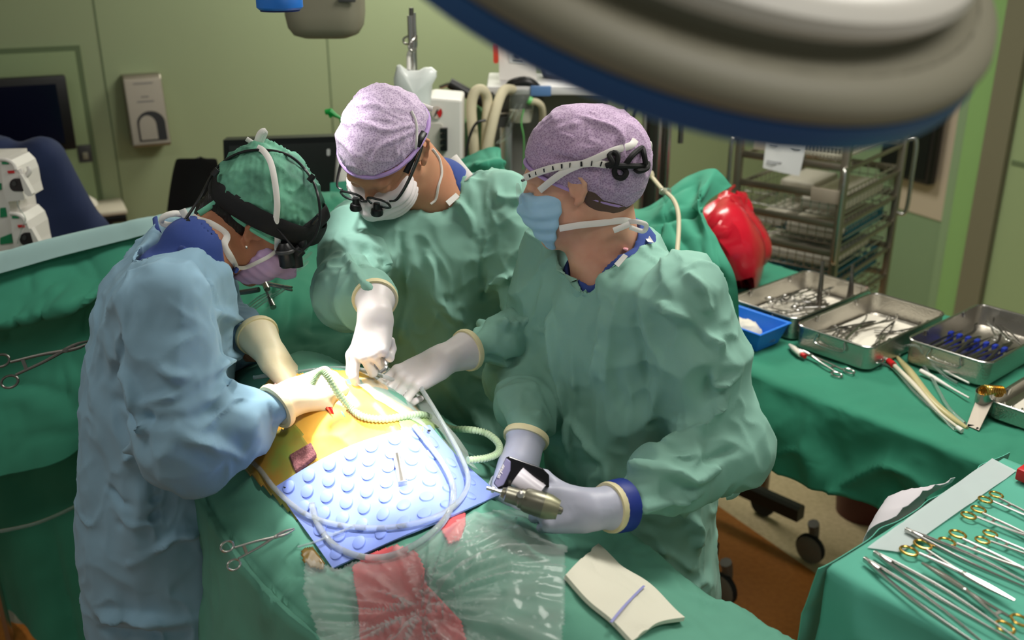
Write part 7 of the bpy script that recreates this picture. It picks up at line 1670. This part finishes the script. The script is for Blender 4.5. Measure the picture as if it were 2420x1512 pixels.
kb = P(1500, 338, 1.89); mb = MB(); mb.tube([kb+A(-.004, 0, .02), kb, kb+A(.006, -.01, -.004), kb+A(.024, -.01, .002), kb+A(.026, -.01, -.012)], .0065, 8, 20, True, .35, A(0, -1, .3)); mb.tube([kb, kb+A(-.01, -.008, -.02), kb+A(-.002, -.008, -.04)], .008, 8, 12, True, .3, A(0, -1, .3)); mb.build('tie_bow', TIE, P3)
# strap of the loupes and its loops
sp = spline([hit(x, y, hm3, 1.5, 2.4, .005) for x, y in ((1240, 420), (1270, 408), (1310, 396), (1350, 390), (1400, 386), (1440, 390))], 40)
mb = MB(); mb.tube(sp, .0066, 8, None, True, .3, CAM-sp); st = mb.build('glasses_strap', STRIPE, P3)
for k in range(9):
    i = 3+k*4; d = unit(sp[min(i+1, 39)]-sp[i-1]); n = unit(CAM-sp[i]); up = np.cross(n, d); q = sp[i]+n*.0028
    mb = MB(); w1, w2 = (.0022, .0012) if k % 2 else (.0014, .0026); mb.prism([(-w1, -.0045), (w2-.001*(k % 3), -.0045), (w2, .0045), (-w1*.4, .0045)], q, d, up, .0008); recalc(mb.build('strap_print', BLACK, st, False))
def on3(x, y, off):
    p = hit(x, y, hm3, 1.5, 2.4, off); d = (p-CAM)@FV
    return p if float(hm3(p[None])[0]) < off+.002 and d < 1.93 else P(x, y, 1.90)
for pts in ([(1432, 392), (1448, 385), (1440, 368), (1448, 360), (1460, 366), (1458, 385), (1452, 405), (1458, 418), (1472, 420), (1480, 408), (1470, 396), (1450, 392)], [(1440, 392), (1480, 392), (1515, 392), (1530, 386), (1528, 398), (1510, 404), (1500, 398)], [(1478, 390), (1492, 370), (1508, 355), (1518, 350), (1522, 365), (1526, 388)]):
    mb = MB(); mb.tube([on3(x, y, .008+.004*math.sin(i*1.7)) for i, (x, y) in enumerate(pts)], .0052, 8, 60); mb.build('strap_loop', BLACK_STRAP, st)
mb = MB(); mb.tube([hit(1242, 418, hm3, 1.5, 2.4, .006), h3.w(.062, .104, .004), h3.w(.04, .118, .002)], .003, 6, 12); mb.build('glasses_frame', BLACK, P3)
for q in (1, -1):
    pts = [h3.w(q*.034+.026*math.cos(a), .112-.1*abs(.034+q*.026*math.cos(a))*.5, -.006+.021*math.sin(a)) for a in np.linspace(0, 2*math.pi, 24, endpoint=False)]
    mb = MB(); mb.add(pts, [tuple(range(24))]); o = mb.build('lens', LENS, P3, False); s_ = o.modifiers.new('solid', 'SOLIDIFY'); s_.thickness = .0015
tg = patch(P3, 'gown_tag', [(1452, 624), (1474, 600), (1484, 606), (1462, 632)], gg, TIE, .010)
patch(P3, 'neck_tape', [(1520, 556), (1532, 553), (1546, 574), (1532, 572)], gg, TIE, .008)
ribbon(P3, 'strap_strip', [(1478, 590), (1486, 565), (1492, 545)], SDF().u(sc, 0), mat('pink_strap', lin(226, 160, 170), .7), .005, .3, .003)
for i, pts in enumerate(([(1640, 1230), (1655, 1270), (1650, 1320), (1662, 1350)], [(1625, 1225), (1632, 1270), (1615, 1300), (1640, 1330)], [(1650, 1330), (1655, 1350), (1668, 1365)])):
    p = np.array([PY(x, y, 1.80+.01*i) for x, y in pts]); mb = MB(); pp = spline(p, 24); mb.tube(pp, .014 if i < 2 else .02, 8, None, True, .3, A(.3, -1, .2)); mb.build('gown_tie', GREEN_GOWN, P3)
mb = MB(); mb.tube([PY(1718, 1145, 1.78), PY(1738, 1140, 1.78), PY(1744, 1160, 1.78), PY(1732, 1172, 1.78), PY(1716, 1176, 1.78)], .006, 8, 24, True, .3, A(0, -1, .2)); mb.build('gown_tie_loop', GREEN_GOWN, P3)
trousers(P3, L3, AN3)
ar = C3l; hs = hand_sdf(W3l, A(-.95, -.02, .06), A(.10, .70, -.62), 1, ((72, 80, 40), (75, 82, 40), (76, 85, 40), (78, 85, 40)), ((.72, .55, .05), (.85, .2, .25), (.7, -.15, .5)), 1.02, .02, ar)
gl3 = glove('glove', hs, GLOVE_GREY, P3, W3l, ar, rim=(CUFF_CREAM, .0))
ax = unit(C3l-W3l); mb = MB(); mb.lathe([(.034, .0), (.043, .0), (.046, .006), (.047, .028), (.044, .030)], C3l, ax, 26); mb.build('inner_cuff', CUFF_BLUE, gl3)
ar = C3r; hs = hand_sdf(W3r, A(-.25, -.55, -.80), A(-.35, .70, -.55), -1, ((70, 80, 45), (72, 80, 45), (75, 80, 45), (78, 80, 45)), ((.7, .5, .5), (.9, -.1, .5), (.8, -.3, .5)), 1.05, .02, ar)
glove('glove', hs, GLOVE_GREY, P3, W3r, ar, rim=(CUFF_CREAM, .0))
# ------------------------------------------------------------------ on and around the patient
# magnetic mat: a soft blue sheet with raised discs
mc = [[(650, 1150), (735, 1098), (830, 1052), (930, 1020), (1016, 1004)], [(690, 1208), (790, 1160), (880, 1112), (980, 1082), (1064, 1060)], [(735, 1270), (835, 1222), (930, 1176), (1030, 1142), (1118, 1112)], [(786, 1342), (885, 1296), (985, 1252), (1085, 1210), (1182, 1168)]]
ctr = [[RH(x, y, .024) for x, y in r] for r in mc]
t = thing('magnetic_mat', 'blue rubber instrument mat with raised round studs on the patient', 'mat', tuple(ctr[1][2]))
vf = sheet(ctr, 40, 60, thick=.004)
if vnormals(vf[0][:40*60], grid_faces(40, 60))[100][2] < 0: vf = sheet(ctr, 40, 60, thick=.004, flip=True)
mb = MB(); mb.add(*vf); mb.build('mat_sheet', MAT_BLUE, t)
MG = catmull_grid(ctr, 61, 91)
dm = MB(); dm.lathe([(0, .0030), (.0105, .0030), (.0118, .0024), (.0122, .001), (.0124, -.001)], (0, 0, 0), Z3, 18)
d0 = dm.build('raised_disc', MAT_BLUE, None, True, (0, 0, 0)); dmesh = d0.data; COL.objects.unlink(d0)
base_m = np.array(t.location)
e1 = MG[1:, :, :]-MG[:-1, :, :]; Lu = np.linalg.norm(e1, axis=2).sum(0).mean(); Lv = np.linalg.norm(MG[:, 1:]-MG[:, :-1], axis=2).sum(1).mean()
nr, nc = int(Lu/.031), int(Lv/.047)
for i in range(nr):
    for j in range(nc):
        fu = (i+.7)/(nr+.4); fv = (j+.55+(.5 if i % 2 else 0))/(nc+.6)
        if fu > .97 or fv > .965: continue
        a, b = int(fu*60), int(fv*90); p = MG[a, b]
        n = unit(np.cross(MG[min(a+1, 60), b]-MG[max(a-1, 0), b], MG[a, min(b+1, 90)]-MG[a, max(b-1, 0)]))
        if n[2] < 0: n = -n
        o = bpy.data.objects.new('raised_disc', dmesh); COL.objects.link(o); o.parent = t
        o.location = tuple(p+n*.0005-base_m); o.rotation_euler = Vector(n).to_track_quat('Z', 'Y').to_euler()
for x, y in ((674, 1151), (1014, 1018)):
    p = RH(x, y, .0262); mb = MB(); mb.lathe([(0, 0), (.0032, 0), (.0032, .0012), (0, .0012)], p, Z3, 12); mb.build('corner_hole', INK, t)
# bent metal strip on the mat
p0, p1 = RH(936, 1070, .031), RH(951, 1142, .031); t = thing('bent_strip', 'bent steel strip with upturned end lying on the blue mat', 'metal strip', tuple(p1))
d = unit(p1-p0); sd_ = unit(np.cross(Z3, d)); mb = MB(); mb.tube([p0, (p0+p1)/2+Z3*.003, p1], .0062, 8, 12, True, .16, Z3); mb.build('strip', STEEL, t)
mb = MB(); mb.box(p1+d*.004+Z3*.004, (.016, .0016, .016), np.stack([sd_, d, np.cross(sd_, d)], 1), .0004); mb.build('upturned_end', STEEL, t)
# brown foam pad
p = [RH(x, y, .021) for x, y in ((684, 1084), (736, 1054), (750, 1082), (700, 1122))]
mb = MB(); n = Z3*.009; mb.add(np.vstack([np.array(p), np.array(p)+n]), [(3, 2, 1, 0), (4, 5, 6, 7), (0, 1, 5, 4), (1, 2, 6, 5), (2, 3, 7, 6), (3, 0, 4, 7)]); o = recalc(mb.build('foam_pad', FOAM_BROWN, None, False)); tag(o, 'small brown foam pad stuck beside the blue mat', 'pad'); bv = o.modifiers.new('bevel', 'BEVEL'); bv.width = .002; bv.segments = 2

def tube_thing(name, pts, r, m, label, cat='tube', n=120, seg=10):
    mb = MB(); mb.tube(pts, r, seg, n); return tag(mb.build(name, m), label, cat)
# clear suction tubes over the mat
hl_ = P(1002, 928, 1.93)
CT = mat('clear_tube_wall', lin(222, 230, 232), .1, trans=.75, ior=1.2)
tube_thing('suction_tube', [P(985, 900, 1.94), hl_, P(1022, 960, 1.92), P(1052, 1010, 1.90)]+[RH(x, y, o) for x, y, o in ((1085, 1070, .04), (1106, 1125, .036), (1098, 1165, .036), (1060, 1205, .036), (990, 1234, .036), (900, 1247, .036), (800, 1240, .036), (720, 1213, .036), (655, 1160, .03), (615, 1110, .02), (588, 1082, .015))], .0048, CT, 'long clear suction tube sweeping across the blue mat from the gloved hand', 'tube', 160)
tube_thing('drain_tube', [RH(x, y, o) for x, y, o in ((978, 1006, .032), (1010, 1045, .033), (1045, 1092, .034), (1068, 1140, .034), (1070, 1185, .034), (1045, 1235, .034), (990, 1282, .034), (920, 1314, .03), (850, 1314, .034), (790, 1288, .034), (755, 1245, .034), (740, 1205, .036), (737, 1190, .036))], .0056, CT, 'wider clear tube looping off the mat edge with open end', 'tube', 160)
tube_thing('thin_line', [RH(x, y, o) for x, y, o in ((705, 1292, .02), (740, 1282, .034), (790, 1262, .036), (838, 1243, .038))], .0022, CT, 'thin clear line lying on the lower mat corner', 'tube', 30)
tube_thing('upper_tube', [P(600, 892, 1.95), P(650, 885, 1.94), P(700, 880, 1.94), P(760, 872, 1.94), P(830, 870, 1.94), P(880, 880, 1.94), P(930, 898, 1.95), P(975, 915, 1.96)], .0042, CT, 'clear tube arching between the two surgeons hands', 'tube', 60)
# ribbed hose
hp = [P(738, 908, 1.80), P(748, 888, 1.80), P(760, 876, 1.80), P(776, 892, 1.80), P(800, 930, 1.81)]+[RH(x, y, .02) for x, y in ((826, 962), (860, 985), (910, 990), (960, 982), (1000, 980), (1035, 996), (1065, 1012))]+[P(1110, 1015, 1.93), P(1150, 1024, 1.91), P(1178, 1048, 1.88), P(1176, 1070, 1.86), P(1150, 1082, 1.84), P(1106, 1087, 1.82)]
t = thing('ribbed_hose', 'pale green ribbed smoke hose curling across the wound area', 'hose', tuple(RH(910, 990)))
mb = MB(); n_ = 420; mb.tube(hp, [.0056 if k % 4 < 2 else .0072 for k in range(n_)], 10, n_); mb.build('ribbed_wall', CLEAR_GREEN, t)
mb = MB(); mb.tube(hp, .0022, 6, 120); mb.build('green_core', TUBE_GREEN, t)
# clear fluid pouch behind the wound
def pou(x, y, z, o=.022):
    p = RH(x, y, o); return P(x, y, min(z, float((p-CAM)@FV)))
ctr = [[pou(*q) for q in r_] for r_ in (
    ((826, 884, 1.98), (880, 862, 2.02), (935, 872, 2.04), (985, 915, 2.04), (1045, 985, 2.00), (1110, 1060, 1.96)),
    ((842, 900, 1.95), (892, 892, 1.98), (945, 912, 2.00), (992, 955, 2.00), (1050, 1015, 1.97), (1115, 1075, 1.93)),
    ((868, 918, 1.93), (910, 926, 1.95), (955, 950, 1.95), (998, 985, 1.94), (1050, 1040, 1.92), (1125, 1092, 1.90)),
    ((890, 935, 1.92), (925, 955, 1.92), (960, 980, 1.92), (1010, 1012, 1.92), (1060, 1062, 1.90), (1135, 1105, 1.88)))]
vf = sheet(ctr, 50, 70, lambda g: .008*crinkle(g, (9, 9, 9), 171, .8, 1.5), thick=.0008); mb = MB(); mb.add(*vf); tag(mb.build('fluid_pouch', POUCH), 'clear plastic fluid pouch sagging behind the exposed hip', 'pouch')
# gauze pad
ctr = [[RH(x, y, .016) for x, y in r] for r in (((1332, 1366), (1372, 1326), (1412, 1290)), ((1385, 1425), (1425, 1388), (1468, 1345)), ((1440, 1470), (1490, 1425), (1535, 1388)), ((1490, 1520), (1548, 1480), (1616, 1466)))]
t = thing('gauze_pad', 'folded white gauze pad with blue thread on the green drape', 'gauze', tuple(ctr[1][1]))
vf = sheet(ctr, 50, 34, lambda g: .003*crinkle(g, (12, 12, 12), 181, .8, 2.5), thick=.007)
mb = MB(); mb.add(*vf); mb.build('pad', GAUZE, t)
mb = MB(); mb.tube([RH(x, y, .026) for x, y in ((1522, 1384), (1498, 1408), (1470, 1438), (1444, 1470))], .0022, 8, 24, True, .3, Z3); mb.build('blue_thread', BLUE_THREAD, t)
# red wrapping on the patient's legs
surf_patch([(832, 1340), (880, 1306), (940, 1286), (985, 1300), (1006, 1345), (1012, 1385), (1050, 1420), (1090, 1462), (1112, 1540), (850, 1540), (846, 1440), (838, 1390)], .016, 'red_leg_wrap', RED_WRAP, pat, 300, .004, 12, (.05, .75, -.22, .3))
surf_patch([(1040, 1250), (1070, 1218), (1100, 1212), (1102, 1240), (1088, 1280), (1060, 1288)], .016, 'red_leg_wrap', RED_WRAP, pat, 220, .004, 14, (.1, .6, -.1, .3))
surf_patch([(712, 1298), (745, 1290), (770, 1330), (765, 1350), (735, 1345), (715, 1330)], .016, 'stained_film', mat('brown_stained_film', lin(120, 96, 40), .3, coat=.4), pat, 200, .006, 15, (.0, .6, -.3, .1))
# clear foil over the legs, gathered in a fan
uu, ww = np.meshgrid(np.linspace(.10, .85, 170), np.linspace(-.24, .33, 150), indexing='ij')
V = ST(uu.ravel(), ww.ravel(), .020); F = grid_faces(*uu.shape); q = proj(V)
ok = in_poly(q, [(722, 1318), (800, 1345), (1000, 1275), (1120, 1215), (1260, 1200), (1340, 1290), (1335, 1540), (760, 1540), (715, 1400)])
F = F[ok[F].all(1)]; N = vnormals(V, grid_faces(*uu.shape)); N = N*np.sign(N[:, 2:3]+1e-9)
g0 = RH(1010, 1470); r = V-g0; an = np.arctan2(r@WA, r@UA); rr_ = np.linalg.norm(r, axis=1)
fan = (noise(np.stack([an*9, rr_*3, an*0], 1), 5)+.6*noise(np.stack([an*19, rr_*5, an*0], 1), 6))*.016*np.exp(-(rr_/.18)**2)*np.clip(rr_/.03, 0, 1)
V = V+N*(.006*crinkle(V, (10, 10, 10), 191, .9, 4)+.003*crinkle(V, (24, 24, 24), 195, .9, 4)+np.abs(fan)*1.6)[:, None]
us_ = np.unique(F); mp = np.full(len(V), -1); mp[us_] = np.arange(len(us_)); mb = MB(); mb.add(V[us_], mp[F].tolist()); o = mb.build('clear_foil', FILM, None, True, None, None); tag(o, 'crinkled clear plastic foil over the red wrapped legs', 'foil'); sm = o.modifiers.new('solid', 'SOLIDIFY'); sm.thickness = .0004
# clamps pinned to the drapes
def pinned(a, b, da, db, P_, label):
    p, q = P(*a, da), P(*b, db); return put(P_, p, q, label, 'clamp', 'clamps pinned to the drapes', CAM-p)
pinned((532, 1318), (695, 1250), 1.66, 1.74, PK, 'steel clamp gripping the side drape below the blue mat')
pinned((-2, 882), (216, 806), 2.28, 2.34, PKD, 'long steel clamp pinned to the green drape at the left edge')
# wire retractor frame resting on the middle drape
t = thing('wire_retractor', 'bent wire retractor frame lying on the drape between surgeons', 'retractor', tuple(P(620, 700, 2.28)))
for k, pts in enumerate(([(545, 640), (568, 648), (576, 654), (625, 666), (660, 674), (690, 679)], [(570, 650), (574, 666), (600, 670), (645, 676), (690, 686)])):
    mb = MB(); mb.tube([P(x, y, 2.27-.0006*(x-545)) for x, y in pts], .0028, 8, 40); mb.build('wire', STEEL, t)
mb = MB(); mb.tube([P(595, 732, 2.17), P(632, 706, 2.18), P(660, 690, 2.18), P(670, 682, 2.19), P(666, 676, 2.19)], .0045, 8, 30); mb.build('bent_tube', CLEAR, t)
mb = MB(); mb.tube([P(582, 728, 2.17), P(610, 706, 2.18), P(640, 690, 2.18)], .0045, 8, 20); mb.build('bent_tube', CLEAR, t)
mb = MB(); mb.tube([P(545, 694, 2.25), P(590, 688, 2.23), P(612, 684, 2.22)], .006, 8, 14); mb.build('dark_rod', STEEL_DARK, t)
for a, b in (((623, 664), (632, 684)), ((638, 708), (646, 726))):
    mb = MB(); mb.tube([P(*a, 2.20), P(*b, 2.18)], [.006, .007], 10); mb.build('thumb_screw', STEEL, t)
mb = MB(); mb.tube([P(624, 668, 2.205), P(642, 722, 2.175)], .003, 8); mb.build('screw_rod', STEEL_DARK, t)
# drill in the nurse's hand
ax0, ax1 = P(1150, 1152, 1.650), P(1324, 1206, 1.640); t = thing('surgical_drill', 'cordless surgical drill with black battery held by the nurse', 'drill', tuple(P(1240, 1180, 1.70)))
dv = unit(ax1-ax0); LL_ = np.linalg.norm(ax1-ax0)
STD = mat('drill_steel', lin(128, 126, 112), .35, .9); STG = mat('drill_olive_steel', lin(150, 148, 122), .4, .7)
mb = MB(); mb.lathe([(0, 0), (.0035, 0), (.0035, .008), (.0055, .009), (.0055, .013), (.003, .014), (.003, .03)], ax0, dv, 16); mb.build('chuck_tip', STEEL, t)
mb = MB(); mb.lathe([(0, .026), (.008, .026), (.010, .032), (.0135, .034), (.0145, .056), (.0165, .058), (.0165, .064), (0, .064)], ax0, dv, 24); mb.build('chuck', STD, t)
mb = MB(); mb.lathe([(0, .062), (.0185, .064), (.0205, .070), (.0215, .088), (.0215, .098), (.0, .098)], ax0, dv, 28); mb.build('barrel', STD, t)
mb = MB(); mb.lathe([(0, .098), (.0218, .098), (.0212, .108), (.016, .124), (.009, LL_-.008), (0, LL_-.006)], ax0, dv, 28); mb.build('tail', STG, t)
mb = MB(); mb.lathe([(0, LL_-.010), (.0095, LL_-.010), (.006, LL_+.003), (0, LL_+.005)], ax0, dv, 18); mb.build('tail_cap', STD, t)
mb = MB(); q = P(1230, 1168, 1.625); mb.lathe([(0, -.004), (.006, -.004), (.006, .004), (0, .005)], q, unit(CAM-q), 14); mb.build('button', STEEL, t)
g0, g1 = P(1276, 1166, 1.660), P(1222, 1126, 1.668)
mb = MB(); mb.tube([g0, (g0+g1)/2, g1], [.017, .0165, .018], 16, 12); mb.build('grip', mat('grip_mauve_white', lin(206, 200, 208), .35), t)
def dprism(poly, z, dep, nm, m):
    """block whose front outline is seen at these pixels, facing the camera at depth z"""
    p = np.array([P(x, y, z) for x, y in poly]); n = unit(P(1230, 1110, 1)-CAM)*dep; k = len(p)
    mb = MB(); mb.add(np.vstack([p, p+n]), [tuple(range(k)), tuple(range(k, 2*k))[::-1]]+[(i, k+i, k+(i+1) % k, (i+1) % k) for i in range(k)]); o = recalc(mb.build(nm, m, t, False)); b_ = o.modifiers.new('bevel', 'BEVEL'); b_.width = .0015; b_.segments = 2; return o
dprism([(1196, 1080), (1204, 1078), (1282, 1106), (1298, 1122), (1298, 1152), (1240, 1152), (1214, 1152), (1178, 1156), (1166, 1142)], 1.675, .045, 'battery', mat('gloss_black', lin(10, 10, 14), .2))
dprism([(1196, 1082), (1207, 1090), (1206, 1112), (1190, 1146), (1176, 1152), (1168, 1142)], 1.672, .006, 'battery_panel', mat('battery_grey_lilac', lin(120, 116, 150), .35))
ribbon_text(t, 'stryker', P(1175, 1132, 1.668), P(1183, 1113, 1.668), P(1192, 1094, 1.668), CAM-P(1183, 1113, 1.668), .0085, STRIPE)
mb = MB(); q = P(1283, 1142, 1.672); mb.lathe([(0, -.001), (.002, -.001), (.002, .002), (0, .002)], q, unit(CAM-q), 10); mb.build('rivet', STEEL, t)
# tool pinched by the back surgeon
mb = MB(); mb.tube([P(905, 848, 1.86), P(912, 868, 1.85), P(900, 880, 1.85)], [.004, .005, .004], 8, 10); tag(mb.build('metal_connector', STEEL), 'small steel connector pinched between the back surgeon fingers', 'connector')
# gauze under the wound hand
f = SDF().u(rcone(RH(628, 955, .02), RH(690, 945, .025), .02, .018), 0).u(rcone(RH(640, 930, .03), RH(700, 925, .03), .016, .014), .02)
c_ = RH(660, 940, .02); V, Q = mesh_sdf(f, c_-.08, c_+.08, .004); V = V+vnormals(V, Q)*(.005*crinkle(V, (50, 50, 50), 3))[:, None]; tag(vq('bloody_swab', (V, Q), mat('pinkish_swab', lin(230, 200, 190), .9, col2=lin(216, 150, 140), vscale=40)), 'crumpled pinkish swab tucked beside the wound under the gloves', 'swab')
# remove the unplaced master instruments
for o in _protos:
    for ch in list(o.children):
        for g in list(ch.children): bpy.data.objects.remove(g)
        bpy.data.objects.remove(ch)
    bpy.data.objects.remove(o)
